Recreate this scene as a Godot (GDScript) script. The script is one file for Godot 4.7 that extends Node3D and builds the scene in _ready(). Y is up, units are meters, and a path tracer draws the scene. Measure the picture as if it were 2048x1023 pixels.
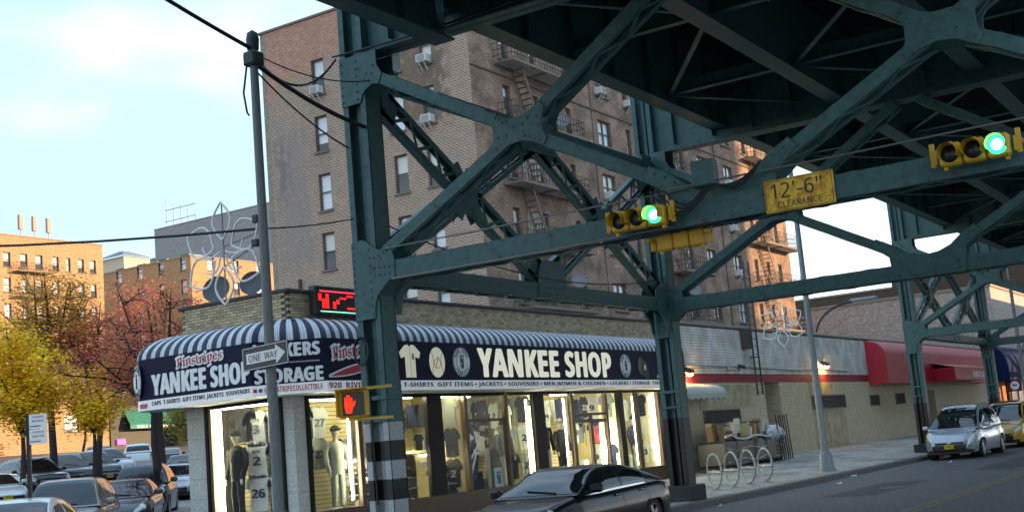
extends Node3D

# ---------------------------------------------------------------- mesh builder
class MB:
	var v := PackedVector3Array()
	var n := PackedVector3Array()
	var u := PackedVector2Array()
	var c := PackedColorArray()
	var col := Color(1, 1, 1)
	func _p(a: Vector3, nn: Vector3) -> void:
		v.push_back(a); n.push_back(nn); c.push_back(col)
		var ax := absf(nn.x); var ay := absf(nn.y); var az := absf(nn.z)
		if ay >= ax and ay >= az: u.push_back(Vector2(a.x, a.z))
		elif ax >= az: u.push_back(Vector2(a.z, -a.y))
		else: u.push_back(Vector2(a.x, -a.y))
	func t(a: Vector3, b: Vector3, d: Vector3) -> void:      # counter-clockwise seen from outside
		var nn := (b - a).cross(d - a)
		if nn.length_squared() < 1e-16: return
		nn = nn.normalized()
		_p(a, nn); _p(d, nn); _p(b, nn)
	func q(a: Vector3, b: Vector3, d: Vector3, e: Vector3) -> void:
		t(a, b, d); t(a, d, e)
	func box(o: Vector3, s: Vector3, bs := Basis()) -> void:  # centre, size
		var x := bs.x * s.x * 0.5; var y := bs.y * s.y * 0.5; var z := bs.z * s.z * 0.5
		q(o - x - y + z, o + x - y + z, o + x + y + z, o - x + y + z)
		q(o + x - y - z, o - x - y - z, o - x + y - z, o + x + y - z)
		q(o + x - y + z, o + x - y - z, o + x + y - z, o + x + y + z)
		q(o - x - y - z, o - x - y + z, o - x + y + z, o - x + y - z)
		q(o - x + y + z, o + x + y + z, o + x + y - z, o - x + y - z)
		q(o - x - y - z, o + x - y - z, o + x - y + z, o - x - y + z)
	func bb(x0: float, x1: float, y0: float, y1: float, z0: float, z1: float) -> void:
		box(Vector3((x0 + x1) / 2, (y0 + y1) / 2, (z0 + z1) / 2), Vector3(absf(x1 - x0), absf(y1 - y0), absf(z1 - z0)))
	func cbox(o: Vector3, s: Vector3, b: float, bs := Basis()) -> void:  # chamfered box
		var h := s * 0.5
		var pts := []
		for k in 3:
			var fr := []
			for sg in [-1.0, 1.0]:
				var f := []
				for w in [[-1, -1], [1, -1], [1, 1], [-1, 1]]:
					var p := Vector3()
					p[k] = sg * h[k]
					p[(k + 1) % 3] = w[0] * (h[(k + 1) % 3] - b)
					p[(k + 2) % 3] = w[1] * (h[(k + 2) % 3] - b)
					f.append(o + bs * p)
				if sg > 0: q(f[0], f[1], f[2], f[3])
				else: q(f[3], f[2], f[1], f[0])
				fr.append(f)
			pts.append(fr)
		for k in 3:
			var a := k; var e := (k + 1) % 3; var m := (k + 2) % 3
			for sa in [-1.0, 1.0]:
				for se in [-1.0, 1.0]:
					var r := []
					for sm in [-1.0, 1.0]:
						var p1 := Vector3(); p1[a] = sa * h[a]; p1[e] = se * (h[e] - b); p1[m] = sm * (h[m] - b)
						var p2 := Vector3(); p2[a] = sa * (h[a] - b); p2[e] = se * h[e]; p2[m] = sm * (h[m] - b)
						r.append([o + bs * p1, o + bs * p2])
					if sa * se > 0: q(r[0][0], r[0][1], r[1][1], r[1][0])
					else: q(r[1][0], r[1][1], r[0][1], r[0][0])
		for sx in [-1.0, 1.0]:
			for sy in [-1.0, 1.0]:
				for sz in [-1.0, 1.0]:
					var a := o + bs * Vector3(sx * h.x, sy * (h.y - b), sz * (h.z - b))
					var e := o + bs * Vector3(sx * (h.x - b), sy * h.y, sz * (h.z - b))
					var m := o + bs * Vector3(sx * (h.x - b), sy * (h.y - b), sz * h.z)
					if sx * sy * sz > 0: t(a, e, m)
					else: t(a, m, e)
	func bar(a: Vector3, b: Vector3, w: float, h: float, up := Vector3.UP) -> void:  # w sideways, h along up
		var f := b - a
		var l := f.length()
		if l < 1e-5: return
		f /= l
		var r := f.cross(up)
		if r.length() < 0.01: r = f.cross(Vector3.RIGHT)
		r = r.normalized()
		var uu := r.cross(f).normalized()
		box((a + b) / 2, Vector3(w, h, l), Basis(r, uu, -f))
	func grid(rows: Array, flip := false) -> void:            # smooth sheet of equal rows
		var R := rows.size(); var C: int = rows[0].size()
		var nn := []
		for i in R:
			var a := PackedVector3Array()
			for j in C:
				var du: Vector3 = rows[i][mini(j + 1, C - 1)] - rows[i][maxi(j - 1, 0)]
				var dv: Vector3 = rows[mini(i + 1, R - 1)][j] - rows[maxi(i - 1, 0)][j]
				if (rows[i][0] as Vector3).distance_to(rows[i][C - 1]) < 1e-4 and (j == 0 or j == C - 1):
					du = rows[i][1] - rows[i][C - 2]
				var k := du.cross(dv)
				k = k.normalized() if k.length_squared() > 1e-18 else Vector3.UP
				a.push_back(-k if flip else k)
			nn.append(a)
		for i in R - 1:
			for j in C - 1:
				var a := [[i, j], [i, j + 1], [i + 1, j + 1], [i, j], [i + 1, j + 1], [i + 1, j]]
				if not flip: a = [a[0], a[2], a[1], a[3], a[5], a[4]]
				for w in a:
					v.push_back(rows[w[0]][w[1]]); n.push_back(nn[w[0]][w[1]]); c.push_back(col)
					u.push_back(Vector2(float(w[1]) / (C - 1), float(w[0]) / (R - 1)))
	func tube(path: Array, rad, seg := 8, caps := true) -> void:  # rad: float or array
		var rows := []
		var N := path.size()
		var pu := Vector3.UP
		for i in N:
			var d: Vector3 = (path[mini(i + 1, N - 1)] - path[maxi(i - 1, 0)]).normalized()
			var x := d.cross(pu)
			if x.length() < 0.05: x = d.cross(Vector3.RIGHT)
			if x.length() < 0.05: x = d.cross(Vector3.FORWARD)
			x = x.normalized()
			var y := x.cross(d).normalized()
			pu = y
			var r: float = rad[i] if rad is Array else rad
			var row := PackedVector3Array()
			for k in seg + 1:
				var an := TAU * (k % seg) / seg
				row.push_back(path[i] + (x * cos(an) + y * sin(an)) * r)
			rows.append(row)
		grid(rows, true)
		if caps:
			for e in [0, N - 1]:
				for k in range(1, seg - 1):
					if e == 0: t(rows[0][0], rows[0][k], rows[0][k + 1])
					else: t(rows[e][0], rows[e][k + 1], rows[e][k])
	func lathe(o: Vector3, prof: Array, seg := 16, bs := Basis()) -> void:  # prof of Vector2(r, y)
		var rows := []
		for p in prof:
			var row := PackedVector3Array()
			for k in seg + 1:
				var an := TAU * (k % seg) / seg
				row.push_back(o + bs * Vector3(cos(an) * p.x, p.y, -sin(an) * p.x))
			rows.append(row)
		grid(rows)
	func prism(poly: PackedVector2Array, fr: Transform3D, d: float) -> void:  # polygon in fr.xy pushed along fr.z by d
		var pl := poly
		if Geometry2D.is_polygon_clockwise(pl):
			pl = poly.duplicate(); pl.reverse()
		var id := Geometry2D.triangulate_polygon(pl)
		for i in range(0, id.size(), 3):
			var a := pl[id[i]]; var b := pl[id[i + 1]]; var e := pl[id[i + 2]]
			if (b - a).cross(e - a) < 0: var w := b; b = e; e = w
			t(fr * Vector3(a.x, a.y, d), fr * Vector3(b.x, b.y, d), fr * Vector3(e.x, e.y, d))
			t(fr * Vector3(a.x, a.y, 0), fr * Vector3(e.x, e.y, 0), fr * Vector3(b.x, b.y, 0))
		for i in pl.size():
			var a := pl[i]; var b := pl[(i + 1) % pl.size()]
			q(fr * Vector3(a.x, a.y, 0), fr * Vector3(b.x, b.y, 0), fr * Vector3(b.x, b.y, d), fr * Vector3(a.x, a.y, d))
	func ball(o: Vector3, r: Vector3, seg := 10, rings := 7, bs := Basis()) -> void:
		var rows := []
		for i in rings + 1:
			var th := PI * (float(i) / rings - 0.5)
			var row := PackedVector3Array()
			for k in seg + 1:
				var an := TAU * (k % seg) / seg
				row.push_back(o + bs * Vector3(cos(an) * cos(th) * r.x, sin(th) * r.y, -sin(an) * cos(th) * r.z))
			rows.append(row)
		grid(rows)
	func rivet(o: Vector3, nn: Vector3, r := 0.022) -> void:
		var x := nn.cross(Vector3(0.13, 0.9, 0.31)).normalized()
		var y := nn.cross(x)
		for k in 6:
			var a := TAU * k / 6; var b := TAU * (k + 1) / 6
			var p := o + (x * cos(a) + y * sin(a)) * r; var s := o + (x * cos(b) + y * sin(b)) * r
			var p2 := o + (x * cos(a) + y * sin(a)) * r * 0.6 + nn * r * 0.55; var s2 := o + (x * cos(b) + y * sin(b)) * r * 0.6 + nn * r * 0.55
			q(p, s, s2, p2); t(p2, s2, o + nn * r * 0.7)
	func stud(o: Vector3, nn: Vector3, x: Vector3, r: float) -> void:   # a very small rivet head
		var y := nn.cross(x)
		var p := [o + x * r, o + y * r, o - x * r, o - y * r]
		var k := o + nn * r * 0.7
		for i in 4: t(p[i], p[(i + 1) % 4], k)
	func mesh(mat: Material) -> ArrayMesh:
		var am := ArrayMesh.new()
		var ar := []
		ar.resize(Mesh.ARRAY_MAX)
		ar[Mesh.ARRAY_VERTEX] = v; ar[Mesh.ARRAY_NORMAL] = n; ar[Mesh.ARRAY_TEX_UV] = u; ar[Mesh.ARRAY_COLOR] = c
		am.add_surface_from_arrays(Mesh.PRIMITIVE_TRIANGLES, ar)
		am.surface_set_material(0, mat)
		return am

var used := {}
var mats := {}
var texs := {}
var rng := RandomNumberGenerator.new()

func numbered(s: String) -> String:
	if not used.has(s):
		used[s] = 0
		return s
	used[s] += 1
	return "%s_%03d" % [s, used[s]]
func part(called: String, b: MB, m: Material, parent: Node3D) -> MeshInstance3D:
	return inst(called, b.mesh(m), parent)
func inst(called: String, me: Mesh, parent: Node3D, tr := Transform3D()) -> MeshInstance3D:
	var o := MeshInstance3D.new()
	o.mesh = me
	o.transform = tr
	if parent == self: o.name = numbered(called)
	else: o.name = called
	parent.add_child(o, true)
	return o
func tag(o: Node3D, label: String, cat: String, grp := "") -> Node3D:
	o.set_meta("label", label); o.set_meta("category", cat)
	if grp: o.set_meta("group", grp)
	return o
func thing(called: String, label: String, cat: String, at := Vector3.ZERO, turn := 0.0, grp := "") -> Node3D:
	var o := Node3D.new()
	o.name = numbered(called)
	add_child(o)
	o.position = at; o.rotation.y = turn
	return tag(o, label, cat, grp)
func struct(called: String, b: MB, m: Material) -> MeshInstance3D:
	var o := part(called, b, m, self)
	o.set_meta("kind", "structure")
	return o
func dup(root: Node3D, at: Vector3, turn: float, label := "") -> Node3D:
	var r: Node3D = root.duplicate()
	r.name = numbered(String(root.name).rstrip("0123456789").rstrip("_"))
	add_child(r)
	r.position = at; r.rotation.y = turn
	if label: r.set_meta("label", label)
	return r

# ---------------------------------------------------------------- materials (colours are linear reflectances)
func lin(r: float, g: float, b: float) -> Color:
	return Color(r, g, b).linear_to_srgb()
func noise_tex(key: String, freq: float, lo: Color, hi: Color, oct := 4, size := 512, sd := 1, nrm := 0.0, pos := 0.0) -> Texture2D:
	if texs.has(key): return texs[key]
	var f := FastNoiseLite.new()
	f.seed = sd; f.frequency = freq; f.fractal_octaves = oct; f.noise_type = FastNoiseLite.TYPE_SIMPLEX_SMOOTH
	var t := NoiseTexture2D.new()
	t.width = size; t.height = size; t.seamless = true; t.noise = f
	if nrm > 0.0:
		t.as_normal_map = true; t.bump_strength = nrm
	else:
		var g := Gradient.new()
		g.set_color(0, lo); g.set_color(1, hi)
		g.set_offset(0, 0.2 + pos); g.set_offset(1, 0.8 + pos)
		t.color_ramp = g
	texs[key] = t
	return t
func mat(key: String, c := Color(0.5, 0.5, 0.5), rough := 0.7, o := {}) -> StandardMaterial3D:
	if mats.has(key): return mats[key]
	var m := StandardMaterial3D.new()
	m.resource_name = key
	m.albedo_color = c; m.roughness = rough
	m.metallic = o.get("metal", 0.0)
	if o.has("vc"): m.vertex_color_use_as_albedo = true
	if o.has("tex"):
		m.albedo_texture = o.tex
		m.uv1_scale = o.get("scale", Vector3.ONE); m.uv1_offset = o.get("off", Vector3.ZERO)
	if o.has("tri"):
		m.uv1_triplanar = true; m.uv1_world_triplanar = true
	if o.has("bump"):
		m.heightmap_enabled = true; m.heightmap_texture = o.bump; m.heightmap_scale = o.get("bs", 0.5)
		if not o.has("tex"): m.uv1_scale = o.get("scale", Vector3.ONE)
	if o.has("alpha"):
		m.transparency = BaseMaterial3D.TRANSPARENCY_ALPHA; m.albedo_color.a = o.alpha
	if o.has("emit"):
		m.emission_enabled = true; m.emission = o.emit; m.emission_energy_multiplier = o.get("e", 1.0)
	if o.has("coat"):
		m.clearcoat_enabled = true; m.clearcoat = o.coat; m.clearcoat_roughness = 0.03
	if o.has("back"):
		m.backlight_enabled = true; m.backlight = o.back
	if o.has("spec"): m.metallic_specular = o.spec
	mats[key] = m
	return m
func grain(amount := 0.3) -> Texture2D:
	return noise_tex("grain%d" % int(amount * 100), 0.07, Color(1 - amount * 0.7, 1 - amount * 0.7, 1 - amount * 0.72), Color.WHITE, 6, 512, 7)

func brick_image(w: int, h: int, bw: float, bh: float, mort: Color, cols: Array, sd: int, jm := 2.0, vary := 1.0) -> Image:
	var im := Image.create(w, h, false, Image.FORMAT_RGBA8)
	im.fill(mort)
	var r := RandomNumberGenerator.new(); r.seed = sd
	var rows := int(round(h / bh))
	for i in rows:
		var off := 0.5 * bw if i % 2 else 0.0
		var k := -1
		while k * bw + off < w:
			var cc: Color = cols[r.randi() % cols.size()]
			var f := 1.0 + r.randf_range(-0.22, 0.12) * vary
			var q := Color(cc.r * f, cc.g * f, cc.b * f)
			var x0 := int(round(k * bw + off)); var x1 := int(round((k + 1) * bw + off - jm))
			var y0 := int(round(i * bh)); var y1 := int(round((i + 1) * bh - jm * 0.8))
			im.fill_rect(Rect2i(x0, y0, x1 - x0, maxi(1, y1 - y0)), q)
			k += 1
	return im

# ---------------------------------------------------------------- lettering
var fonts := {}
func font(kind: String) -> Font:
	if fonts.has(kind): return fonts[kind]
	var sf := SystemFont.new()
	var fv := FontVariation.new()
	sf.font_names = PackedStringArray(["Droid Serif" if kind.begins_with("serif") else ("Droid Sans Mono" if kind == "mono" else "Droid Sans")])
	if kind != "plain" and kind != "mono": sf.font_weight = 700
	fv.base_font = sf
	if kind == "serif_slant" or kind == "serif_fat":
		fv.variation_transform = Transform2D(Vector2(1, 0.0), Vector2(0.28, 1), Vector2.ZERO)
	fonts[kind] = fv
	return fv
func text(called: String, s: String, fr: Transform3D, w: float, h: float, d: float, m: Material, parent: Node3D, kind := "bold") -> MeshInstance3D:
	# fr: centre of the text, x to the right, y up, z out of the wall; scaled to w x h
	var t := TextMesh.new()
	t.text = s; t.font = font(kind); t.font_size = 48; t.pixel_size = 0.01; t.depth = 0.01; t.curve_step = 3.0
	t.material = m
	var bb := t.get_aabb()
	var o := MeshInstance3D.new()
	o.mesh = t; o.name = called
	var sx := w / maxf(bb.size.x, 0.01) if w > 0 else h / maxf(bb.size.y, 0.01)
	var sy := h / maxf(bb.size.y, 0.01)
	var b := Basis(fr.basis.x * sx, fr.basis.y * sy, fr.basis.z * (d / 0.01))
	o.transform = Transform3D(b, fr.origin - b * Vector3(bb.get_center().x, bb.get_center().y, -0.005))
	parent.add_child(o, true)
	if kind == "heavy":   # heavier strokes: the same letters set again close beside themselves
		for k in 4:
			var p: MeshInstance3D = o.duplicate()
			p.position += (fr.basis.x * [1, -1, 0, 0][k] * 1.5 + fr.basis.y * [0, 0, 1, -1][k] * 0.7) * h * 0.032 + fr.basis.z * 0.0003 * (k + 1)
			p.name = called
			parent.add_child(p, true)
	if kind == "serif_fat":   # a broad outline: the same letters set again around themselves
		for k in 8:
			var p: MeshInstance3D = o.duplicate()
			p.position += (fr.basis.x * cos(TAU * k / 8) + fr.basis.y * sin(TAU * k / 8)) * h * 0.075 + fr.basis.z * 0.0004 * k
			p.name = called
			parent.add_child(p, true)
	return o
const FX := Basis(Vector3(0, 0, -1), Vector3(0, 1, 0), Vector3(1, 0, 0))   # a wall that faces +x
const FZ := Basis(Vector3(1, 0, 0), Vector3(0, 1, 0), Vector3(0, 0, 1))    # a wall that faces +z

func gh(x: float) -> float:          # the land climbs away from the avenue
	return clampf(0.055 * (-21.0 - x), 0.0, 6.0)
func walk_h(x: float, z: float) -> float:
	var t := clampf((-11.85 - x) / 6.55, 0.0, 1.0)
	return 0.15 + t * (0.05 + 0.28 * smoothstep(-34.0, -48.0, z))

func _ready() -> void:
	rng.seed = 20
	setup_camera_and_light()
	ground()
	elevated()
	apartment()
	shop()
	long_wall()
	far_right()
	left_side()
	street_things()
	vehicles()
	shop_goods()

func setup_camera_and_light() -> void:
	var cam := Camera3D.new()
	cam.name = "camera"
	cam.fov = 23.24
	cam.near = 0.1; cam.far = 1500
	add_child(cam)
	var b := Basis(Vector3.UP, deg_to_rad(31.878)) * Basis(Vector3.RIGHT, deg_to_rad(8.729)) * Basis(Vector3.BACK, deg_to_rad(-4.983))
	cam.transform = Transform3D(b, Vector3(0, 1.7, 0))
	var sun := DirectionalLight3D.new()
	sun.name = "sun"
	var e := deg_to_rad(10.0); var az := deg_to_rad(31.0)
	var to_sun := Vector3(cos(e) * cos(az), sin(e), -cos(e) * sin(az))
	sun.transform = Transform3D(Basis.looking_at(-to_sun), Vector3.ZERO)
	sun.light_energy = 1.5
	sun.light_color = Color(1.0, 0.82, 0.62)
	sun.light_angular_distance = 0.6
	sun.shadow_enabled = true
	add_child(sun)
	var we := WorldEnvironment.new()
	we.name = "environment"
	var en := Environment.new()
	en.background_mode = Environment.BG_SKY
	var sky := Sky.new()
	var pm := PanoramaSkyMaterial.new()
	pm.panorama = sky_picture()
	pm.energy_multiplier = 1.0
	sky.sky_material = pm
	en.sky = sky
	en.tonemap_mode = Environment.TONE_MAPPER_LINEAR
	en.tonemap_exposure = 2.1
	en.sdfgi_enabled = true; en.ssao_enabled = true; en.ssil_enabled = true
	we.environment = en
	add_child(we)

func sky_picture() -> ImageTexture:
	var W := 768; var H := 384
	var f := FastNoiseLite.new()
	f.seed = 11; f.frequency = 1.0; f.fractal_octaves = 5; f.noise_type = FastNoiseLite.TYPE_SIMPLEX_SMOOTH
	var im := Image.create(W, H, false, Image.FORMAT_RGBAF)
	for y in H:
		var el := PI * (0.5 - (y + 0.5) / H)
		for x in W:
			var an := TAU * (x + 0.5) / W
			var d := Vector3(cos(el) * sin(an), sin(el), cos(el) * cos(an))
			var c := Color(0.355, 0.52, 0.655).lerp(Color(0.28, 0.46, 0.66), smoothstep(0.15, 0.8, d.y))
			c = c.lerp(Color(1.15, 1.14, 1.12), 1.0 - smoothstep(0.02, 0.2, d.y))
			var k := f.get_noise_3d(d.x * 2.6, d.y * 8.0, d.z * 2.6) * 0.5 + 0.5
			k = smoothstep(0.48, 0.86, k)
			c = c.lerp(Color(1.25, 1.25, 1.24), 0.4 * k)
			if d.y < 0: c = Color(0.25, 0.25, 0.25)
			im.set_pixel(x, y, c)
	return ImageTexture.create_from_image(im)

# ---------------------------------------------------------------- ground
func ground() -> void:
	var asphalt := mat("asphalt", lin(0.115, 0.12, 0.131), 0.72, {"tex": noise_tex("asph", 0.035, Color(0.62, 0.62, 0.62), Color.WHITE, 6, 1024, 3), "scale": Vector3(0.22, 0.22, 1), "bump": noise_tex("asphb", 0.25, Color.BLACK, Color.WHITE, 3, 512, 5), "bs": 0.5})
	var conc := mat("concrete", lin(0.30, 0.29, 0.27), 0.9, {"tex": noise_tex("conc", 0.006, Color(0.78, 0.775, 0.76), Color.WHITE, 5, 1024, 4), "scale": Vector3(0.3, 0.3, 1)})
	var b := MB.new()
	var xs := [400.0, -11.0, -21.0, -130.0, -500.0]
	for i in 4:
		var y0: float = gh(xs[i]) - 0.03; var y1: float = gh(xs[i + 1]) - 0.03
		b.q(Vector3(xs[i + 1], y1, 150), Vector3(xs[i], y0, 150), Vector3(xs[i], y0, -700), Vector3(xs[i + 1], y1, -700))
	struct("ground", b, mat("lot_asphalt", lin(0.11, 0.11, 0.112), 0.85, {"tex": texs["asph"], "scale": Vector3(0.15, 0.15, 1)}))
	b = MB.new()
	b.q(Vector3(-11.85, 0, 40), Vector3(-0.7, 0, 40), Vector3(-0.7, 0, -300), Vector3(-11.85, 0, -300))
	var rd := struct("road", b, asphalt)
	for k in 2:
		b = MB.new()
		var x := -6.36 + k * 0.2
		b.q(Vector3(x - 0.055, 0.004, 20), Vector3(x + 0.055, 0.004, 20), Vector3(x + 0.055, 0.004, -200), Vector3(x - 0.055, 0.004, -200))
		part("yellow_line", b, mat("yellow_paint", lin(0.42, 0.30, 0.07), 0.7, {"tex": noise_tex("worn", 0.05, Color(0.35, 0.38, 0.5), Color.WHITE, 5, 512, 9), "scale": Vector3(0.7, 0.7, 1)}), rd)
	for k in 3:   # patched trench repairs
		b = MB.new()
		var z: float = [-27.5, -36.0, -44.0][k]
		var x: float = [-9.6, -8.2, -10.2][k]
		b.q(Vector3(x, 0.004, z), Vector3(x + 1.3, 0.004, z), Vector3(x + 1.2, 0.004, z - [5.0, 7.0, 4.0][k]), Vector3(x + 0.05, 0.004, z - [5.0, 7.0, 4.0][k]))
		part("repair_patch", b, mat("patch", lin(0.05, 0.052, 0.055), 0.8, {"tex": texs["asph"], "scale": Vector3(0.5, 0.5, 1)}), rd)
	for k in 2:   # manhole covers
		b = MB.new()
		b.tube([Vector3([-8.6, -9.4][k], -0.02, [-30.0, -39.5][k]), Vector3([-8.6, -9.4][k], 0.008, [-30.0, -39.5][k])], 0.36, 24)
		part("manhole_cover", b, mat("cast_iron", lin(0.05, 0.048, 0.046), 0.6, {"tex": grain(0.4), "scale": Vector3(4, 4, 1)}), rd)
	var cr := RandomNumberGenerator.new(); cr.seed = 14
	for k in 9:   # tarred cracks
		b = MB.new()
		var p := Vector3(cr.randf_range(-11.2, -3.0), 0.005, cr.randf_range(-22, -52))
		var an := cr.randf_range(0, TAU)
		for i in 14:
			an += cr.randf_range(-0.5, 0.5)
			var q := p + Vector3(cos(an), 0, sin(an)) * 0.45
			var s := Vector3(-sin(an), 0, cos(an)) * 0.022
			b.q(p - s, q - s, q + s, p + s)
			p = q
		part("sealed_crack", b, mat("tar_seal", lin(0.02, 0.02, 0.021), 0.45), rd)
	# near pavement across the avenue, under the camera
	b = MB.new()
	b.bb(-0.7, 6.0, -0.02, 0.15, -200, 40)
	struct("pavement_across", b, conc)
	# kerb, steel-faced, in lengths
	b = MB.new()
	b.bb(-12.1, -11.95, -0.3, 0.1, -200, -10)
	var kb := struct("kerb", b, mat("kerb_stone", lin(0.16, 0.155, 0.15), 0.8, {"tex": grain(0.4), "scale": Vector3(0.6, 0.6, 1)}))
	for k in 50:
		var p := MB.new()
		var z0 := -10.0 - k * 2.6
		p.cbox(Vector3(-11.99, 0.0, z0 - 1.3), Vector3(0.28, 0.304, 2.59), 0.02)
		part("kerb_stone", p, mats["kerb_stone"], kb)
	# pavement flags, one by one
	b = MB.new()
	for k in 46:
		var z0 := -9.0 - k * 3.0; var z1 := z0 - 3.0
		b.q(Vector3(-19.2, walk_h(-19.2, z0) - 0.03, z0), Vector3(-12.12, 0.12, z0), Vector3(-12.12, 0.12, z1), Vector3(-19.2, walk_h(-19.2, z1) - 0.03, z1))
	var pv := struct("pavement", b, mat("joint", lin(0.09, 0.088, 0.082), 0.95))
	var r := RandomNumberGenerator.new(); r.seed = 5
	var cm := []
	for k in 4:
		var f: float = [0.85, 1.0, 1.12, 0.7][k]
		cm.append(mat("flag%d" % k, lin(0.42 * f, 0.40 * f, 0.365 * f), 0.9, {"tex": texs["conc"], "scale": Vector3(0.3, 0.3, 1), "off": Vector3(k * 0.27, k * 0.41, 0)}))
	for i in 4:
		for k in 56:
			var x1 := -12.14 - i * 1.6; var x0 := x1 - 1.585
			var z0 := -11.0 - k * 1.6; var z1 := z0 - 1.588
			var p := MB.new()
			var j := r.randf_range(-0.004, 0.004)
			var a := [Vector3(x0, walk_h(x0, z0) + j, z0), Vector3(x1, walk_h(x1, z0) + j, z0), Vector3(x1, walk_h(x1, z1) + j, z1), Vector3(x0, walk_h(x0, z1) + j, z1)]
			p.q(a[0], a[1], a[2], a[3])
			var dn := Vector3(0, -0.05, 0)
			for s in 4: p.q(a[s] + dn, a[(s + 1) % 4] + dn, a[(s + 1) % 4], a[s])
			part("flagstone", p, cm[r.randi() % 4 if r.randf() < 0.75 else 1], pv)
	# side street pavement past the shop
	b = MB.new()
	var o := Vector3(-21.7, 0, -20.6); var dr := Vector3(-0.68, 0, -0.733); var sd := Vector3(-0.733, 0, 0.68)
	for k in 30:
		var a := o + dr * (k * 1.6); var e := o + dr * (k * 1.6 + 1.585)
		for w in 2:
			var s0 := sd * (w * 1.6 - 0.4); var s1 := sd * (w * 1.6 + 1.18)
			var pts := [a + s0, e + s0, e + s1, a + s1]
			for n in 4: pts[n].y = gh(pts[n].x) + 0.12
			b.q(pts[0], pts[1], pts[2], pts[3])
			for s in 4: b.q(pts[(s + 1) % 4], pts[s], pts[s] - Vector3(0, 0.15, 0), pts[(s + 1) % 4] - Vector3(0, 0.15, 0))
	struct("side_pavement", b, cm[0])
	# scraps of litter by the kerb
	for k in 6:
		var p := MB.new()
		var x: float = [-11.55, -10.9, -11.7, -10.2, -15.6, -14.8][k]
		var z: float = [-26.5, -33.0, -36.8, -42.3, -39.4, -43.5][k]
		var s := 0.05 + 0.03 * (k % 3)
		var y := 0.008 if k < 4 else walk_h(x, z) + 0.008
		p.q(Vector3(x - s, y, z + s * 0.5), Vector3(x + s, y + 0.01, z + s * 0.7), Vector3(x + s * 0.8, y + 0.05, z - s * 0.4), Vector3(x - s * 0.9, y + 0.02, z - s * 0.6))
		tag(part("paper_scrap", p, mat("paper", lin(0.65, 0.64, 0.6), 0.9), self), "crumpled white paper scrap lying by the kerb" if k < 4 else "white paper scrap lying on the pavement by the wall", "litter", "paper scraps")

# ---------------------------------------------------------------- elevated railway
var steel: StandardMaterial3D
func laced(b: MB, a: Vector3, e: Vector3, h: float, d: float, nrm: Vector3, step := 0.45) -> void:
	# two channels set d apart along nrm, joined by zigzag lacing over and under
	var f := (e - a).normalized(); var l := a.distance_to(e)
	var s := nrm.cross(f).normalized()
	if s.y < 0: s = -s
	for sg in [-1.0, 1.0]:
		var off: Vector3 = nrm * sg * d * 0.5
		b.bar(a + off, e + off, 0.022, h, s)
		for w in [-1.0, 1.0]:
			var o2: Vector3 = off - nrm * sg * 0.05 + s * w * (h * 0.5 - 0.012)
			b.bar(a + o2, e + o2, 0.08, 0.026, s)
	for i in int(l / 0.24):
		for w in [-1.0, 1.0]: b.stud(a + f * (0.12 + i * 0.24) + s * w * (h * 0.5 - 0.03) + nrm * (d * 0.5 + 0.01), nrm, f, 0.017)
	var k := 0
	var n := int(l / step)
	for i in n:
		var p := a + f * (l * i / n); var q := a + f * (l * (i + 1) / n)
		for w in [-1.0, 1.0]:
			var up: Vector3 = s * w * (h * 0.5 + 0.008)
			var z0 := nrm * (d * 0.42) * (1 if k % 2 else -1)
			b.bar(p + up + z0, q + up - z0, 0.06, 0.012, s)
		k += 1
func lattice(b: MB, a: Vector3, e: Vector3, w: float, d: float, nrm: Vector3) -> void:
	# two edge angles with lacing seen face on, on both faces
	var f := (e - a).normalized(); var l := a.distance_to(e)
	var s := nrm.cross(f).normalized()
	for sg in [-1.0, 1.0]:
		var off: Vector3 = s * sg * (w * 0.5 - 0.045)
		b.bar(a + off + nrm * d * 0.5, e + off + nrm * d * 0.5, 0.09, 0.02, nrm)
		b.bar(a + off - nrm * d * 0.5, e + off - nrm * d * 0.5, 0.09, 0.02, nrm)
		b.bar(a + s * sg * w * 0.5, e + s * sg * w * 0.5, 0.016, d, nrm)
	for end in [0.0, 1.0]:
		var p: Vector3 = a + f * (0.3 if end == 0.0 else l - 0.3)
		b.box(p + nrm * d * 0.5, Vector3(w, 0.5, 0.02), Basis(s, f, nrm))
	var n := int((l - 1.0) / 0.36)
	for i in n:
		var p := a + f * (0.5 + (l - 1.0) * i / n); var q := a + f * (0.5 + (l - 1.0) * (i + 1) / n)
		var g := s * (w * 0.4) * (1 if i % 2 else -1)
		b.bar(p + g + nrm * d * 0.5, q - g + nrm * d * 0.5, 0.06, 0.014, nrm)
func plate(parent: Node3D, poly: Array, fr: Transform3D, rv: Array, both := 0.0, called := "gusset_plate") -> void:
	var b := MB.new()
	var pl := PackedVector2Array(poly)
	b.prism(pl, fr, 0.025)
	var g := part(called, b, steel, parent)
	if both > 0.0:
		b = MB.new()
		b.prism(pl, fr.translated_local(Vector3(0, 0, -both)), 0.025)
		part(called, b, steel, parent)
	var r := MB.new()
	for p in rv:
		r.rivet(fr * Vector3(p[0], p[1], 0.024), fr.basis.z, 0.025)
		if both > 0.0: r.rivet(fr * Vector3(p[0], p[1], -both), -fr.basis.z, 0.025)
	if rv.size(): part("rivets", r, steel, g).set_meta("kind", "stuff")
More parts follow.
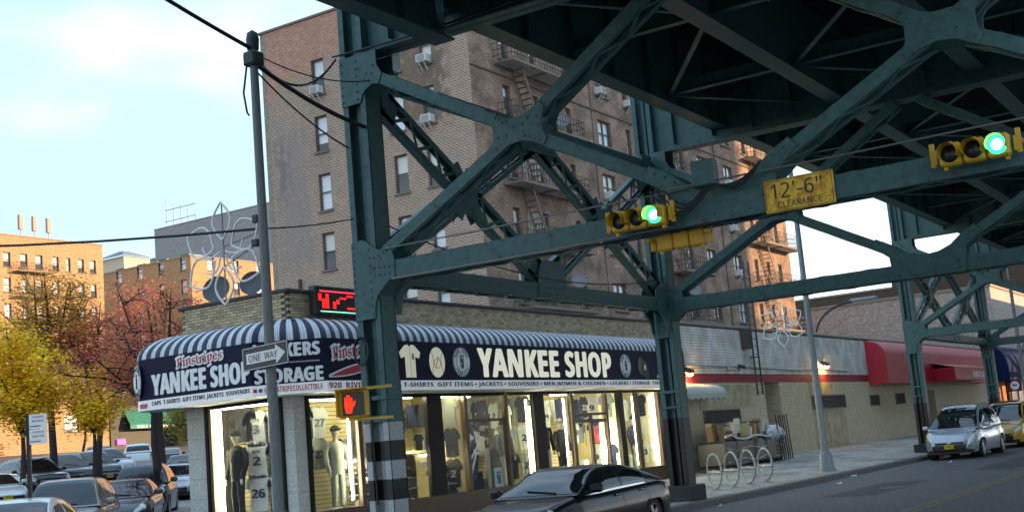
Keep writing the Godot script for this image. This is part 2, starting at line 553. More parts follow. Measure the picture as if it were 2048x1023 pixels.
func shaft(root: Node3D, x: float, z: float, segs: Array) -> MeshInstance3D:
	var first: MeshInstance3D
	for s in segs:
		var b := MB.new()
		var y: float = (s[0] + s[1]) / 2.0; var h: float = s[1] - s[0]
		for sg in [-1.0, 1.0]:
			b.box(Vector3(x + sg * 0.225, y, z), Vector3(0.03, h, 0.40))
			for w in [-1.0, 1.0]:
				b.box(Vector3(x + sg * 0.185, y, z + w * 0.19), Vector3(0.11, h, 0.022))
		b.box(Vector3(x, y, z), Vector3(0.42, h, 0.025))
		for i in int(h / 0.2):
			for sg in [-1.0, 1.0]: b.stud(Vector3(x + sg * 0.185, s[0] + 0.1 + i * 0.2, z + 0.2), Vector3(0, 0, 1), Vector3(1, 0, 0), 0.016)
			for w in [-1.0, 1.0]: b.stud(Vector3(x + 0.239, s[0] + 0.1 + i * 0.2, z + w * 0.15), Vector3(1, 0, 0), Vector3(0, 1, 0), 0.016)
		for w in [-1.0, 1.0]: b.box(Vector3(x, y, z + w * 0.05), Vector3(0.07, h, 0.07))
		if first == null: first = part("column", b, s[2], root)
		else: part("painted_band", b, s[2], first)
	return first
const LOWG := [[-0.245, 5.18], [-0.02, 5.22], [0.08, 5.17], [0.18, 5.08], [0.31, 5.01], [0.43, 5.02], [0.52, 5.07], [0.58, 4.93], [0.61, 4.78], [0.60, 4.52], [0.50, 4.5], [0.40, 4.43], [0.29, 4.34], [0.21, 4.24], [0.17, 4.12], [0.15, 3.92], [-0.245, 3.92]]
const TOPG := [[-0.245, 8.3], [0.53, 8.3], [0.53, 8.05], [0.62, 7.88], [0.55, 7.72], [0.42, 7.74], [0.28, 7.68], [0.2, 7.6], [0.15, 7.48], [-0.245, 7.48]]
const XG := [[-0.46, 0.28], [-0.2, 0.2], [0.05, 0.19], [0.27, 0.25], [0.44, 0.35], [0.5, 0.25], [0.43, 0.1], [0.44, -0.1], [0.5, -0.22], [0.44, -0.32], [0.27, -0.23], [0.05, -0.18], [-0.18, -0.21], [-0.42, -0.34], [-0.5, -0.23], [-0.43, -0.1], [-0.43, 0.1], [-0.5, 0.2]]
const MIDG := [[-1.02, 5.42], [-0.72, 5.25], [-0.5, 5.07], [-0.25, 4.97], [0, 4.94], [0.25, 4.97], [0.5, 5.07], [0.72, 5.25], [1.02, 5.42], [1.12, 5.28], [0.95, 5.12], [0.78, 4.98], [0.74, 4.48], [-0.74, 4.48], [-0.78, 4.98], [-0.95, 5.12], [-1.12, 5.28]]
func v2(a: Array) -> Array:
	var r := []
	for p in a: r.append(Vector2(p[0], p[1]))
	return r
func flip2(a: Array) -> Array:
	var r := []
	for p in a: r.append([-p[0], p[1]])
	return r
func elevated() -> void:
	var sn := noise_tex("steel", 0.016, Color.BLACK, Color.WHITE, 7, 1024, 21)
	var gr := Gradient.new()   # paint tones with a little rust showing through
	gr.offsets = PackedFloat32Array([0.0, 0.11, 0.15, 0.5, 1.0])
	gr.colors = PackedColorArray([Color(0.30, 0.20, 0.14), Color(0.30, 0.22, 0.17), Color(0.232, 0.35, 0.35), Color(0.256, 0.388, 0.386), Color(0.285, 0.422, 0.42)])
	sn.color_ramp = gr
	steel = mat("teal_steel", Color.WHITE, 0.5, {"tex": sn, "scale": Vector3(0.3, 0.3, 1), "tri": 1, "spec": 0.4})
	var white := mat("band_white", lin(0.5, 0.52, 0.55), 0.6, {"tex": grain(0.35), "scale": Vector3(0.8, 0.8, 1)})
	var black := mat("band_black", lin(0.012, 0.013, 0.015), 0.5, {"tex": grain(0.35), "scale": Vector3(0.8, 0.8, 1)})
	var base_m := mat("column_base", lin(0.045, 0.047, 0.05), 0.85, {"tex": grain(0.4), "scale": Vector3(0.8, 0.8, 1)})
	var el := thing("elevated_railway", "teal riveted steel elevated railway viaduct on braced columns over the avenue", "railway viaduct")
	var bents := [-15.8, -26.7, -48.6, -61.8, -84.0, -97.0, -119.0, 6.1, 18.0]
	for bi in bents.size():
		var z: float = bents[bi]
		for side in [-1, 1]:
			if side == 1 and bi < 2: pass
			var x := -12.5 if side < 0 else -0.06
			var segs := [[2.05, 9.9, steel], [0.12, 2.05, black]]
			if bi == 0: segs = [[2.3, 9.9, steel], [1.98, 2.3, white], [1.67, 1.98, black], [1.38, 1.67, white], [1.06, 1.38, black], [0.6, 1.06, white], [0.12, 0.6, black]]
			var c := shaft(el, x, z, segs)
			var b := MB.new()
			b.cbox(Vector3(x, 0.3, z), Vector3(0.82, 0.42, 0.72), 0.03)
			part("column_base", b, base_m, c)
			b = MB.new()
			b.cbox(Vector3(x, 2.3, z), Vector3(0.52, 0.05, 0.46), 0.01)
			part("collar", b, steel, c)
			b = MB.new()
			b.cbox(Vector3(x, 2.66, z), Vector3(0.51, 0.07, 0.45), 0.01)
			part("collar", b, steel, c)
			var sx := 1.0 if side < 0 else -1.0
			var lg := LOWG if side < 0 else flip2(LOWG)
			var tg := TOPG if side < 0 else flip2(TOPG)
			var rv := []
			for i in 11: rv.append([-0.21 * sx, 4.0 + i * 0.112])
			for i in 9: rv.append([0.11 * sx, 4.0 + i * 0.13])
			for i in 4:
				rv.append([(0.2 + i * 0.1) * sx, 4.6]); rv.append([(0.2 + i * 0.1) * sx, 4.72])
			rv.append_array([[0.2 * sx, 4.9], [0.3 * sx, 4.92], [0.34 * sx, 4.86], [0.4 * sx, 4.95], [0.47 * sx, 4.98]])
			plate(c, v2(lg), Transform3D(Basis(), Vector3(x, 0, z + 0.203)), rv, 0.431)
			rv = []
			for i in 6: rv.append([-0.2 * sx, 7.55 + i * 0.13]); 
			for i in 6: rv.append([0.1 * sx, 7.55 + i * 0.13])
			rv.append_array([[0.25 * sx, 7.85], [0.35 * sx, 7.82], [0.3 * sx, 7.95], [0.42 * sx, 7.92], [0.45 * sx, 8.05]])
			plate(c, v2(tg), Transform3D(Basis(), Vector3(x, 0, z + 0.203)), rv, 0.431)
			# curved knee web under the low gusset
			b = MB.new()
			var rows := []
			for i in 9:
				var an := PI / 2 * i / 8
				var p := Vector3(x + sx * (0.15 + 0.46 * (1 - cos(an))), 3.95 + 0.56 * sin(an), z)
				rows.append(PackedVector3Array([p + Vector3(0, 0, 0.2), p - Vector3(0, 0, 0.2)]))
			b.grid(rows, side > 0)
			rows = []
			for i in 9:
				var an := PI / 2 * i / 8
				var p := Vector3(x + sx * (0.15 + 0.46 * (1 - cos(an))), 7.45 + 0.3 * sin(an), z)
				rows.append(PackedVector3Array([p + Vector3(0, 0, 0.2), p - Vector3(0, 0, 0.2)]))
			b.grid(rows, side > 0)
			part("knee_web", b, steel, c)
		# transverse frame: low strut, two crossed bays, node plate
		var mx := -6.28
		var b1 := MB.new()
		laced(b1, Vector3(-12.1, 4.645, z), Vector3(-0.46, 4.645, z), 0.31, 0.40, Vector3(0, 0, 1), 0.5)
		part("low_strut", b1, steel, el)
		var rvm := []
		for i in 6:
			rvm.append([-0.62 + i * 0.25, 4.58]); rvm.append([-0.55 + i * 0.22, 4.84])
		for sg in [-1.0, 1.0]: rvm.append_array([[sg * 0.66, 5.12], [sg * 0.8, 5.22], [sg * 0.95, 5.3], [sg * 0.5, 4.98], [sg * 0.86, 5.1]])
		plate(el, v2(MIDG), Transform3D(Basis(), Vector3(mx, 0, z + 0.213)), rvm, 0.451, "node_plate")
		for sg in [-1.0, 1.0]:
			var cx: float = mx + sg * 3.12; var colx: float = mx + sg * 6.22
			var ctr := Vector3(cx, 6.4, z)
			var ends := [Vector3(colx - sg * 0.45, 7.88, z), Vector3(colx - sg * 0.42, 4.97, z), Vector3(mx + sg * 0.85, 5.17, z), Vector3(mx + sg * 0.25, 8.27, z)]
			for e in ends:
				b1 = MB.new()
				laced(b1, ctr.lerp(e, 0.09), e, 0.18, 0.40, Vector3(0, 0, 1), 0.42)
				part("diagonal_brace", b1, steel, el)
			var rx := []
			for q in [[-0.35, 0.13], [-0.2, 0.14], [-0.1, 0.06], [0.06, 0.05], [0.18, 0.16], [0.25, 0.16], [0.3, 0.22], [0.37, 0.25], [0.34, 0.3], [0.2, -0.06], [0.35, -0.07], [-0.1, -0.05], [-0.12, -0.12], [-0.2, -0.15], [-0.28, -0.2], [-0.36, -0.25], [0.4, -0.22]]: rx.append([q[0] * sg, q[1]])
			plate(el, v2(XG if sg < 0 else flip2(XG)), Transform3D(Basis(), Vector3(cx, 6.4, z + 0.213)), rx, 0.451, "cross_plate")
		# plate girder over the columns
		var g := MB.new()
		g.bb(-12.26, -0.3, 8.32, 9.9, z - 0.012, z + 0.012)
		for sg in [-1.0, 1.0]:
			for y in [8.30, 9.86]: g.bb(-12.26, -0.3, y, y + 0.03, z + sg * 0.015, z + sg * 0.2)
			g.bb(-12.25, -0.31, 8.332, 8.46, z + sg * 0.0125, z + sg * 0.03)
		var gird := part("cross_girder", g, steel, el)
		for i in 12:
			var s := MB.new()
			var x := -11.75 + i * 0.98
			for sg in [-1.0, 1.0]: s.bb(x - 0.012, x + 0.012, 8.462, 9.855, z + sg * 0.013, z + sg * 0.16)
			part("stiffener", s, steel, gird)
		var r := MB.new()
		for i in 80:
			r.rivet(Vector3(-12.2 + i * 0.148, 8.40, z + 0.03), Vector3(0, 0, 1), 0.02)
		part("rivets", r, steel, gird).set_meta("kind", "stuff")
	# braced tower bays along the avenue
	for t in [[0, 1], [2, 3], [4, 5]]:
		for x in [-12.5, -0.06]:
			var za: float = bents[t[0]] - 0.2; var zb: float = bents[t[1]] + 0.2; var zm := (za + zb) / 2
			var nx := Vector3(1, 0, 0)
			var b := MB.new()
			laced(b, Vector3(x, 4.68, za), Vector3(x, 4.68, zb), 0.30, 0.34, nx, 0.5)
			part("long_strut", b, steel, el)
			b = MB.new()
			laced(b, Vector3(x, 8.02, za), Vector3(x, 8.02, zb), 0.16, 0.34, nx, 0.5)
			part("long_strut", b, steel, el)
			for e in [[za - 0.15, 7.75, zm + 0.15, 5.0], [za - 0.15, 5.0, zm + 0.15, 7.75], [zm - 0.15, 7.75, zb + 0.15, 5.0], [zm - 0.15, 5.0, zb + 0.15, 7.75]]:
				b = MB.new()
				lattice(b, Vector3(x, e[1], e[0]), Vector3(x, e[3], e[2]), 0.48, 0.14, nx)
				part("lattice_brace", b, steel, el)
			for zc in [(za + zm) / 2, (zm + zb) / 2]:
				plate(el, [Vector2(-0.5, -0.42), Vector2(-0.28, -0.2), Vector2(-0.24, 0), Vector2(-0.28, 0.2), Vector2(-0.5, 0.42), Vector2(-0.28, 0.55), Vector2(-0.1, 0.3), Vector2(0.1, 0.3), Vector2(0.28, 0.55), Vector2(0.5, 0.42), Vector2(0.28, 0.2), Vector2(0.24, 0), Vector2(0.28, -0.2), Vector2(0.5, -0.42), Vector2(0.28, -0.55), Vector2(0.1, -0.3), Vector2(-0.1, -0.3), Vector2(-0.28, -0.55)], Transform3D(FX, Vector3(x + 0.085, 6.375, zc)), [], 0.19, "cross_plate")
			for yy in [[4.52, 5.3], [7.5, 8.12]]:
				var rv := []
				for i in 9:
					rv.append([-0.48 + i * 0.12, yy[0] + 0.1]); rv.append([-0.4 + i * 0.1, yy[0] + 0.22])
				plate(el, [Vector2(-0.6, yy[0]), Vector2(0.6, yy[0]), Vector2(0.5, yy[1] - 0.25), Vector2(0.32, yy[1]), Vector2(-0.32, yy[1]), Vector2(-0.5, yy[1] - 0.25)], Transform3D(FX, Vector3(x + 0.175, 0, zm)), rv, 0.36, "node_plate")
			for ze in [[za - 0.1, 1.0], [zb + 0.1, -1.0]]:
				for y0 in [4.0, 7.5]:
					plate(el, [Vector2(0, y0), Vector2(0.1, y0), Vector2(0.2, y0 + 0.3), Vector2(0.5, y0 + 0.55), Vector2(0.5, y0 + 1.0) if y0 < 5 else Vector2(0.5, y0 + 0.7), Vector2(0.25, y0 + 1.15) if y0 < 5 else Vector2(0.3, y0 + 0.72), Vector2(0, y0 + 1.2) if y0 < 5 else Vector2(0, y0 + 0.74)], Transform3D(Basis(Vector3(0, 0, -ze[1]), Vector3.UP, nx) if ze[1] > 0 else Basis(Vector3(0, 0, 1), Vector3.UP, nx), Vector3(x + 0.175, 0, ze[0])), [], 0.36)
	# deck
	var z0 := 140.0; var z1 := -150.0
	for x in [-10.6, -7.75, -4.8, -1.95]:
		for sp in [[-15.6, z0, 8.1], [z1, -15.62, 8.62]]:   # deeper girders over the long approach span
			var g := MB.new()
			var yb: float = sp[2]
			g.bb(x - 0.012, x + 0.012, yb, 10.4, sp[0], sp[1])
			g.bb(x - 0.19, x + 0.19, yb - 0.035, yb - 0.0005, sp[0], sp[1])
			g.bb(x - 0.13, x + 0.13, yb, yb + 0.02, sp[0], sp[1])
			var gi := part("long_girder", g, steel, el)
			if x == -10.6:
				for i in int((sp[1] - sp[0]) / 1.6):
					var s := MB.new()
					var zz: float = sp[1] - 0.8 - i * 1.6
					s.bb(x - 0.15, x + 0.15, yb + 0.02, 10.38, zz - 0.012, zz + 0.012)
					part("stiffener", s, steel, gi)
	for i in 60:   # sway frames and laterals between the girders
		var zz := 98.0 - i * 4.2
		var yb := 8.2 if zz > -14 else 8.75
		var b := MB.new()
		b.bb(-10.5, -2.0, yb + 0.1, yb + 0.35, zz - 0.09, zz - 0.07)
		b.bb(-10.5, -2.0, yb + 0.07, yb + 0.1, zz - 0.16, zz)
		part("cross_tie", b, steel, el)
		for xx in [[-10.5, -7.75], [-4.8, -2.0], [-7.75, -4.8]]:
			b = MB.new()
			if i % 2: b.bar(Vector3(xx[0], yb + 0.04, zz), Vector3(xx[1], yb + 0.04, zz - 4.2), 0.1, 0.02)
			else: b.bar(Vector3(xx[1], yb + 0.04, zz), Vector3(xx[0], yb + 0.04, zz - 4.2), 0.1, 0.02)
			part("lateral_brace", b, steel, el)
	var wood := mat("creosote", lin(0.03, 0.028, 0.025), 0.95, {"tex": grain(0.4), "scale": Vector3(0.6, 0.6, 1)})
	var tie := MB.new()
	tie.bb(-11.0, -1.55, 10.4, 10.62, -0.215, 0.215)
	var tm := tie.mesh(wood)
	for i in 290:
		inst("sleeper", tm, el, Transform3D(Basis(), Vector3(0, 0, 3.5 - i * 0.46)))
	tie = MB.new()
	tie.bb(-11.0, -1.55, 10.4, 10.62, 3.8, z0)
	part("decking", tie, wood, el)
	for x in [-11.0, -1.75]:
		tie = MB.new()
		tie.bb(x, x + 0.2, 10.62, 10.95, z1, z0)
		part("timber_guard", tie, wood, el)
	for xx in [[-10.7, -9.4], [-8.6, -7.3], [-6.7, -5.7], [-5.0, -4.0], [-3.2, -1.8]]:
		tie = MB.new()
		tie.bb(xx[0], xx[1], 10.625, 10.8, z1, z0)
		part("walkway", tie, wood, el)
	# light poles of the deck edge: junction box and conduits on the node plate
	var jb := MB.new()
	jb.cbox(Vector3(-6.43, 5.13, -15.45), Vector3(0.33, 0.36, 0.2), 0.02)
	part("junction_box", jb, steel, el)
	var cd := MB.new()
	for k in 4:
		var pts := []
		for i in 9:
			var t := i / 8.0
			pts.append(Vector3(-6.45 + k * 0.05 - t * (0.6 + 0.15 * k), 4.95 - sin(PI * t) * (0.22 + 0.05 * k) + t * 0.05, -15.42 + 0.02 * k))
		cd.tube(pts, 0.012, 5)
	for k in 3:
		var pts := []
		for i in 9:
			var t := i / 8.0
			pts.append(Vector3(-6.3 + t * 0.7, 4.95 - sin(PI * t) * (0.2 - 0.04 * k) + t * 0.2, -15.4))
		cd.tube(pts, 0.014, 5)
	part("conduit", cd, mat("cable_black", lin(0.012, 0.012, 0.013), 0.6), el)
	var cp := MB.new()
	cp.tube([Vector3(-12.1, 5.0, -15.55), Vector3(-10, 4.985, -15.52), Vector3(-8, 4.99, -15.52), Vector3(-6.8, 4.98, -15.5)], 0.012, 6)
	cp.tube([Vector3(-11.9, 4.49, -15.5), Vector3(-9.5, 4.48, -15.5), Vector3(-7.0, 4.5, -15.5)], 0.016, 6)
	cp.tube([Vector3(-7.0, 5.0, -15.4), Vector3(-4.4, 5.02, -15.5), Vector3(-3, 5.03, -15.5), Vector3(-0.5, 5.02, -15.5)], 0.014, 6)
	part("conduit", cp, mat("conduit_grey", lin(0.2, 0.21, 0.21), 0.5, {"metal": 0.6}), el)

# ---------------------------------------------------------------- walls with openings
func wall_open(b: MB, fr: Transform3D, w: float, h: float, ops: Array, rev: float) -> void:
	# fr: lower left corner, x right, y up, z out; ops of [u0, v0, u1, v1]
	var us := [0.0, w]; var vs := [0.0, h]
	for o in ops:
		us.append(o[0]); us.append(o[2]); vs.append(o[1]); vs.append(o[3])
	us.sort(); vs.sort()
	for j in vs.size() - 1:
		if vs[j + 1] - vs[j] < 1e-4: continue
		var run := -1.0
		for i in us.size():
			var full := false
			if i < us.size() - 1:
				if us[i + 1] - us[i] < 1e-4: continue
				full = true
				var cu: float = (us[i] + us[i + 1]) / 2; var cv: float = (vs[j] + vs[j + 1]) / 2
				for o in ops:
					if cu > o[0] and cu < o[2] and cv > o[1] and cv < o[3]: full = false; break
			if full and run < 0: run = us[i]
			if not full and run >= 0:
				b.q(fr * Vector3(run, vs[j], 0), fr * Vector3(us[i], vs[j], 0), fr * Vector3(us[i], vs[j + 1], 0), fr * Vector3(run, vs[j + 1], 0))
				run = -1.0
	for o in ops:
		var a := fr * Vector3(o[0], o[1], 0); var c := fr * Vector3(o[2], o[1], 0); var d := fr * Vector3(o[2], o[3], 0); var e := fr * Vector3(o[0], o[3], 0)
		var k := fr.basis.z * -rev
		b.q(a, c, c + k, a + k); b.q(c, d, d + k, c + k); b.q(d, e, e + k, d + k); b.q(e, a, a + k, e + k)

# a sash window: frame (mesh) with panes, blind and sill as sub-parts; fr at lower left of the opening
func sash(parent: Node3D, fr: Transform3D, w: float, h: float, rev: float, fm: Material, blind: float, r: RandomNumberGenerator, pairs := 1, curtain := "blind") -> void:
	var f := MB.new()
	var y := -rev + 0.01
	var t := 0.07
	f.box(fr * Vector3(t / 2, h / 2, y), Vector3(t, h, 0.08), fr.basis)
	f.box(fr * Vector3(w - t / 2, h / 2, y), Vector3(t, h, 0.08), fr.basis)
	f.box(fr * Vector3(w / 2, h - t / 2, y), Vector3(w - 2 * t, t, 0.08), fr.basis)
	f.box(fr * Vector3(w / 2, t / 2, y), Vector3(w - 2 * t, t, 0.08), fr.basis)
	f.box(fr * Vector3(w / 2, h * 0.5, y - 0.002), Vector3(w - 2 * t, 0.06, 0.07), fr.basis)
	if pairs == 2: f.box(fr * Vector3(w / 2, h / 2, y + 0.004), Vector3(0.09, h - 2 * t, 0.078), fr.basis)
	var win := part("window", f, fm, parent)
	var g := MB.new()
	g.q(fr * Vector3(t, t, y - 0.01), fr * Vector3(w - t, t, y - 0.01), fr * Vector3(w - t, h - t, y - 0.01), fr * Vector3(t, h - t, y - 0.01))
	part("pane", g, mat("window_glass", lin(0.6, 0.65, 0.68), 0.03, {"alpha": 0.07, "spec": 0.7}), win)
	var bl := MB.new()
	var yb := h * (1.0 - blind)
	if blind > 0.02: bl.box(fr * Vector3(w / 2, (yb + h) / 2, y - 0.1), Vector3(w - 0.02, h - yb, 0.01), fr.basis)
	if blind > 0.02: part(curtain, bl, mat("blind%d" % (r.randi() % 3), [lin(0.86, 0.85, 0.82), lin(0.8, 0.83, 0.86), lin(0.75, 0.72, 0.66)][r.randi() % 3], 0.9), win)
	var bk := MB.new()
	var ra := fr * Vector3(-0.3, -0.7, y - 0.12); var rb := fr * Vector3(w + 0.3, -0.7, y - 0.12); var rc := fr * Vector3(w + 0.3, h + 0.3, y - 0.12); var rd := fr * Vector3(-0.3, h + 0.3, y - 0.12)
	var dp := fr.basis.z * -2.6
	bk.q(ra + dp, rb + dp, rc + dp, rd + dp); bk.q(ra, rb, rb + dp, ra + dp); bk.q(rb, rc, rc + dp, rb + dp); bk.q(rc, rd, rd + dp, rc + dp); bk.q(rd, ra, ra + dp, rd + dp)
	part("room", bk, mat("room_plaster", lin(0.5, 0.47, 0.42), 0.95), win)
	var s := MB.new()
	s.box(fr * Vector3(w / 2, -0.05, 0.03), Vector3(w + 0.16, 0.098, 0.14), fr.basis)
	part("sill", s, mat("stone_sill", lin(0.22, 0.2, 0.18), 0.9, {"tex": grain(0.3)}), win)

func ac_unit(parent: Node3D, fr: Transform3D) -> void:   # fr: on the sill, z out
	var b := MB.new()
	b.cbox(fr * Vector3(0, 0.2, 0.18), Vector3(0.6, 0.4, 0.5), 0.02, fr.basis)
	var a := part("air_conditioner", b, mat("ac_white", lin(0.62, 0.62, 0.6), 0.5), parent)
	var g := MB.new()
	for i in 8: g.box(fr * Vector3(0, 0.06 + i * 0.04, 0.434), Vector3(0.46, 0.018, 0.01), fr.basis)
	part("grille", g, mat("ac_grey", lin(0.18, 0.18, 0.18), 0.6), a)
	g = MB.new()
	g.bar(fr * Vector3(-0.15, -0.01, 0.4), fr * Vector3(-0.15, -0.4, 0.05), 0.05, 0.03)
	g.bar(fr * Vector3(0.15, -0.01, 0.4), fr * Vector3(0.15, -0.4, 0.05), 0.05, 0.03)
	part("bracket", g, mats["ac_white"], a)

func fire_escape(root: Node3D, x: float, z0: float, z1: float, floors: Array, iron: Material, depth := 1.1) -> void:
	# platforms on a wall that faces +x, from z0 (near) to z1 (far)
	for k in floors.size():
		var y: float = floors[k]
		var b := MB.new()
		var n := 9
		for i in n:
			var xx := x + 0.06 + (depth - 0.1) * i / (n - 1)
			b.bb(xx - 0.03, xx + 0.03, y - 0.03, y, z1, z0)
		b.bb(x, x + depth, y - 0.1, y - 0.03, z0 - 0.05, z0); b.bb(x, x + depth, y - 0.1, y - 0.03, z1, z1 + 0.05)
		b.bb(x + depth, x + depth + 0.05, y - 0.12, y + 0.02, z1, z0)
		b.bb(x, x + depth, y - 0.1, y - 0.03, (z0 + z1) / 2 - 0.03, (z0 + z1) / 2 + 0.03)
		var pf := part("fire_escape", b, mat("escape_tan", lin(0.28, 0.21, 0.15), 0.8, {"tex": grain(0.4)}), root)
		b = MB.new()
		for hh in [0.3, 0.6, 0.95]:
			b.bar(Vector3(x + depth, y + hh, z0), Vector3(x + depth, y + hh, z1), 0.03, 0.03)
			b.bar(Vector3(x, y + hh, z0), Vector3(x + depth, y + hh, z0), 0.03, 0.03)
			b.bar(Vector3(x, y + hh, z1), Vector3(x + depth, y + hh, z1), 0.03, 0.03)
		var m := int((z0 - z1) / 0.28)
		for i in m + 1:
			var zz := z0 + (z1 - z0) * i / m
			b.bar(Vector3(x + depth, y, zz), Vector3(x + depth, y + 0.95, zz), 0.022, 0.022)
		for i in 4:
			b.bar(Vector3(x + depth * i / 4, y, z0), Vector3(x + depth * i / 4, y + 0.95, z0), 0.022, 0.022)
		part("railing", b, iron, pf)
		if k < floors.size() - 1:   # steep stair down to the next platform
			var y2: float = floors[k + 1]
			var s := MB.new()
			var p0 := Vector3(x + depth * 0.35, y, z0 - 1.4); var p1 := Vector3(x + depth * 0.35, y2, z0 - 3.0)
			for o in [-0.28, 0.28]: s.bar(p0 + Vector3(o, 0.75, 0.2), p1 + Vector3(o, 0, 0), 0.03, 0.13, Vector3(0, 0.5, -0.8))
			for i in 11: s.box(p0.lerp(p1, (i + 0.5) / 11.0) + Vector3(0, 0.25, 0.1), Vector3(0.52, 0.025, 0.2))
			part("stair", s, mats["escape_tan"], pf)

# ---------------------------------------------------------------- apartment house
func apartment() -> void:
	var xr := -31.5; var zc := -48.3; var top := 24.9; var base := 0.0
	var a := thing("apartment_building", "tall weathered brown brick apartment house with fire escapes behind the shop", "apartment building")
	# left face: one printed wall 13.4 m by 24.9 m, redder new brick at the top, grey mortar wash on the left
	var W := 1340; var H := 2000
	var old := [Color(0.40, 0.255, 0.185), Color(0.46, 0.295, 0.205), Color(0.33, 0.215, 0.16), Color(0.52, 0.335, 0.23), Color(0.43, 0.275, 0.2)]
	var im := brick_image(W, H, 21.0, 5.5, Color(0.86, 0.79, 0.71), old, 3, 2.2)
	var red := brick_image(W, 300, 21.0, 5.5, Color(0.80, 0.70, 0.62), [Color(0.64, 0.37, 0.27), Color(0.70, 0.42, 0.30), Color(0.58, 0.33, 0.25)], 4, 2.0)
	var nz := FastNoiseLite.new(); nz.seed = 4; nz.frequency = 0.012
	for x in W:
		var k := clampf((x - 0.0) / W, 0, 1)
		var edge := 235 + nz.get_noise_2d(x * 0.6, 0) * 20 - (60 if x > 420 else 0) - (60 if x > 620 else 0)
		if x < 110: edge = 430
		if x > 30: im.blit_rect(red, Rect2i(x, 0, 1, int(minf(edge, 299))), Vector2i(x, 0))
	var washes := [[30, 420, 330, 1080, Color(0.55, 0.535, 0.545), 0.50], [40, 470, 190, 760, Color(0.44, 0.43, 0.44), 0.55], [300, 360, 470, 760, Color(0.5, 0.47, 0.46), 0.3], [820, 120, 1240, 620, Color(0.30, 0.24, 0.2), 0.45], [480, 1000, 800, 1500, Color(0.62, 0.58, 0.55), 0.22]]
	for w in washes:
		for y in range(w[1], w[3]):
			for x in range(w[0], w[2]):
				var dx := minf(x - w[0], w[2] - x) / 60.0; var dy := minf(y - w[1], w[3] - y) / 60.0
				var k := clampf(minf(dx, dy), 0, 1) * smoothstep(-0.35, 0.25, nz.get_noise_2d(x * 1.4, y * 1.4) + clampf(minf(dx, dy) - 1.0, 0, 0.4))
				if k > 0.02: im.set_pixel(x, y, im.get_pixel(x, y).lerp(w[4], w[5] * k))
	im.fill_rect(Rect2i(0, 0, 34, H), Color(0.0, 0, 0))
	im.blit_rect(brick_image(34, H, 21.0, 5.5, Color(0.62, 0.58, 0.52), [Color(0.58, 0.53, 0.46), Color(0.52, 0.47, 0.41)], 8, 2.0), Rect2i(0, 0, 34, H), Vector2i(0, 0))
	var lm := mat("brick_left", Color.WHITE, 0.92, {"tex": ImageTexture.create_from_image(im), "scale": Vector3(1 / 13.4, 1 / 24.9, 1), "off": Vector3(44.9 / 13.4, 1.0, 0)})
	var fr := Transform3D(FZ, Vector3(-44.9, base, zc))
	var ops := []
	var wn := []
	var heads := [22.6, 19.55, 16.45, 13.35, 10.25, 7.15]
	for hd in heads:
		for c in [[-41.42, 0.84], [-36.45, 0.84], [-34.42, 0.72]]:
			var o := [c[0] + 44.9, hd - 1.92, c[0] + 44.9 + c[1], hd]
			ops.append(o); wn.append(o)
	var b := MB.new()
	wall_open(b, fr, 13.4, top - base, ops, 0.2)
	var lw := part("wall", b, lm, a)
	var r := RandomNumberGenerator.new(); r.seed = 9
	var brown := mat("window_frame_brown", lin(0.09, 0.075, 0.06), 0.6)
	for o in wn:
		sash(a, fr * Transform3D(Basis(), Vector3(o[0], o[1], 0)), o[2] - o[0], o[3] - o[1], 0.16, brown, [0.5, 1.0, 0.75, 0.95, 0.52][r.randi() % 5], r)
	for k in [[0, 0], [0, 2], [1, 2]]:
		var o: Array = wn[k[0] * 3 + k[1]]
		ac_unit(a, fr * Transform3D(Basis(), Vector3((o[0] + o[2]) / 2, o[1], 0)))
	# right face
	var tile := brick_image(1008, 990, 21.0, 5.5, Color(0.62, 0.55, 0.49), [Color(0.46, 0.335, 0.265), Color(0.51, 0.37, 0.29), Color(0.41, 0.30, 0.24), Color(0.55, 0.40, 0.31), Color(0.48, 0.345, 0.27)], 6, 1.9)
	for y in 990:
		for x in 1008:
			var k := nz.get_noise_2d(x * 0.5, y * 0.7) * (1.0 - smoothstep(850, 1000, float(maxi(x, y))))
			if absf(k) > 0.12:
				var c := im_scale(tile.get_pixel(x, y), 1.0 + k * 0.35)
				tile.set_pixel(x, y, c)
	var rm := mat("brick_right", Color.WHITE, 0.92, {"tex": ImageTexture.create_from_image(tile), "scale": Vector3(1 / 10.08, 1 / 12.3, 1)})
	fr = Transform3D(FX, Vector3(xr, base, zc))
	ops = []; wn = []
	var cols := [[-51.12, 0.68, 1], [-53.95, 0.62, 1], [-57.38, 0.56, 1], [-61.0, 1.55, 2], [-64.48, 0.62, 1], [-68.3, 0.7, 1], [-71.2, 1.2, 2], [-74.6, 1.5, 2], [-79.0, 1.6, 2], [-82.85, 0.72, 1], [-85.2, 0.7, 1], [-87.4, 0.9, 1]]
	for hd in [22.55, 19.6, 16.45, 13.35, 10.2, 7.1]:
		for c in cols:
			var o := [zc - c[0], hd - (1.6 if c[1] < 1 else 1.5), zc - c[0] + c[1], hd, c[2]]
			ops.append(o)
	b = MB.new()
	wall_open(b, fr, 42.0, top - base, ops, 0.2)
	part("wall", b, rm, a)
	for o in ops:
		sash(a, fr * Transform3D(Basis(), Vector3(o[0], o[1], 0)), o[2] - o[0], o[3] - o[1], 0.16, brown, [0.5, 1.0, 0.6, 0.95, 0.45, 0.3][r.randi() % 6], r, o[4])
	var nc := cols.size()
	for k in [[0, 3], [0, 4], [2, 3], [2, 8], [3, 8], [1, 8]]:
		var o: Array = ops[k[0] * nc + k[1]]
		ac_unit(a, fr * Transform3D(Basis(), Vector3(o[0] + 0.35, o[1], 0)))
	# other walls, roof, parapet coping
	b = MB.new()
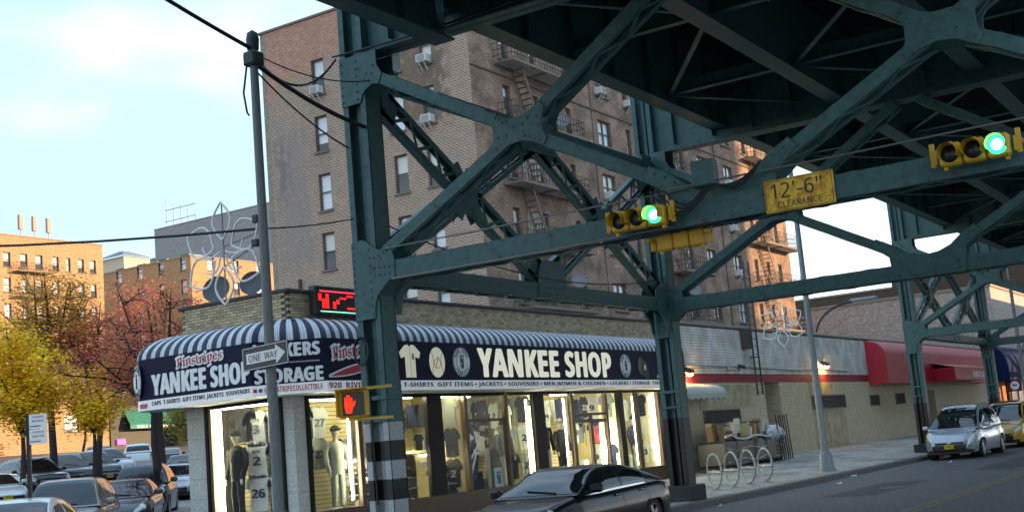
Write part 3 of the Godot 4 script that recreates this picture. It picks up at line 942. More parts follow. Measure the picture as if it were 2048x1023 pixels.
	b.q(Vector3(xr, 0, -90.3), Vector3(-44.9, 0, -90.3), Vector3(-44.9, top, -90.3), Vector3(xr, top, -90.3))
	b.q(Vector3(-44.9, 0, -90.3), Vector3(-44.9, 0, zc), Vector3(-44.9, top, zc), Vector3(-44.9, top, -90.3))
	part("wall", b, rm, a)
	b = MB.new()
	b.q(Vector3(-44.9, top - 0.6, zc), Vector3(xr, top - 0.6, zc), Vector3(xr, top - 0.6, -90.3), Vector3(-44.9, top - 0.6, -90.3))
	part("roof", b, mat("tar", lin(0.05, 0.05, 0.05), 0.9), a)
	b = MB.new()
	b.bb(-45.0, xr + 0.08, top, top + 0.12, zc - 0.3, zc + 0.08)
	b.bb(xr - 0.3, xr + 0.08, top, top + 0.12, -90.3, zc - 0.3)
	b.bb(-45.0, -44.7, top, top + 0.12, -90.3, zc - 0.3)
	part("coping", b, mat("coping", lin(0.2, 0.16, 0.13), 0.9), a)
	b = MB.new()
	b.bb(xr, xr + 0.06, 20.02, 20.12, -90.3, zc)
	part("string_course", b, mat("course", lin(0.13, 0.1, 0.08), 0.9), a)
	# iron escapes
	var iron := mat("escape_iron", lin(0.05, 0.045, 0.042), 0.7)
	var fl := [20.6, 17.55, 14.45, 11.4, 8.3]
	fire_escape(a, xr, -50.5, -57.3, fl, iron)
	fire_escape(a, xr, -68.6, -73.4, fl, iron)
	fire_escape(a, xr, -82.5, -90.1, fl, iron)
	# scrolled white graffiti painted beside the near escape windows
	for k in 3:
		var g := MB.new()
		var yy: float = [14.9, 12.0, 8.9][k]
		for i in 6:
			var pts := []
			for s in 13:
				var an := TAU * s / 12.0
				pts.append(Vector3(xr + 0.012, yy + 0.75 + sin(an) * (0.72 - 0.06 * i), -52.65 - i * 0.16 + cos(an) * 0.16))
			g.tube(pts, 0.022, 4, false)
		part("graffiti", g, mat("graffiti_white", lin(0.6, 0.6, 0.58), 0.8), a)
	for k in 2:
		var g := MB.new()
		var yy: float = [11.9, 8.9][k]
		for i in 7:
			var pts := []
			for s in 11:
				var an := TAU * s / 10.0
				pts.append(Vector3(xr + 0.012, yy + 0.85 + sin(an) * 0.7, [-69.4, -84.2][k] - i * 0.13 + cos(an * 2) * 0.15))
			g.tube(pts, 0.02, 4, false)
		part("graffiti", g, mat("graffiti_pink", lin(0.5, 0.36, 0.38), 0.8) if k == 0 else mats["graffiti_white"], a)
	# dish aerials and a flue pipe
	for d in [[-31.2, 9.9, -56.0], [-31.2, 18.4, -55.8], [-31.2, 10.3, -70.5]]:
		var g := MB.new()
		var bs := Basis(Vector3.UP, 0.7) * Basis(Vector3.RIGHT, 1.2)
		g.lathe(Vector3(d[0] + 0.35, d[1], d[2]), [Vector2(0.42, 0.1), Vector2(0.3, 0.03), Vector2(0.01, 0.0)], 14, bs)
		g.bar(Vector3(d[0] - 0.28, d[1], d[2]), Vector3(d[0] + 0.35, d[1], d[2]), 0.04, 0.04)
		part("dish_aerial", g, mat("dish_grey", lin(0.22, 0.22, 0.23), 0.6), a)
	b = MB.new()
	b.tube([Vector3(-43.0, 4.0, zc + 0.1), Vector3(-43.0, 11.2, zc + 0.1)], 0.09, 8)
	part("flue_pipe", b, iron, a)
	b = MB.new()
	for w in [[-37.2, zc + 0.05, 0.02], [xr + 0.05, -60.3, 0.02], [xr + 0.05, -77.5, 0.03]]:
		b = MB.new()
		b.tube([Vector3(w[0], 5, w[1]), Vector3(w[0], 24.5, w[1])], w[2], 5)
		part("wall_cable", b, iron, a)
func im_scale(c: Color, f: float) -> Color:
	return Color(c.r * f, c.g * f, c.b * f)

# ---------------------------------------------------------------- the corner shop
const AW := [[-22.25, -20.05], [-22.22, -19.45], [-22.08, -19.15], [-21.85, -19.0], [-18.45, -19.0], [-17.3, -20.05], [-17.3, -38.0]]
const AI := [[-21.62, -20.13], [-21.61, -20.12], [-21.6, -20.11], [-21.55, -20.1], [-18.75, -20.1], [-18.35, -20.5], [-18.35, -38.0]]
func aw_path(step: float) -> Array:   # points along the awning: [outer, inner, distance]
	var r := []
	var d := 0.0
	for i in AW.size() - 1:
		var a := Vector2(AW[i][0], AW[i][1]); var b := Vector2(AW[i + 1][0], AW[i + 1][1])
		var c := Vector2(AI[i][0], AI[i][1]); var e := Vector2(AI[i + 1][0], AI[i + 1][1])
		var l := a.distance_to(b)
		var n := maxi(1, int(round(l / step)))
		for k in n:
			r.append([a.lerp(b, float(k) / n), c.lerp(e, float(k) / n), d + l * k / n])
		d += l
	r.append([Vector2(AW[-1][0], AW[-1][1]), Vector2(AI[-1][0], AI[-1][1]), d])
	return r
func shop() -> void:
	var s := thing("corner_shop", "single-storey tan brick corner shop with big lit display windows", "shop")
	var yellow := mat("tan_brick_core", lin(0.19, 0.165, 0.12), 0.95)
	var xw := -18.4; var zw := -20.15; var xl := -21.62; var ze := -38.6
	# body behind the brick skin, roof
	var b := MB.new()
	b.q(Vector3(xl, 4.2, zw - 0.02), Vector3(xw - 0.02, 4.2, zw - 0.02), Vector3(xw - 0.02, 5.5, zw - 0.02), Vector3(xl, 5.5, zw - 0.02))
	b.q(Vector3(xw - 0.02, 4.2, zw - 0.02), Vector3(xw - 0.02, 4.2, ze), Vector3(xw - 0.02, 5.5, ze), Vector3(xw - 0.02, 5.5, zw - 0.02))
	b.q(Vector3(xl, -0.2, -40), Vector3(xl, -0.2, zw - 0.02), Vector3(xl, 5.5, zw - 0.02), Vector3(xl, 5.5, -40))
	b.q(Vector3(xl, 5.2, zw - 0.02), Vector3(xw - 0.02, 5.2, zw - 0.02), Vector3(xw - 0.02, 5.2, -40), Vector3(xl, 5.2, -40))
	var wall := part("wall", b, yellow, s)
	# bricks, the nearest 300 one by one, the rest as one sheet of copies
	var bm := []
	for k in 5:
		var f: float = [1.0, 0.84, 1.12, 0.7, 0.94][k]
		var p := MB.new()
		p.cbox(Vector3.ZERO, Vector3(0.196, 0.06, 0.03), 0.004)
		bm.append(p.mesh(mat("tan_brick%d" % k, lin(0.60 * f, 0.475 * f, 0.30 * f), 0.9, {"tex": grain(0.3), "scale": Vector3(1.2, 1.2, 1)})))
	var rest := [[], [], [], [], []]
	var rr := RandomNumberGenerator.new(); rr.seed = 2
	var cnt := 0
	for i in 18:
		var y := 4.24 + i * 0.068 + 0.034
		var off := 0.103 if i % 2 else 0.0
		for k in 16:
			var x := xl + 0.1 + off + k * 0.206
			if x > xw - 0.05: continue
			var tr := Transform3D(Basis(), Vector3(x, y, zw + 0.012 + rr.randf_range(-0.002, 0.003)))
			var v := rr.randi() % 5
			if cnt < 190 and i >= 6: inst("brick", bm[v], wall, tr); cnt += 1
			else: rest[v].append(tr)
		for k in 90:
			var z := zw - 0.1 - off - k * 0.206
			if z < ze + 0.05: continue
			var tr := Transform3D(FX, Vector3(xw + 0.012 + rr.randf_range(-0.002, 0.003), y, z))
			var v := rr.randi() % 5
			if i >= 6 and k < 10 and cnt < 300: inst("brick", bm[v], wall, tr); cnt += 1
			else: rest[v].append(tr)
	for v in 5:
		var mm := MultiMesh.new()
		mm.transform_format = MultiMesh.TRANSFORM_3D
		mm.mesh = bm[v]
		mm.instance_count = rest[v].size()
		for i in rest[v].size(): mm.set_instance_transform(i, rest[v][i])
		var mi := MultiMeshInstance3D.new()
		mi.multimesh = mm; mi.name = "brickwork"
		wall.add_child(mi, true)
		mi.set_meta("kind", "stuff")
	b = MB.new()
	b.cbox(Vector3((xl + xw) / 2, 5.5, zw - 0.08), Vector3(xw - xl + 0.16, 0.09, 0.3), 0.02)
	b.cbox(Vector3(xw - 0.08, 5.501, (zw + ze) / 2 - 0.13), Vector3(0.3, 0.091, zw - ze - 0.16), 0.02)
	part("coping", b, mat("coping_dark", lin(0.05, 0.045, 0.045), 0.7, {"tex": grain(0.3)}), s)
	# corner piers
	var stone := mat("white_pier", lin(0.62, 0.62, 0.60), 0.8, {"tex": noise_tex("pier", 0.04, Color(0.86, 0.85, 0.82), Color.WHITE, 6, 512, 31), "scale": Vector3(0.6, 0.6, 1)})
	for p in [[-21.62, -20.98, -20.6, -20.13], [-18.66, -18.36, -20.52, -20.12], [-18.7, -18.4, -39.0, -38.2]]:
		b = MB.new()
		for i in 8:
			var y0 := -0.2 + i * 0.45
			b.cbox(Vector3((p[0] + p[1]) / 2, y0 + 0.225, (p[2] + p[3]) / 2), Vector3(p[1] - p[0], 0.446, p[3] - p[2]), 0.006)
		part("pier", b, stone, s)
	# floor, ceiling, inner walls of the displays
	var dark := mat("shop_dark", lin(0.03, 0.028, 0.025), 0.7)
	b = MB.new()
	b.q(Vector3(xl, 3.26, zw - 0.02), Vector3(xw, 3.26, zw - 0.02), Vector3(xw, 3.26, ze), Vector3(xl, 3.26, ze))
	part("ceiling", b, mat("ceiling_white", lin(0.6, 0.6, 0.55), 0.9), s)
	b = MB.new()
	b.bb(xl + 0.05, xw - 0.1, 0.3, 0.62, ze + 0.1, zw - 0.06)
	part("display_floor", b, mat("display_floor", lin(0.35, 0.31, 0.2), 0.6), s)
	b = MB.new()
	b.q(Vector3(xl + 0.1, 0.2, ze), Vector3(xl + 0.1, 0.2, zw - 1.2), Vector3(xl + 0.1, 3.26, zw - 1.2), Vector3(xl + 0.1, 3.26, ze))
	b.bb(xl + 0.06, xw - 0.06, 0.2, 3.26, ze - 0.02, ze + 0.06)
	part("inner_wall", b, mat("inner_cream", lin(0.5, 0.46, 0.3), 0.9), s)
	var cream := mat("slatwall_cream", lin(0.72, 0.63, 0.32), 0.6)
	var sl := MB.new()
	sl.bb(-20.9, -18.72, 0.5, 3.2, -20.99, -20.96)
	var sw := part("slatwall", sl, mat("slat_groove", lin(0.12, 0.1, 0.05), 0.8), s)
	for i in 26:
		var p := MB.new()
		p.cbox(Vector3(-19.81, 0.66 + i * 0.1, -20.945), Vector3(2.15, 0.088, 0.03), 0.006)
		part("slat", p, cream, sw)
	sl = MB.new()
	sl.bb(-19.42, -19.38, 0.5, 3.2, -23.2, -20.99)
	sw = part("slatwall", sl, mats["slat_groove"], s)
	for i in 26:
		var p := MB.new()
		p.cbox(Vector3(-19.365, 0.66 + i * 0.1, -22.1), Vector3(0.03, 0.088, 2.2), 0.006)
		part("slat", p, cream, sw)
	sl = MB.new()
	sl.bb(-20.1, -20.06, 0.5, 3.2, ze + 0.1, -26.6)
	sw = part("slatwall", sl, mats["slat_groove"], s)
	for i in 26:
		var p := MB.new()
		p.cbox(Vector3(-20.045, 0.66 + i * 0.1, (-26.6 + ze) / 2), Vector3(0.03, 0.088, 11.8), 0.006)
		part("slat", p, cream, sw)
	for z in [-23.22, -26.6, -30.2, -35.2]:   # cross partitions
		b = MB.new()
		b.bb(-20.05, xw - 0.12, 0.6, 3.2, z - 0.04, z + 0.04)
		part("partition", b, cream if z != -23.22 else dark, s)
	# storefront framing: dark piers, brown mullions, head rail, stall riser
	var brown := mat("bronze_frame", lin(0.085, 0.048, 0.026), 0.4, {"tex": grain(0.25)})
	var blackm := mat("black_frame", lin(0.012, 0.012, 0.012), 0.4, {"spec": 0.25})
	for p in [[-20.55, 0.12, 1], [-22.28, 0.14, 0], [-23.5, 0.16, 0], [-25.2, 0.62, 1], [-26.57, 0.14, 0], [-28.5, 0.14, 0], [-30.2, 0.56, 1], [-32.1, 0.16, 0], [-34.22, 0.1, 0], [-35.17, 0.34, 1], [-36.33, 0.16, 0], [-37.95, 0.22, 0], [-38.15, 0.2, 1]]:
		b = MB.new()
		b.cbox(Vector3(xw + 0.02, 1.75, p[0]), Vector3(0.14, 3.1, p[1]), 0.01)
		part("mullion", b, blackm if p[2] else brown, s)
	for p in [[-20.95, 0.1, 1], [-20.83, 0.08, 0], [-18.7, 0.1, 1]]:
		b = MB.new()
		b.cbox(Vector3(p[0], 1.75, zw + 0.02), Vector3(p[1], 3.1, 0.14), 0.01)
		part("mullion", b, blackm if p[2] else brown, s)
	b = MB.new()
	b.cbox(Vector3(xw + 0.02, 3.2, -29.3), Vector3(0.12, 0.16, 17.6), 0.01)
	b.cbox(Vector3(-19.8, 3.2, zw + 0.02), Vector3(2.2, 0.16, 0.12), 0.01)
	part("head_rail", b, blackm, s)
	b = MB.new()
	b.cbox(Vector3(xw + 0.02, 2.48, -27.5), Vector3(0.09, 0.07, 1.86), 0.01)
	part("transom", b, brown, s)
	b = MB.new()
	b.cbox(Vector3(xw + 0.02, 2.5, -33.16), Vector3(0.09, 0.08, 2.02), 0.01)
	b.cbox(Vector3(xw + 0.02, 1.4, -33.2), Vector3(0.1, 2.2, 0.14), 0.01)
	b.cbox(Vector3(xw + 0.02, 2.3, -33.16), Vector3(0.085, 0.1, 1.98), 0.01)
	part("door_frame", b, brown, s)
	b = MB.new()
	b.cbox(Vector3(xw + 0.01, 0.4, -26.2), Vector3(0.2, 0.62, 11.6), 0.01)
	part("stall_riser", b, brown, s)
	b = MB.new()
	b.cbox(Vector3(xw + 0.01, 0.4, -36.3), Vector3(0.2, 0.62, 3.9), 0.01)
	part("stall_riser", b, brown, s)
	b = MB.new()
	b.cbox(Vector3(-19.8, 0.45, zw + 0.01), Vector3(2.3, 0.72, 0.2), 0.01)
	part("stall_riser", b, brown, s)
	var glass := mat("shop_glass", lin(0.75, 0.8, 0.8), 0.02, {"alpha": 0.04, "spec": 0.22})
	for p in [[-20.6, -22.2], [-22.36, -23.42], [-23.58, -24.9], [-25.5, -26.5], [-26.64, -28.43], [-28.57, -29.92], [-30.48, -32.02], [-32.18, -33.13], [-33.27, -34.17], [-34.27, -35.0], [-35.34, -36.25], [-36.41, -37.84]]:
		b = MB.new()
		b.q(Vector3(xw + 0.02, 0.7, p[0]), Vector3(xw + 0.02, 0.7, p[1]), Vector3(xw + 0.02, 3.13, p[1]), Vector3(xw + 0.02, 3.13, p[0]))
		part("pane", b, glass, s)
	b = MB.new()
	b.q(Vector3(-20.79, 0.8, zw + 0.02), Vector3(-18.75, 0.8, zw + 0.02), Vector3(-18.75, 3.13, zw + 0.02), Vector3(-20.79, 3.13, zw + 0.02))
	part("pane", b, glass, s)
	# satellite dishes on the roof edge
	for d in [[-21.2, 5.92, -20.9, 0.34], [-20.05, 5.9, -20.9, 0.3]]:
		var g := MB.new()
		var bs := Basis(Vector3.UP, 0.4) * Basis(Vector3.RIGHT, 1.25)
		g.lathe(Vector3(d[0], d[1], d[2]), [Vector2(d[3], 0.12), Vector2(d[3] * 0.7, 0.04), Vector2(0.01, 0.0)], 18, bs)
		g.tube([Vector3(d[0], 5.2, d[2] - 0.1), Vector3(d[0], d[1], d[2] - 0.02)], 0.03, 6)
		part("dish_aerial", g, mat("dish_dark", lin(0.07, 0.075, 0.085), 0.5), s)
	lights_in_shop(s, xw, zw)
	awning()

func lamp_tube(called: String, a: Vector3, e: Vector3, face: Vector3, energy: float, label: String) -> void:
	var t := thing(called, label, "lamp", Vector3.ZERO, 0, "fluorescent tubes in the shop windows")
	var b := MB.new()
	b.tube([a, e], 0.02, 8)
	part("tube", b, mat("tube_glow", Color(1, 1, 0.9), 0.4, {"emit": Color(1.0, 0.98, 0.84), "e": 3.5}), t)
	b = MB.new()
	b.bar(a - face * 0.04, e - face * 0.04, 0.06, 0.03, face)
	part("batten", b, mat("batten_white", lin(0.7, 0.7, 0.68), 0.5), t)
	var l := AreaLight3D.new()
	l.name = "glow"
	var f := (e - a).normalized()
	var z := -face.normalized()
	l.transform = Transform3D(Basis(f, (-z).cross(f).normalized(), -z), (a + e) / 2 + face * 0.03)
	l.area_size = Vector2(a.distance_to(e), 0.05)
	l.light_color = Color(1.0, 0.97, 0.82); l.light_energy = energy * 4.8
	l.shadow_enabled = true
	t.add_child(l)
func lights_in_shop(s: Node3D, xw: float, zw: float) -> void:
	lamp_tube("display_lamp", Vector3(-20.72, 0.85, zw - 0.14), Vector3(-20.72, 3.05, zw - 0.14), Vector3(0.8, 0, -0.6), 1.3, "upright glowing tube beside the dark mannequin")
	lamp_tube("display_lamp", Vector3(-20.6, 3.12, zw - 0.12), Vector3(-18.9, 3.12, zw - 0.12), Vector3(0, -0.8, -0.6), 1.1, "level glowing tube above the numbered jerseys by the corner")
	lamp_tube("display_lamp", Vector3(xw - 0.14, 0.85, -22.12), Vector3(xw - 0.14, 3.0, -22.12), Vector3(-0.6, 0, 0.8), 1.3, "upright glowing tube beside the grey uniform mannequin")
	lamp_tube("display_lamp", Vector3(xw - 0.12, 3.12, -20.75), Vector3(xw - 0.12, 3.12, -22.1), Vector3(-0.6, -0.8, 0), 0.9, "level glowing tube above the grey uniform mannequin")
	for p in [[-22.5, -23.3], [-23.7, -24.8], [-25.6, -26.45]]:
		lamp_tube("display_lamp", Vector3(-19.2, 1.72, p[0]), Vector3(-19.2, 1.72, p[1]), Vector3(0.2, -0.98, 0), 1.2, "level glowing tube under a shelf of caps")
		lamp_tube("display_lamp", Vector3(xw - 0.3, 3.15, p[0]), Vector3(xw - 0.3, 3.15, p[1]), Vector3(-0.4, -0.9, 0), 1.0, "level glowing tube over the cap shelves")
	for z in [-29.86, -31.96, -34.1, -36.42, -37.76]:
		lamp_tube("display_lamp", Vector3(xw - 0.14, 0.8, z), Vector3(xw - 0.14, 3.0 if z != -34.1 else 2.2, z), Vector3(-0.8, 0, 0.6), 1.5, "upright glowing tube on a window post by the shop door")
	lamp_tube("display_lamp", Vector3(xw - 0.2, 0.8, -34.35), Vector3(xw - 0.45, 1.75, -34.95), Vector3(0.8, 0, 0.6), 0.7, "glowing tube leaning aslant in the window past the door")
	for z in [-27.5, -31.2, -33.2, -36.4]:
		lamp_tube("display_lamp", Vector3(-19.3, 3.18, z - 0.7), Vector3(-19.3, 3.18, z + 0.7), Vector3(0, -1, 0), 0.9, "level glowing tube under the ceiling of the long display")

func emblem(root: Node3D, fr: Transform3D, r: float, squash := 1.0) -> void:   # round white badge with interlocked letters
	var wm: Material = mats["sign_white"]; var nm: Material = mats["sign_navy"]
	var disc := func(rad: float, d: float, z: float) -> MB:
		var b := MB.new()
		var pl := PackedVector2Array()
		for k in 28: pl.push_back(Vector2(cos(TAU * k / 28) * rad * squash, sin(TAU * k / 28) * rad))
		b.prism(pl, fr.translated_local(Vector3(0, 0, z)), d)
		return b
	var e := part("emblem", disc.call(r, 0.006, 0.0), wm, root)
	part("ring", disc.call(r * 0.97, 0.003, 0.006), nm, e)
	part("field", disc.call(r * 0.93, 0.003, 0.009), wm, e)
	part("ring", disc.call(r * 0.66, 0.003, 0.012), nm, e)
	part("field", disc.call(r * 0.63, 0.003, 0.015), wm, e)
	monogram(e, fr.translated_local(Vector3(0, 0, 0.018)), r * 0.5 * squash, r * 0.95, nm)
	for w in [["NEW YORK", 1.0], ["YANKEES", -1.0]]:
		var n: int = w[0].length()
		for i in n:
			var an: float = (float(i) - (n - 1) / 2.0) * 0.30
			var p := Vector3(sin(an) * r * 0.8 * squash, cos(an) * r * 0.8 * w[1], 0.012)
			if w[0][i] != " ":
				text("letter", w[0][i], fr * Transform3D(Basis(Vector3(0, 0, 1), -an * w[1]), p), 0, r * 0.2, 0.004, nm, e, "bold")
func monogram(root: Node3D, fr: Transform3D, w: float, h: float, m: Material) -> void:   # crossed N and Y
	text("letter", "N", fr * Transform3D(Basis(), Vector3(0, -h * 0.08, 0)), w, h * 0.6, 0.004, m, root, "serif")
	text("letter", "Y", fr * Transform3D(Basis(), Vector3(0, 0.0, 0.003)), w * 0.85, h * 0.95, 0.004, m, root, "serif")

func aw_band(y0: float, y1: float, m: Material, root: Node3D, called: String, o0 := 0.0, o1 := 0.0, seg := 6.0) -> void:
	var pts := aw_path(seg)
	var b := MB.new()
	for i in pts.size() - 1:
		var a: Vector2 = pts[i][0].lerp(pts[i][1], o0); var e: Vector2 = pts[i + 1][0].lerp(pts[i + 1][1], o0)
		var c: Vector2 = pts[i][0].lerp(pts[i][1], o1); var d: Vector2 = pts[i + 1][0].lerp(pts[i + 1][1], o1)
		b.q(Vector3(a.x, y0, a.y), Vector3(e.x, y0, e.y), Vector3(d.x, y1, d.y), Vector3(c.x, y1, c.y))
	part(called, b, m, root)
func awning() -> void:
	var w := thing("shop_awning", "navy shop awning with white lettering and a rolled striped top round the corner", "awning")
	var navy := mat("sign_navy", lin(0.008, 0.011, 0.032), 0.5, {"tex": grain(0.15), "spec": 0.25})
	var white := mat("sign_white", lin(0.84, 0.84, 0.82), 0.5, {"tex": grain(0.08)})
	var red := mat("sign_red", lin(0.42, 0.02, 0.035), 0.5)
	var strip := mat("strip_white", lin(0.66, 0.67, 0.68), 0.4, {"tex": grain(0.15), "scale": Vector3(0.4, 0.4, 1)})
	strip.emission_enabled = true; strip.emission = Color(0.95, 0.97, 1.0); strip.emission_energy_multiplier = 0.1   # faint glow added; a strip lit from inside is assumed
	aw_band(3.2, 3.425, strip, w, "text_strip")
	aw_band(3.425, 4.33, navy, w, "sign_face", 0.002, 0.002)
	aw_band(3.2, 3.2, mat("soffit", lin(0.5, 0.5, 0.47), 0.6), w, "soffit", 0.0, 1.0)
	# striped roll
	var pts := aw_path(0.0145)
	var b := MB.new()
	var rows := []
	var colr := []
	for p in pts:
		var row := PackedVector3Array()
		for k in 9:
			var an := PI / 2 * k / 8
			var f := 1 - cos(an)
			var q: Vector2 = p[0].lerp(p[1], f * 0.97)
			row.push_back(Vector3(q.x, 4.33 + sin(an) * 0.55, q.y))
		rows.append(row)
		var ph: float = fposmod(p[2], 0.29) / 0.29
		var c := Color(0.009, 0.012, 0.036)
		if ph > 0.53:
			var s := int((ph - 0.53) * 22) % 3
			c = Color(0.62, 0.63, 0.66) if s != 1 else Color(0.33, 0.34, 0.39)
		colr.append(c)
	for i in rows.size() - 1:
		b.col = colr[i]
		b.grid([rows[i], rows[i + 1]], true)
	part("striped_roll", b, mat("stripe_cloth", Color.WHITE, 0.55, {"vc": 1}), w)
	b = MB.new()
	var e0 := Vector3(-17.3, 0, -38.0); var pl := PackedVector2Array([Vector2(0, 3.2), Vector2(1.05, 3.2), Vector2(1.05, 4.33)])
	for k in 9: pl.push_back(Vector2(1.05 - 1.05 * (1 - cos(PI / 2 * k / 8)), 4.33 + 0.55 * sin(PI / 2 * k / 8)))
	b.prism(pl, Transform3D(Basis(Vector3(1, 0, 0), Vector3(0, 1, 0), Vector3(0, 0, 1)), Vector3(-18.35, 0, -38.03)), 0.02)
	part("end_panel", b, navy, w)
	var lit := mat("sign_glow", lin(0.84, 0.84, 0.78), 0.5, {"emit": Color(1.0, 0.97, 0.82), "e": 0.2})  # glow added to the letters; a sign lit from inside is assumed
	# lettering, left face (z = -19.0)
	var z := -18.995
	var L := func(cx: float, cy: float) -> Transform3D: return Transform3D(FZ, Vector3(cx, cy, z))
	text("lettering", "YANKEE SHOP", L.call(-19.95, 3.735), 2.95, 0.44, 0.008, white, w, "heavy")
	text("lettering", "Pinstripes", Transform3D(Basis(FZ * Basis(Vector3(0, 0, 1), 0.03)), Vector3(-19.93, 4.13, z)), 1.42, 0.33, 0.006, white, w, "serif_fat")
	text("lettering", "Pinstripes", Transform3D(Basis(FZ * Basis(Vector3(0, 0, 1), 0.03)), Vector3(-19.93, 4.13, z + 0.007)), 1.36, 0.27, 0.006, red, w, "serif_slant")
	text("lettering", "CAPS  T-SHIRTS  GIFT ITEMS  JACKETS  SOUVENIRS", L.call(-19.98, 3.325), 2.96, 0.115, 0.005, mats["sign_navy"], w, "bold")
	text("lettering", "PINSTRIPE", L.call(-21.72, 3.3), 0.24, 0.1, 0.005, red, w, "bold")
	emblem(w, Transform3D(Basis(Vector3.UP, -0.2), Vector3(-21.86, 3.85, -18.96)), 0.37, 0.42)
	# chamfer
	var cd := Vector3(1.15, 0, -1.05).normalized(); var cn := Vector3(0.674, 0, 0.738).normalized()
	var cb := Basis(cd, Vector3.UP, cn)
	var C := func(t: float, y: float) -> Transform3D: return Transform3D(cb, Vector3(-18.45, y, -19.0) + cd * t + cn * 0.005)
	text("lettering", "LOCKERS", C.call(0.76, 4.13), 1.36, 0.28, 0.008, white, w, "heavy")
	text("lettering", "STORAGE", C.call(0.78, 3.6), 1.4, 0.29, 0.008, white, w, "heavy")
	b = MB.new()
	var lr: Transform3D = C.call(0.78, 3.865)
	b.box(lr.origin, Vector3(1.3, 0.022, 0.006), cb)
	part("rule", b, white, w)
	b = MB.new()
	b.box(lr.origin + Vector3(0, 0, 0) + cn * 0.004, Vector3(1.29, 0.01, 0.006), cb)
	part("rule", b, red, w)
	text("lettering", "@PINSTRIPECOLLECTIBLE", C.call(0.86, 3.315), 1.2, 0.13, 0.005, red, w, "bold")
	for k in 2:
		b = MB.new()
		var ic: Transform3D = C.call(0.07 + k * 0.11, 3.315)
		b.box(ic.origin, Vector3(0.075, 0.075, 0.006), cb)
		part("icon", b, red if k == 0 else mat("icon_blue", lin(0.03, 0.06, 0.3), 0.5), w)
	# avenue face (x = -17.3)
	var R := func(zz: float, y: float) -> Transform3D: return Transform3D(FX, Vector3(-17.294, y, zz))
	text("lettering", "YANKEE SHOP", R.call(-29.29, 3.865), 7.0, 0.7, 0.008, lit, w, "heavy")
	for zz in [-21.0, -36.75]:
		text("lettering", "Pinstripes", Transform3D(FX * Basis(Vector3(0, 0, 1), 0.06), Vector3(-17.294, 4.02, zz - 0.02)), 1.55, 0.42, 0.006, white, w, "serif_fat")
		text("lettering", "Pinstripes", Transform3D(FX * Basis(Vector3(0, 0, 1), 0.06), Vector3(-17.287, 4.02, zz - 0.02)), 1.48, 0.35, 0.006, red, w, "serif_slant")
		for k in 2:
			b = MB.new()
			var sw := PackedVector2Array()
			var g := 0.03 - 0.03 * k
			for i in 11:
				var t := i / 10.0
				sw.push_back(Vector2(-0.85 - g + t * (1.7 + 2 * g), 0.28 * sin(PI * t * 0.62) + g))
			for i in 11:
				var t := 1.0 - i / 10.0
				sw.push_back(Vector2(-0.85 - g + t * (1.7 + 2 * g), 0.28 * sin(PI * t * 0.62) - 0.16 * sin(PI * t) - g))
			b.prism(sw, Transform3D(FX, Vector3(-17.294 + 0.006 * k, 3.52, zz)), 0.006)
			part("swoosh", b, white if k == 0 else red, w)
	text("lettering", "920  RIVER AVE", R.call(-20.98, 3.33), 1.75, 0.12, 0.005, mat("sign_maroon", lin(0.12, 0.01, 0.02), 0.5), w, "bold")
	text("lettering", "• T-SHIRTS  GIFT ITEMS • JACKETS • SOUVENIRS • MEN,WOMEN & CHILDREN • LOCKERS / STORAGE  718-", R.call(-29.25, 3.315), 13.5, 0.13, 0.005, navy, w, "bold")
	emblem(w, R.call(-25.05, 3.87), 0.36)
	emblem(w, R.call(-33.75, 3.85), 0.35)
	# shirt badge
	b = MB.new()
	b.prism(PackedVector2Array([Vector2(-0.19, -0.38), Vector2(0.19, -0.38), Vector2(0.19, 0.1), Vector2(0.34, 0.06), Vector2(0.4, 0.2), Vector2(0.18, 0.36), Vector2(0.08, 0.38), Vector2(0, 0.33), Vector2(-0.08, 0.38), Vector2(-0.18, 0.36), Vector2(-0.4, 0.2), Vector2(-0.34, 0.06), Vector2(-0.19, 0.1)]), R.call(-22.98, 3.87), 0.008)
	var sh := part("shirt_badge", b, mat("badge_cream", lin(0.62, 0.62, 0.52), 0.6, {"emit": Color(1.0, 0.97, 0.78), "e": 0.12}), w)
	monogram(sh, R.call(-22.98, 3.97).translated_local(Vector3(0.1, 0, 0.01)), 0.09, 0.16, navy)
	b = MB.new()
	b.box(R.call(-22.98, 3.85).origin + Vector3(0.01, 0, 0), Vector3(0.006, 0.72, 0.008))
	part("placket", b, mat("placket", lin(0.3, 0.3, 0.27), 0.6), sh)
	# ball badge
	b = MB.new()
	var el := PackedVector2Array()
	for k in 26: el.push_back(Vector2(cos(TAU * k / 26) * 0.31, sin(TAU * k / 26) * 0.36))
	b.prism(el, R.call(-24.03, 3.85), 0.01)
	var ball := part("ball_badge", b, mats["badge_cream"], w)
	for sg in [-1.0, 1.0]:
		b = MB.new()
		var ps := []
		for k in 9: ps.append(R.call(-24.03, 3.85) * Vector3(sg * (0.22 - 0.07 * sin(PI * k / 8.0)), -0.26 + 0.52 * k / 8.0, 0.012))
		b.tube(ps, 0.007, 4)
		part("stitch", b, red, ball)
	b = MB.new()
	var ps2 := []
	for k in 15: ps2.append(R.call(-24.03, 3.83) * Vector3(cos(TAU * k / 14.0) * 0.13, sin(TAU * k / 14.0) * 0.12, 0.012))
	b.tube(ps2, 0.008, 4, false)
	b.tube([R.call(-24.03, 3.83) * Vector3(-0.08, -0.12, 0.012), R.call(-24.03, 3.83) * Vector3(0.06, 0.16, 0.012)], 0.012, 4)
	part("print", b, mat("print_rust", lin(0.4, 0.14, 0.06), 0.6), ball)
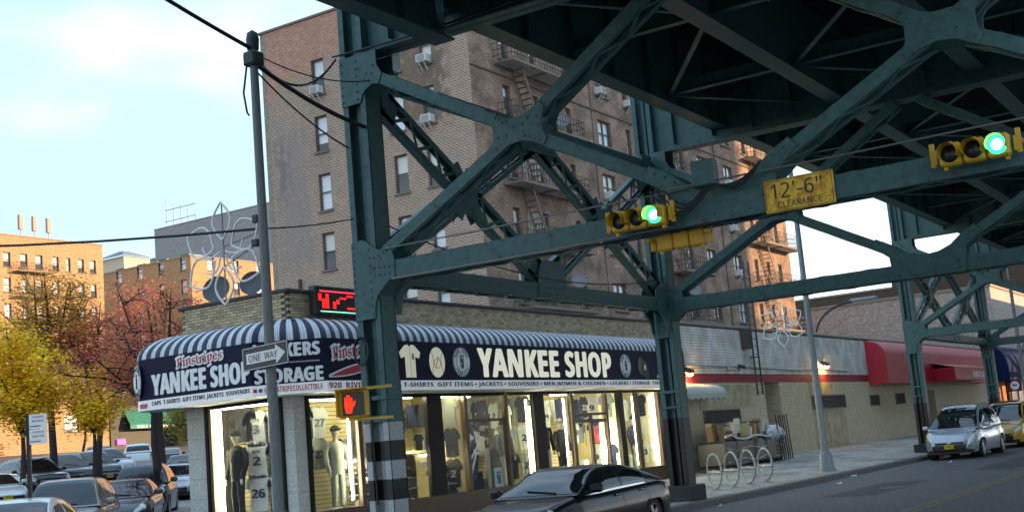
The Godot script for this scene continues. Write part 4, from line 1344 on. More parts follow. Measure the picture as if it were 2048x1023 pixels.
	# cap badge: two olive caps
	for k in 2:
		b = MB.new()
		var o: Transform3D = R.call(-34.78 - 0.26 * k, 3.86 - 0.1 * k)
		var cp := PackedVector2Array()
		for i in 13: cp.push_back(Vector2(cos(PI * i / 12) * 0.2, sin(PI * i / 12) * 0.26))
		cp.append_array(PackedVector2Array([Vector2(-0.2, -0.12), Vector2(-0.12, -0.24), Vector2(0.1, -0.3), Vector2(0.26, -0.26), Vector2(0.22, -0.1)]))
		b.prism(cp, o.translated_local(Vector3(0, 0, 0.004 * k)), 0.008)
		var cpn := part("cap_badge", b, mat("cap_olive%d" % k, [lin(0.12, 0.12, 0.09), lin(0.06, 0.065, 0.05)][k], 0.7), w)
		if k == 1: monogram(cpn, o.translated_local(Vector3(0, 0.05, 0.014)), 0.1, 0.16, mats["badge_cream"])

# ---------------------------------------------------------------- long single-storey wall with red band and awnings
func long_wall() -> void:
	var w := thing("painted_brick_building", "long single-storey painted brick building, white above a red band, cream below", "building")
	var x := -18.4; var z0 := -38.6; var z1 := -90.0
	var cream_im := brick_image(1024, 1024, 42.666, 16.0, Color(0.58, 0.55, 0.47), [Color(0.75, 0.71, 0.60), Color(0.73, 0.69, 0.58), Color(0.77, 0.73, 0.62), Color(0.74, 0.70, 0.57)], 12, 3.0, 0.25)
	var ct := ImageTexture.create_from_image(cream_im)
	var hb := brick_image(1024, 1024, 42.666, 16.0, Color(0, 0, 0), [Color(0.85, 0.85, 0.85)], 12, 3.0)
	var bump := ImageTexture.create_from_image(hb)
	var cream := mat("cream_brick", Color(1, 1, 1), 0.75, {"tex": ct, "scale": Vector3(1 / 5.0, 1 / 6.2, 1), "bump": bump, "bs": 0.5})
	var fr := Transform3D(FX, Vector3(x, 0, z0))
	var b := MB.new()
	wall_open(b, fr, z0 - z1, 3.42, [[9.28, 0.2, 10.98, 3.42], [33.5, 0.2, 36.2, 2.9]], 1.0)
	part("wall", b, cream, w)
	b = MB.new()
	b.bb(x - 1.05, x - 1.0, 0.2, 3.5, -49.6, -47.8)
	part("door", b, mat("door_cream", lin(0.22, 0.2, 0.14), 0.7, {"tex": grain(0.3)}), w)
	b = MB.new()
	b.bb(x - 1.0, x - 0.02, 0.2, 0.56, -49.58, -47.88)
	part("doorstep", b, mats["flag0"], w)
	b = MB.new()
	b.bb(x - 1.06, x - 1.0, 0.2, 3.0, -74.9, -72.0)
	var dk := part("entrance", b, mat("entrance_dark", lin(0.02, 0.02, 0.02), 0.3), w)
	for k in 3:
		b = MB.new()
		b.bb(x - 1.0, x - 0.95, 0.3, 2.9, -72.3 - k * 1.1 - 0.05, -72.3 - k * 1.1 + 0.05)
		part("door_post", b, mat("post_teal", lin(0.12, 0.17, 0.16), 0.4, {"metal": 0.5}), dk)
	var red := mat("red_band", lin(0.30, 0.022, 0.035), 0.7, {"tex": grain(0.3), "bump": bump, "bs": 1.2, "scale": Vector3(1 / 5.0, 1 / 6.2, 1)})
	b = MB.new()
	b.q(Vector3(x + 0.003, 3.42, z0), Vector3(x + 0.003, 3.42, z1), Vector3(x + 0.003, 3.75, z1), Vector3(x + 0.003, 3.75, z0))
	b.q(Vector3(x, 3.42, z1), Vector3(x, 3.42, z0), Vector3(x - 1, 3.42, z0), Vector3(x - 1, 3.42, z1))
	part("red_band", b, red, w)
	# white upper wall: courses one by one
	b = MB.new()
	b.bb(x - 0.3, x - 0.015, 3.752, 5.5, z1, z0)
	var up := part("wall", b, mat("white_joint", lin(0.20, 0.19, 0.17), 0.9), w)
	var r := RandomNumberGenerator.new(); r.seed = 3
	for i in 17:
		var y := 3.80 + i * 0.1
		var zz := z0
		while zz > z1 + 0.5:
			var l := r.randf_range(7.0, 15.0)
			var ze := maxf(z1, zz - l)
			var c := MB.new()
			c.cbox(Vector3(x - 0.01, y, (zz + ze) / 2), Vector3(0.03, 0.088, zz - ze - 0.004), 0.008)
			part("course", c, mat("white_course%d" % (r.randi() % 3), [lin(0.74, 0.73, 0.70), lin(0.70, 0.69, 0.66), lin(0.77, 0.76, 0.74)][r.randi() % 3], 0.8, {"tex": noise_tex("wall_dirt", 0.012, Color(0.84, 0.83, 0.80), Color.WHITE, 5, 512, 17), "scale": Vector3(0.16, 0.16, 1)}), up)
			zz = ze
	b = MB.new()
	b.cbox(Vector3(x - 0.12, 5.56, (z0 + z1) / 2), Vector3(0.34, 0.1, z0 - z1), 0.02)
	part("coping", b, mat("coping_pale", lin(0.3, 0.28, 0.25), 0.8, {"tex": grain(0.4)}), w)
	b = MB.new()
	b.q(Vector3(-34, 5.3, z0), Vector3(x - 0.2, 5.3, z0), Vector3(x - 0.2, 5.3, z1), Vector3(-34, 5.3, z1))
	part("roof", b, mats["tar"], w)
	# louvre grilles and patches
	for v in [[-41.6, -45.0, 1.88, 2.44], [-53.3, -58.0, 2.2, 2.84], [-61.9, -63.5, 2.2, 2.76], [-66.5, -68.3, 2.2, 2.8]]:
		b = MB.new()
		b.bb(x, x + 0.05, v[2], v[2] + 0.05, v[1], v[0]); b.bb(x, x + 0.05, v[3] - 0.05, v[3], v[1], v[0])
		b.bb(x, x + 0.05, v[2] + 0.05, v[3] - 0.05, v[0] - 0.05, v[0]); b.bb(x, x + 0.05, v[2] + 0.05, v[3] - 0.05, v[1], v[1] + 0.05)
		var vt := part("vent", b, mat("vent_frame", lin(0.16, 0.15, 0.12), 0.7), w)
		for i in 9:
			b = MB.new()
			var y: float = v[2] + 0.08 + (v[3] - v[2] - 0.16) * i / 8.0
			b.box(Vector3(x + 0.025, y, (v[0] + v[1]) / 2), Vector3(0.04, 0.012, v[0] - v[1] - 0.1), Basis(Vector3(0, 0, 1), -0.6))
			part("slat", b, mat("vent_slat", lin(0.10, 0.095, 0.085), 0.7), vt)
		b = MB.new()
		b.q(Vector3(x + 0.004, v[2], v[0]), Vector3(x + 0.004, v[2], v[1]), Vector3(x + 0.004, v[3], v[1]), Vector3(x + 0.004, v[3], v[0]))
		part("back_plate", b, mat("vent_dark", lin(0.02, 0.02, 0.02), 0.9), vt)
	for v in [[-41.4, -46.2, 2.5, 3.35], [-53.2, -56.3, 2.86, 3.4], [-53.4, -57.8, 0.5, 2.1]]:   # rendered-over openings
		b = MB.new()
		b.bb(x, x + 0.02, v[2], v[3], v[1], v[0])
		part("render_patch", b, mat("render_patch", lin(0.42, 0.385, 0.27), 0.85, {"tex": noise_tex("render", 0.01, Color(0.86, 0.83, 0.75), Color.WHITE, 5, 512, 40), "scale": Vector3(0.25, 0.25, 1)}), w)
	# conduit, cable, cameras
	b = MB.new()
	b.tube([Vector3(x + 0.03, 4.05, z0), Vector3(x + 0.03, 4.0, -47), Vector3(x + 0.03, 3.93, -52), Vector3(x + 0.03, 4.0, -55), Vector3(x + 0.03, 3.9, -59)], 0.025, 6)
	part("conduit", b, mat("conduit_pale", lin(0.25, 0.25, 0.23), 0.6), w)
	for zc in [-44.2, -45.3]:
		b = MB.new()
		b.cbox(Vector3(x + 0.18, 3.92 if zc > -45 else 4.02, zc), Vector3(0.3, 0.12, 0.13), 0.02, Basis(Vector3(0, 0, 1), -0.3))
		b.bar(Vector3(x, 3.9, zc), Vector3(x + 0.1, 3.92, zc), 0.05, 0.05)
		part("camera_housing", b, mat("cam_grey", lin(0.3, 0.3, 0.3), 0.4) if zc > -45 else mat("cam_dark", lin(0.03, 0.03, 0.03), 0.4), w)
	b = MB.new()
	b.bb(x, x + 0.012, 2.1, 2.6, -39.7, -39.25)
	var nt := part("notice", b, mat("notice_red", lin(0.45, 0.05, 0.03), 0.6), w)
	for k in 3: text("lettering", ["NO", "PARKING", "ANYTIME"][k], Transform3D(FX, Vector3(x + 0.013, 2.5 - k * 0.15, -39.47)), 0.34, 0.09, 0.003, mats["sign_white"], nt, "bold")
	# drop ladder
	b = MB.new()
	for zz in [-46.2, -46.75]: b.bar(Vector3(x + 0.35, 8.2, zz), Vector3(x + 0.35, 2.9, zz - 0.0), 0.04, 0.06)
	for i in 17: b.bar(Vector3(x + 0.35, 3.0 + i * 0.3, -46.2), Vector3(x + 0.35, 3.0 + i * 0.3, -46.75), 0.03, 0.03)
	b.bar(Vector3(x, 5.2, -46.2), Vector3(x + 0.35, 5.2, -46.2), 0.05, 0.05)
	b.bar(Vector3(x, 4.4, -46.75), Vector3(x + 0.35, 4.4, -46.75), 0.05, 0.05)
	b.bb(x, x + 0.35, 4.7, 5.5, -46.2, -45.9)
	tag(part("escape_ladder", b, mats["escape_iron"], self), "rusty iron escape ladder hanging over the white painted wall", "ladder")
	# small white awning by the corner with a lamp
	var sa := thing("small_awning", "small white scalloped awning under a glowing lamp by the column", "awning", Vector3(x, 0, -40.0))
	b = MB.new()
	var rows := []
	for i in 8:
		var t := i / 7.0
		rows.append(PackedVector3Array([Vector3(0.02 + 0.95 * sin(t * PI / 2), 3.36 - 0.4 * t * t, 1.7), Vector3(0.02 + 0.95 * sin(t * PI / 2), 3.36 - 0.4 * t * t, -1.6)]))
	b.grid(rows, true)
	b.q(Vector3(0.97, 2.96, 1.7), Vector3(0.97, 2.82, 1.7), Vector3(0.97, 2.82, -1.6), Vector3(0.97, 2.96, -1.6))
	part("canopy", b, mat("awning_white", lin(0.5, 0.49, 0.44), 0.7, {"tex": grain(0.2)}), sa)
	for i in 14:
		b = MB.new()
		var zz := 1.6 - i * 0.245
		var pl := PackedVector2Array()
		for k in 7: pl.push_back(Vector2(cos(PI + PI * k / 6) * 0.12, sin(PI + PI * k / 6) * 0.07))
		b.prism(pl, Transform3D(FX, Vector3(0.97, 2.82, zz)), 0.01)
		part("scallop", b, mats["awning_white"] if i % 2 else mat("awning_grey", lin(0.16, 0.17, 0.16), 0.7), sa)
	wall_lamp(Vector3(x, 3.72, -40.3), "glowing wall lamp above the small white awning", 1.8)
	wall_lamp(Vector3(x, 4.1, -55.2), "glowing floodlight on the white wall above the red band", 1.3)
	red_awnings(x)
	bundles()

func wall_lamp(p: Vector3, label: String, e: float) -> void:
	var t := thing("wall_lamp", label, "lamp", p)
	var b := MB.new()
	b.cbox(Vector3(0.2, 0.12, 0), Vector3(0.34, 0.16, 0.3), 0.03, Basis(Vector3(0, 0, 1), -0.4))
	b.bar(Vector3(0, 0.1, 0), Vector3(0.12, 0.12, 0), 0.06, 0.06)
	part("housing", b, mat("lamp_black", lin(0.02, 0.02, 0.02), 0.5), t)
	b = MB.new()
	b.ball(Vector3(0.24, -0.02, 0), Vector3(0.12, 0.08, 0.13), 10, 6)
	part("bulb", b, mat("lamp_glow", Color(1, 0.85, 0.6), 0.4, {"emit": Color(1.0, 0.72, 0.38), "e": 9.0}), t)
	var l := OmniLight3D.new()
	l.name = "glow"
	l.position = Vector3(0.24, -0.02, 0)
	l.light_color = Color(1.0, 0.78, 0.42); l.light_energy = e; l.light_size = 0.08; l.omni_range = 15; l.omni_attenuation = 2.0
	l.shadow_enabled = true
	t.add_child(l)

func red_awnings(x: float) -> void:
	var vinyl := mat("red_vinyl", lin(0.38, 0.014, 0.026), 0.45, {"tex": noise_tex("vinyl", 0.02, Color(0.85, 0.8, 0.78), Color.WHITE, 4, 512, 52), "scale": Vector3(0.5, 0.5, 1), "spec": 0.25})
	var a := thing("red_awning", "long red vinyl awning with a rounded ribbed top on the cream wall", "awning")
	var z0 := -62.2; var z1 := -86.5
	var b := MB.new()
	var rows := []
	var n := 160
	for i in n + 1:
		var z := z0 + (z1 - z0) * i / n
		var puff := absf(sin(PI * i / 5.0)) * 0.045
		var row := PackedVector3Array([Vector3(x + 1.0, 3.25, z), Vector3(x + 1.0, 4.55, z)])
		for k in 7:
			var an := PI / 2 * (k + 1) / 7.0
			row.push_back(Vector3(x + 1.0 - 0.95 * (1 - cos(an)), 4.55 + (0.88 + puff) * sin(an), z))
		rows.append(row)
	for i in n: b.grid([rows[i], rows[i + 1]], true)
	part("canopy", b, vinyl, a)
	var pl := PackedVector2Array([Vector2(0, 3.25), Vector2(1.0, 3.25)])
	for k in 9: pl.push_back(Vector2(1.0 - 0.95 * (1 - cos(PI / 2 * k / 8)), 4.55 + 0.88 * sin(PI / 2 * k / 8)))
	pl.push_back(Vector2(0, 5.43))
	for z in [z0, z1]:
		b = MB.new()
		b.prism(pl, Transform3D(Basis(), Vector3(x, 0, z)), 0.02)
		part("end_panel", b, mat("red_canvas", lin(0.4, 0.014, 0.035), 0.6), a)
	text("lettering", "FAMILY RESTAURANT", Transform3D(FX, Vector3(x + 1.006, 4.5, -69.0)), 7.0, 0.38, 0.004, mat("print_pink", lin(0.5, 0.2, 0.18), 0.5), a, "serif")
	var c := thing("entrance_canopy", "small red canopy with white lettering under the long red awning", "awning")
	b = MB.new()
	b.bb(x + 1.02, x + 2.2, 3.3, 4.0, -80.5, -71.0)
	part("canopy", b, vinyl, c)
	b = MB.new()
	b.q(Vector3(x + 1.02, 4.3, -71.0), Vector3(x + 2.2, 4.004, -71.0), Vector3(x + 2.2, 4.004, -80.5), Vector3(x + 1.02, 4.3, -80.5))
	part("slope", b, vinyl, c)
	text("lettering", "FAMILY CUISINE", Transform3D(FX, Vector3(x + 2.206, 3.62, -77.6)), 4.6, 0.34, 0.004, mats["sign_white"], c, "bold")

func bundles() -> void:   # tarpaulined trolley of goods by the wall
	var t := thing("loaded_trolley", "trolley of bundled cardboard wrapped in pale plastic sheet by the cream wall", "trolley", Vector3(-17.5, 0, -42.6))
	var dk := mat("tarp_dark", lin(0.04, 0.04, 0.038), 0.35)
	var r := RandomNumberGenerator.new(); r.seed = 8
	var b := MB.new()
	for i in 6: b.cbox(Vector3(0.05 + 0.03 * sin(i * 2.0), 0.86, 2.35 - i * 0.92), Vector3(1.1 + 0.06 * cos(i * 1.7), 0.9 + 0.08 * sin(i * 1.3), 0.9), 0.09, Basis(Vector3.UP, 0.06 * sin(i * 3.0)))
	part("wrapped_load", b, dk, t)
	b = MB.new()
	b.bb(-0.5, 0.6, 0.3, 0.4, -2.8, 2.8)
	part("bed", b, mats["escape_iron"], t)
	for k in 3:
		b = MB.new()
		var ps := []
		for i in 13: ps.append(Vector3(0.62 + 0.03 * sin(i * 1.9 + k), [1.36, 1.0, 0.62][k] + 0.05 * sin(i * 1.3 + k * 2) + (0.08 if k == 0 and i < 2 else 0.0), 2.8 - 5.6 * i / 12.0))
		b.tube(ps, 0.035 if k == 0 else 0.012, 7)
		part("plastic_wrap" if k == 0 else "strap", b, mat("plastic", lin(0.6, 0.6, 0.56), 0.3), t)
	for i in 40:
		b = MB.new()
		var bs := Basis(Vector3.UP, r.randf_range(-0.5, 0.5)) * Basis(Vector3(1, 0, 0), r.randf_range(-0.6, 0.6))
		b.box(Vector3(r.randf_range(-0.1, 0.55), 1.5 + r.randf_range(-0.05, 0.3), 2.65 - i * 0.125), Vector3(r.randf_range(0.1, 0.3), r.randf_range(0.3, 0.65), r.randf_range(0.06, 0.2)), bs)
		part("cardboard", b, mat("card%d" % (i % 4), [lin(0.22, 0.13, 0.06), lin(0.10, 0.06, 0.035), lin(0.42, 0.33, 0.18), lin(0.55, 0.5, 0.4)][i % 4], 0.85), t)
	for i in 3:
		b = MB.new()
		for zz in [-2.0 - i * 0.45, -2.25 - i * 0.45]:
			b.bar(Vector3(0.68, 0.4, zz - 0.15), Vector3(0.66, 2.05, zz), 0.035, 0.035)
		b.bar(Vector3(0.66, 2.05, -2.0 - i * 0.45), Vector3(0.66, 2.05, -2.25 - i * 0.45), 0.035, 0.035)
		part("handle", b, mat("rail_black", lin(0.015, 0.015, 0.015), 0.4), t)
	for i in 5:
		b = MB.new()
		b.ball(Vector3(0.5, 1.35 + 0.12 * (i % 2), -1.5 - i * 0.28), Vector3(0.24, 0.26, 0.24), 8, 6)
		part("bag", b, mats["plastic"] if i % 2 else mat("bag_silver", lin(0.4, 0.42, 0.45), 0.25, {"metal": 0.4}), t)
	for zz in [2.2, -2.2]:
		for xx in [-0.35, 0.4]:
			b = MB.new()
			b.tube([Vector3(xx - 0.04, 0.3, zz), Vector3(xx + 0.04, 0.3, zz)], 0.1, 12)
			part("wheel", b, mats["rail_black"], t)

# ---------------------------------------------------------------- beyond: avenue to the right, added shade blocks across
func simple_block(called: String, label: String, x0: float, x1: float, z0: float, z1: float, y0: float, h: float, wm: Material, faces: Array, grp := "") -> Node3D:
	# faces: ["x" or "z", openings]; x1 is the face to the avenue (+x), z0 the near face (+z)
	var t := thing(called, label, "building", Vector3.ZERO, 0, grp)
	var ox := []; var oz := []
	for f in faces:
		if f[0] == "x": ox = f[1]
		else: oz = f[1]
	var b := MB.new()
	wall_open(b, Transform3D(FX, Vector3(x1, y0, z0)), z0 - z1, h, ox, 0.25)
	wall_open(b, Transform3D(FZ, Vector3(x0, y0, z0)), x1 - x0, h, oz, 0.25)
	b.q(Vector3(x0, y0, z1), Vector3(x0, y0, z0), Vector3(x0, y0 + h, z0), Vector3(x0, y0 + h, z1))
	b.q(Vector3(x1, y0, z1), Vector3(x0, y0, z1), Vector3(x0, y0 + h, z1), Vector3(x1, y0 + h, z1))
	part("wall", b, wm, t)
	b = MB.new()
	b.q(Vector3(x0, y0 + h - 0.3, z0), Vector3(x1, y0 + h - 0.3, z0), Vector3(x1, y0 + h - 0.3, z1), Vector3(x0, y0 + h - 0.3, z1))
	part("roof", b, mats["tar"], t)
	b = MB.new()
	b.bb(x1 - 0.2, x1 + 0.1, y0 + h, y0 + h + 0.18, z1, z0 + 0.1)
	b.bb(x0, x1 - 0.2, y0 + h, y0 + h + 0.181, z0 - 0.2, z0 + 0.1)
	part("coping", b, mat("coping_stone", lin(0.3, 0.26, 0.2), 0.9), t)
	var r := RandomNumberGenerator.new(); r.seed = int(absf(x1 * 7 + z0))
	for k in 2:
		var fr := Transform3D(FX, Vector3(x1, y0, z0)) if k == 0 else Transform3D(FZ, Vector3(x0, y0, z0))
		for o in (ox if k == 0 else oz):
			sash(t, fr * Transform3D(Basis(), Vector3(o[0], o[1], 0)), o[2] - o[0], o[3] - o[1], 0.2, mat("window_frame_dark", lin(0.05, 0.045, 0.04), 0.6), [0.95, 0.6, 1.0, 0.5][r.randi() % 4], r)
	return t
func tile_mat(key: String, mort: Color, cols: Array, sd: int) -> StandardMaterial3D:
	return mat(key, Color.WHITE, 0.9, {"tex": ImageTexture.create_from_image(brick_image(512, 512, 21.333, 8.0, mort, cols, sd, 2.0)), "scale": Vector3(1 / 5.0, 1 / 4.4, 1)})
func far_right() -> void:
	var pale := tile_mat("pale_brick", Color(0.76, 0.72, 0.68), [Color(0.70, 0.63, 0.59), Color(0.73, 0.66, 0.62), Color(0.67, 0.60, 0.56)], 61)
	var brown := tile_mat("brown_brick", Color(0.36, 0.31, 0.27), [Color(0.31, 0.23, 0.18), Color(0.35, 0.26, 0.2), Color(0.27, 0.2, 0.16)], 62)
	simple_block("side_wall_building", "low building with a blank pale brick side wall above the red awning", -32, -18.45, -95, -112, 0, 10.3, pale, [])
	var ops := []
	for fl in 3:
		for k in 5: ops.append([2.0 + k * 3.0, 4.9 + fl * 2.7 + 1.2, 3.3 + k * 3.0, 6.7 + fl * 2.7 + 1.2])
	simple_block("brown_building", "dark brown brick house with tall windows behind the blue awning", -30, -18.4, -112.05, -130, 0, 14.5, brown, [["x", ops]])
	simple_block("rooftop_building", "distant red brick house showing above the blank pale wall", -46, -34, -130, -150, 0, 14.6, brown, [])
	simple_block("distant_building", "distant pinkish brick block above the rooftops down the avenue", -50, -41, -160, -180, 0, 17.6, pale, [])
	# shop under the pale wall: orange brick pier, dark front, blue awning
	var t := thing("corner_store", "dark shopfront with an orange brick pier beneath the blue awning", "shopfront")
	var b := MB.new()
	b.bb(-18.9, -18.35, 0, 5.6, -95.0, -90.05)
	part("wall", b, tile_mat("orange_brick", Color(0.6, 0.5, 0.36), [Color(0.64, 0.36, 0.17), Color(0.7, 0.4, 0.2), Color(0.58, 0.32, 0.15)], 63), t)
	b = MB.new()
	b.bb(-18.34, -18.2, 0.2, 3.4, -111.0, -95.4)
	var fr := part("front", b, mat("front_dark", lin(0.03, 0.022, 0.016), 0.3), t)
	for k in 6:
		b = MB.new()
		b.bb(-18.2, -18.12, 0.3, 3.3, -96.0 - k * 2.6, -95.85 - k * 2.6)
		part("post", b, mat("front_wood", lin(0.28, 0.15, 0.05), 0.4), fr)
	var a := thing("blue_awning", "navy blue canvas awning on the dark brown building", "awning")
	b = MB.new()
	var rows := []
	for i in 9:
		var an := PI / 2 * i / 8.0
		rows.append(PackedVector3Array([Vector3(-18.3 + 1.2 * cos(an), 4.2 + 1.6 * sin(an), -90.5), Vector3(-18.3 + 1.2 * cos(an), 4.2 + 1.6 * sin(an), -108)]))
	b.grid(rows)
	b.q(Vector3(-17.1, 3.3, -90.5), Vector3(-17.1, 3.3, -108), Vector3(-17.1, 4.2, -108), Vector3(-17.1, 4.2, -90.5))
	var pl := PackedVector2Array([Vector2(0, 3.3), Vector2(1.2, 3.3)])
	for i in 9: pl.push_back(Vector2(1.2 * cos(PI / 2 * i / 8), 4.2 + 1.6 * sin(PI / 2 * i / 8)))
	b.prism(pl, Transform3D(Basis(), Vector3(-18.3, 0, -90.52)), 0.02)
	part("canopy", b, mat("blue_canvas", lin(0.010, 0.02, 0.08), 0.75, {"tex": grain(0.2), "spec": 0.2}), a)
	var s := thing("round_sign", "round white sign on a dark red plate under the blue awning", "sign", Vector3(-16.95, 2.95, -91.0))
	b = MB.new()
	b.cbox(Vector3(0, 0, 0), Vector3(0.9, 0.8, 0.08), 0.02)
	part("plate", b, mat("sign_wine", lin(0.10, 0.01, 0.02), 0.5), s)
	b = MB.new()
	b.tube([Vector3(0, 0, 0.04), Vector3(0, 0, 0.055)], 0.3, 20)
	part("disc", b, mats["sign_white"], s)
	b = MB.new()
	b.box(Vector3(0, 0.02, 0.058), Vector3(0.3, 0.1, 0.006))
	part("mark", b, mats["icon_blue"], s)
	b = MB.new()
	b.bar(Vector3(-0.45, 0.3, 0), Vector3(-1.4, 0.3, 0), 0.05, 0.05)
	part("arm", b, mats["lamp_black"], s)
	# unseen blocks added beyond the avenue to keep low sun off the facades
	ops = []
	var bl := tile_mat("tan_block", Color(0.6, 0.54, 0.46), [Color(0.56, 0.45, 0.34), Color(0.6, 0.48, 0.36), Color(0.52, 0.42, 0.32)], 64)
	simple_block("added_shade_block", "unseen tall tan brick block added beyond the avenue to shade the facades", 70, 92, -108, -143, 0, 44, bl, [])
	simple_block("added_lower_shade_block", "unseen lower tan brick block added beside the tall one to stop the sun", 70, 92, -36, -107.9, 0, 25, bl, [])  # added shade, kept lower so the sun still reaches the tree crowns

# ---------------------------------------------------------------- trees
func tree(called: String, label: String, o: Vector3, h: float, cc: Vector3, cr: Vector3, cols: Array, nleaf: int, ls: float, tr: float, sd: int, bark: Color, clump := 0.55) -> void:
	var t := thing(called, label, "tree", o)
	var r := RandomNumberGenerator.new(); r.seed = sd
	var b := MB.new()
	var fork := Vector3(r.randf_range(-0.2, 0.2), maxf(h * 0.28, cc.y - cr.y * 0.9), r.randf_range(-0.2, 0.2))
	b.tube([Vector3(0, -0.3, 0), Vector3(0.02, fork.y * 0.4, 0.03), Vector3(fork.x * 0.8, fork.y * 0.8, fork.z), fork, Vector3(0.1, cc.y, 0.05), Vector3(-0.1, cc.y + cr.y * 0.6, 0.1)], [tr * 1.2, tr * 0.9, tr * 0.75, tr * 0.65, tr * 0.4, tr * 0.1], 10)
	part("trunk", b, mat("bark_%s" % called, bark, 0.95, {"tex": noise_tex("bark", 0.05, Color(0.5, 0.5, 0.5), Color.WHITE, 4, 256, 33), "scale": Vector3(3, 6, 1)}), t)
	b = MB.new()
	var tips := []
	for i in 9:
		var an := TAU * i / 9.0 + r.randf_range(-0.3, 0.3)
		var f := r.randf_range(0.45, 0.95); var yy := r.randf_range(-0.55, 0.95)
		var hr := sqrt(maxf(0.0, 1.0 - yy * yy))
		var e := cc + Vector3(cos(an) * cr.x * f * hr, yy * cr.y * 0.95, sin(an) * cr.z * f * hr)
		var st := fork.lerp(Vector3(0, cc.y, 0), r.randf_range(0.0, 0.5))
		var m := st.lerp(e, 0.5) + Vector3(r.randf_range(-0.2, 0.2), cr.y * 0.1, r.randf_range(-0.2, 0.2))
		b.tube([st, m, e], [tr * 0.5, tr * 0.3, tr * 0.1], 6)
		for k in 6:
			var s2 := st.lerp(m, r.randf_range(0.3, 1.0)) if k < 3 else m.lerp(e, r.randf_range(0.1, 0.9))
			var e2 := s2 + Vector3(r.randf_range(-1, 1) * cr.x, r.randf_range(-0.4, 0.9) * cr.y, r.randf_range(-1, 1) * cr.z) * 0.42
			var dd := (e2 - cc) / cr
			if dd.length() > 1.0: e2 = cc + dd.normalized() * cr * 0.97
			var m2 := s2.lerp(e2, 0.5) + Vector3(0, 0.1, 0)
			b.tube([s2, m2, e2], [tr * 0.2, tr * 0.13, tr * 0.05], 5, false)
			for q in 5:
				var s3 := m2.lerp(e2, r.randf_range(-0.8, 1.0))
				var e3 := s3 + Vector3(r.randf_range(-1, 1), r.randf_range(-0.5, 0.8), r.randf_range(-1, 1)) * cr.y * 0.22
				b.tube([s3, e3], [tr * 0.07, tr * 0.03], 4, false)
				tips.append(e3); tips.append(s3.lerp(e3, 0.5))
	part("branches", b, mats["bark_%s" % called], t)
	b = MB.new()
	for i in nleaf:
		var p: Vector3 = tips[r.randi() % tips.size()] + Vector3(r.randfn(), r.randfn() * 0.8, r.randfn()) * clump
		var ax := Vector3(r.randfn(), r.randfn(), r.randfn()).normalized()
		var x := ax.cross(Vector3(0.3, 1, 0.2)).normalized() * ls * r.randf_range(0.6, 1.2)
		var y := ax * ls * r.randf_range(0.5, 0.8)
		var c: Color = cols[r.randi() % cols.size()]
		var f := r.randf_range(0.7, 1.25)
		b.col = Color(c.r * f, c.g * f, c.b * f)
		b.t(p - x * 0.9, p + y * 0.55, p - y * 0.55); b.t(p + x, p - y * 0.5, p + y * 0.5)
	part("crown", b, mat("leaves", Color.WHITE, 0.7, {"vc": 1, "back": Color(0.8, 0.8, 0.8)}), t)

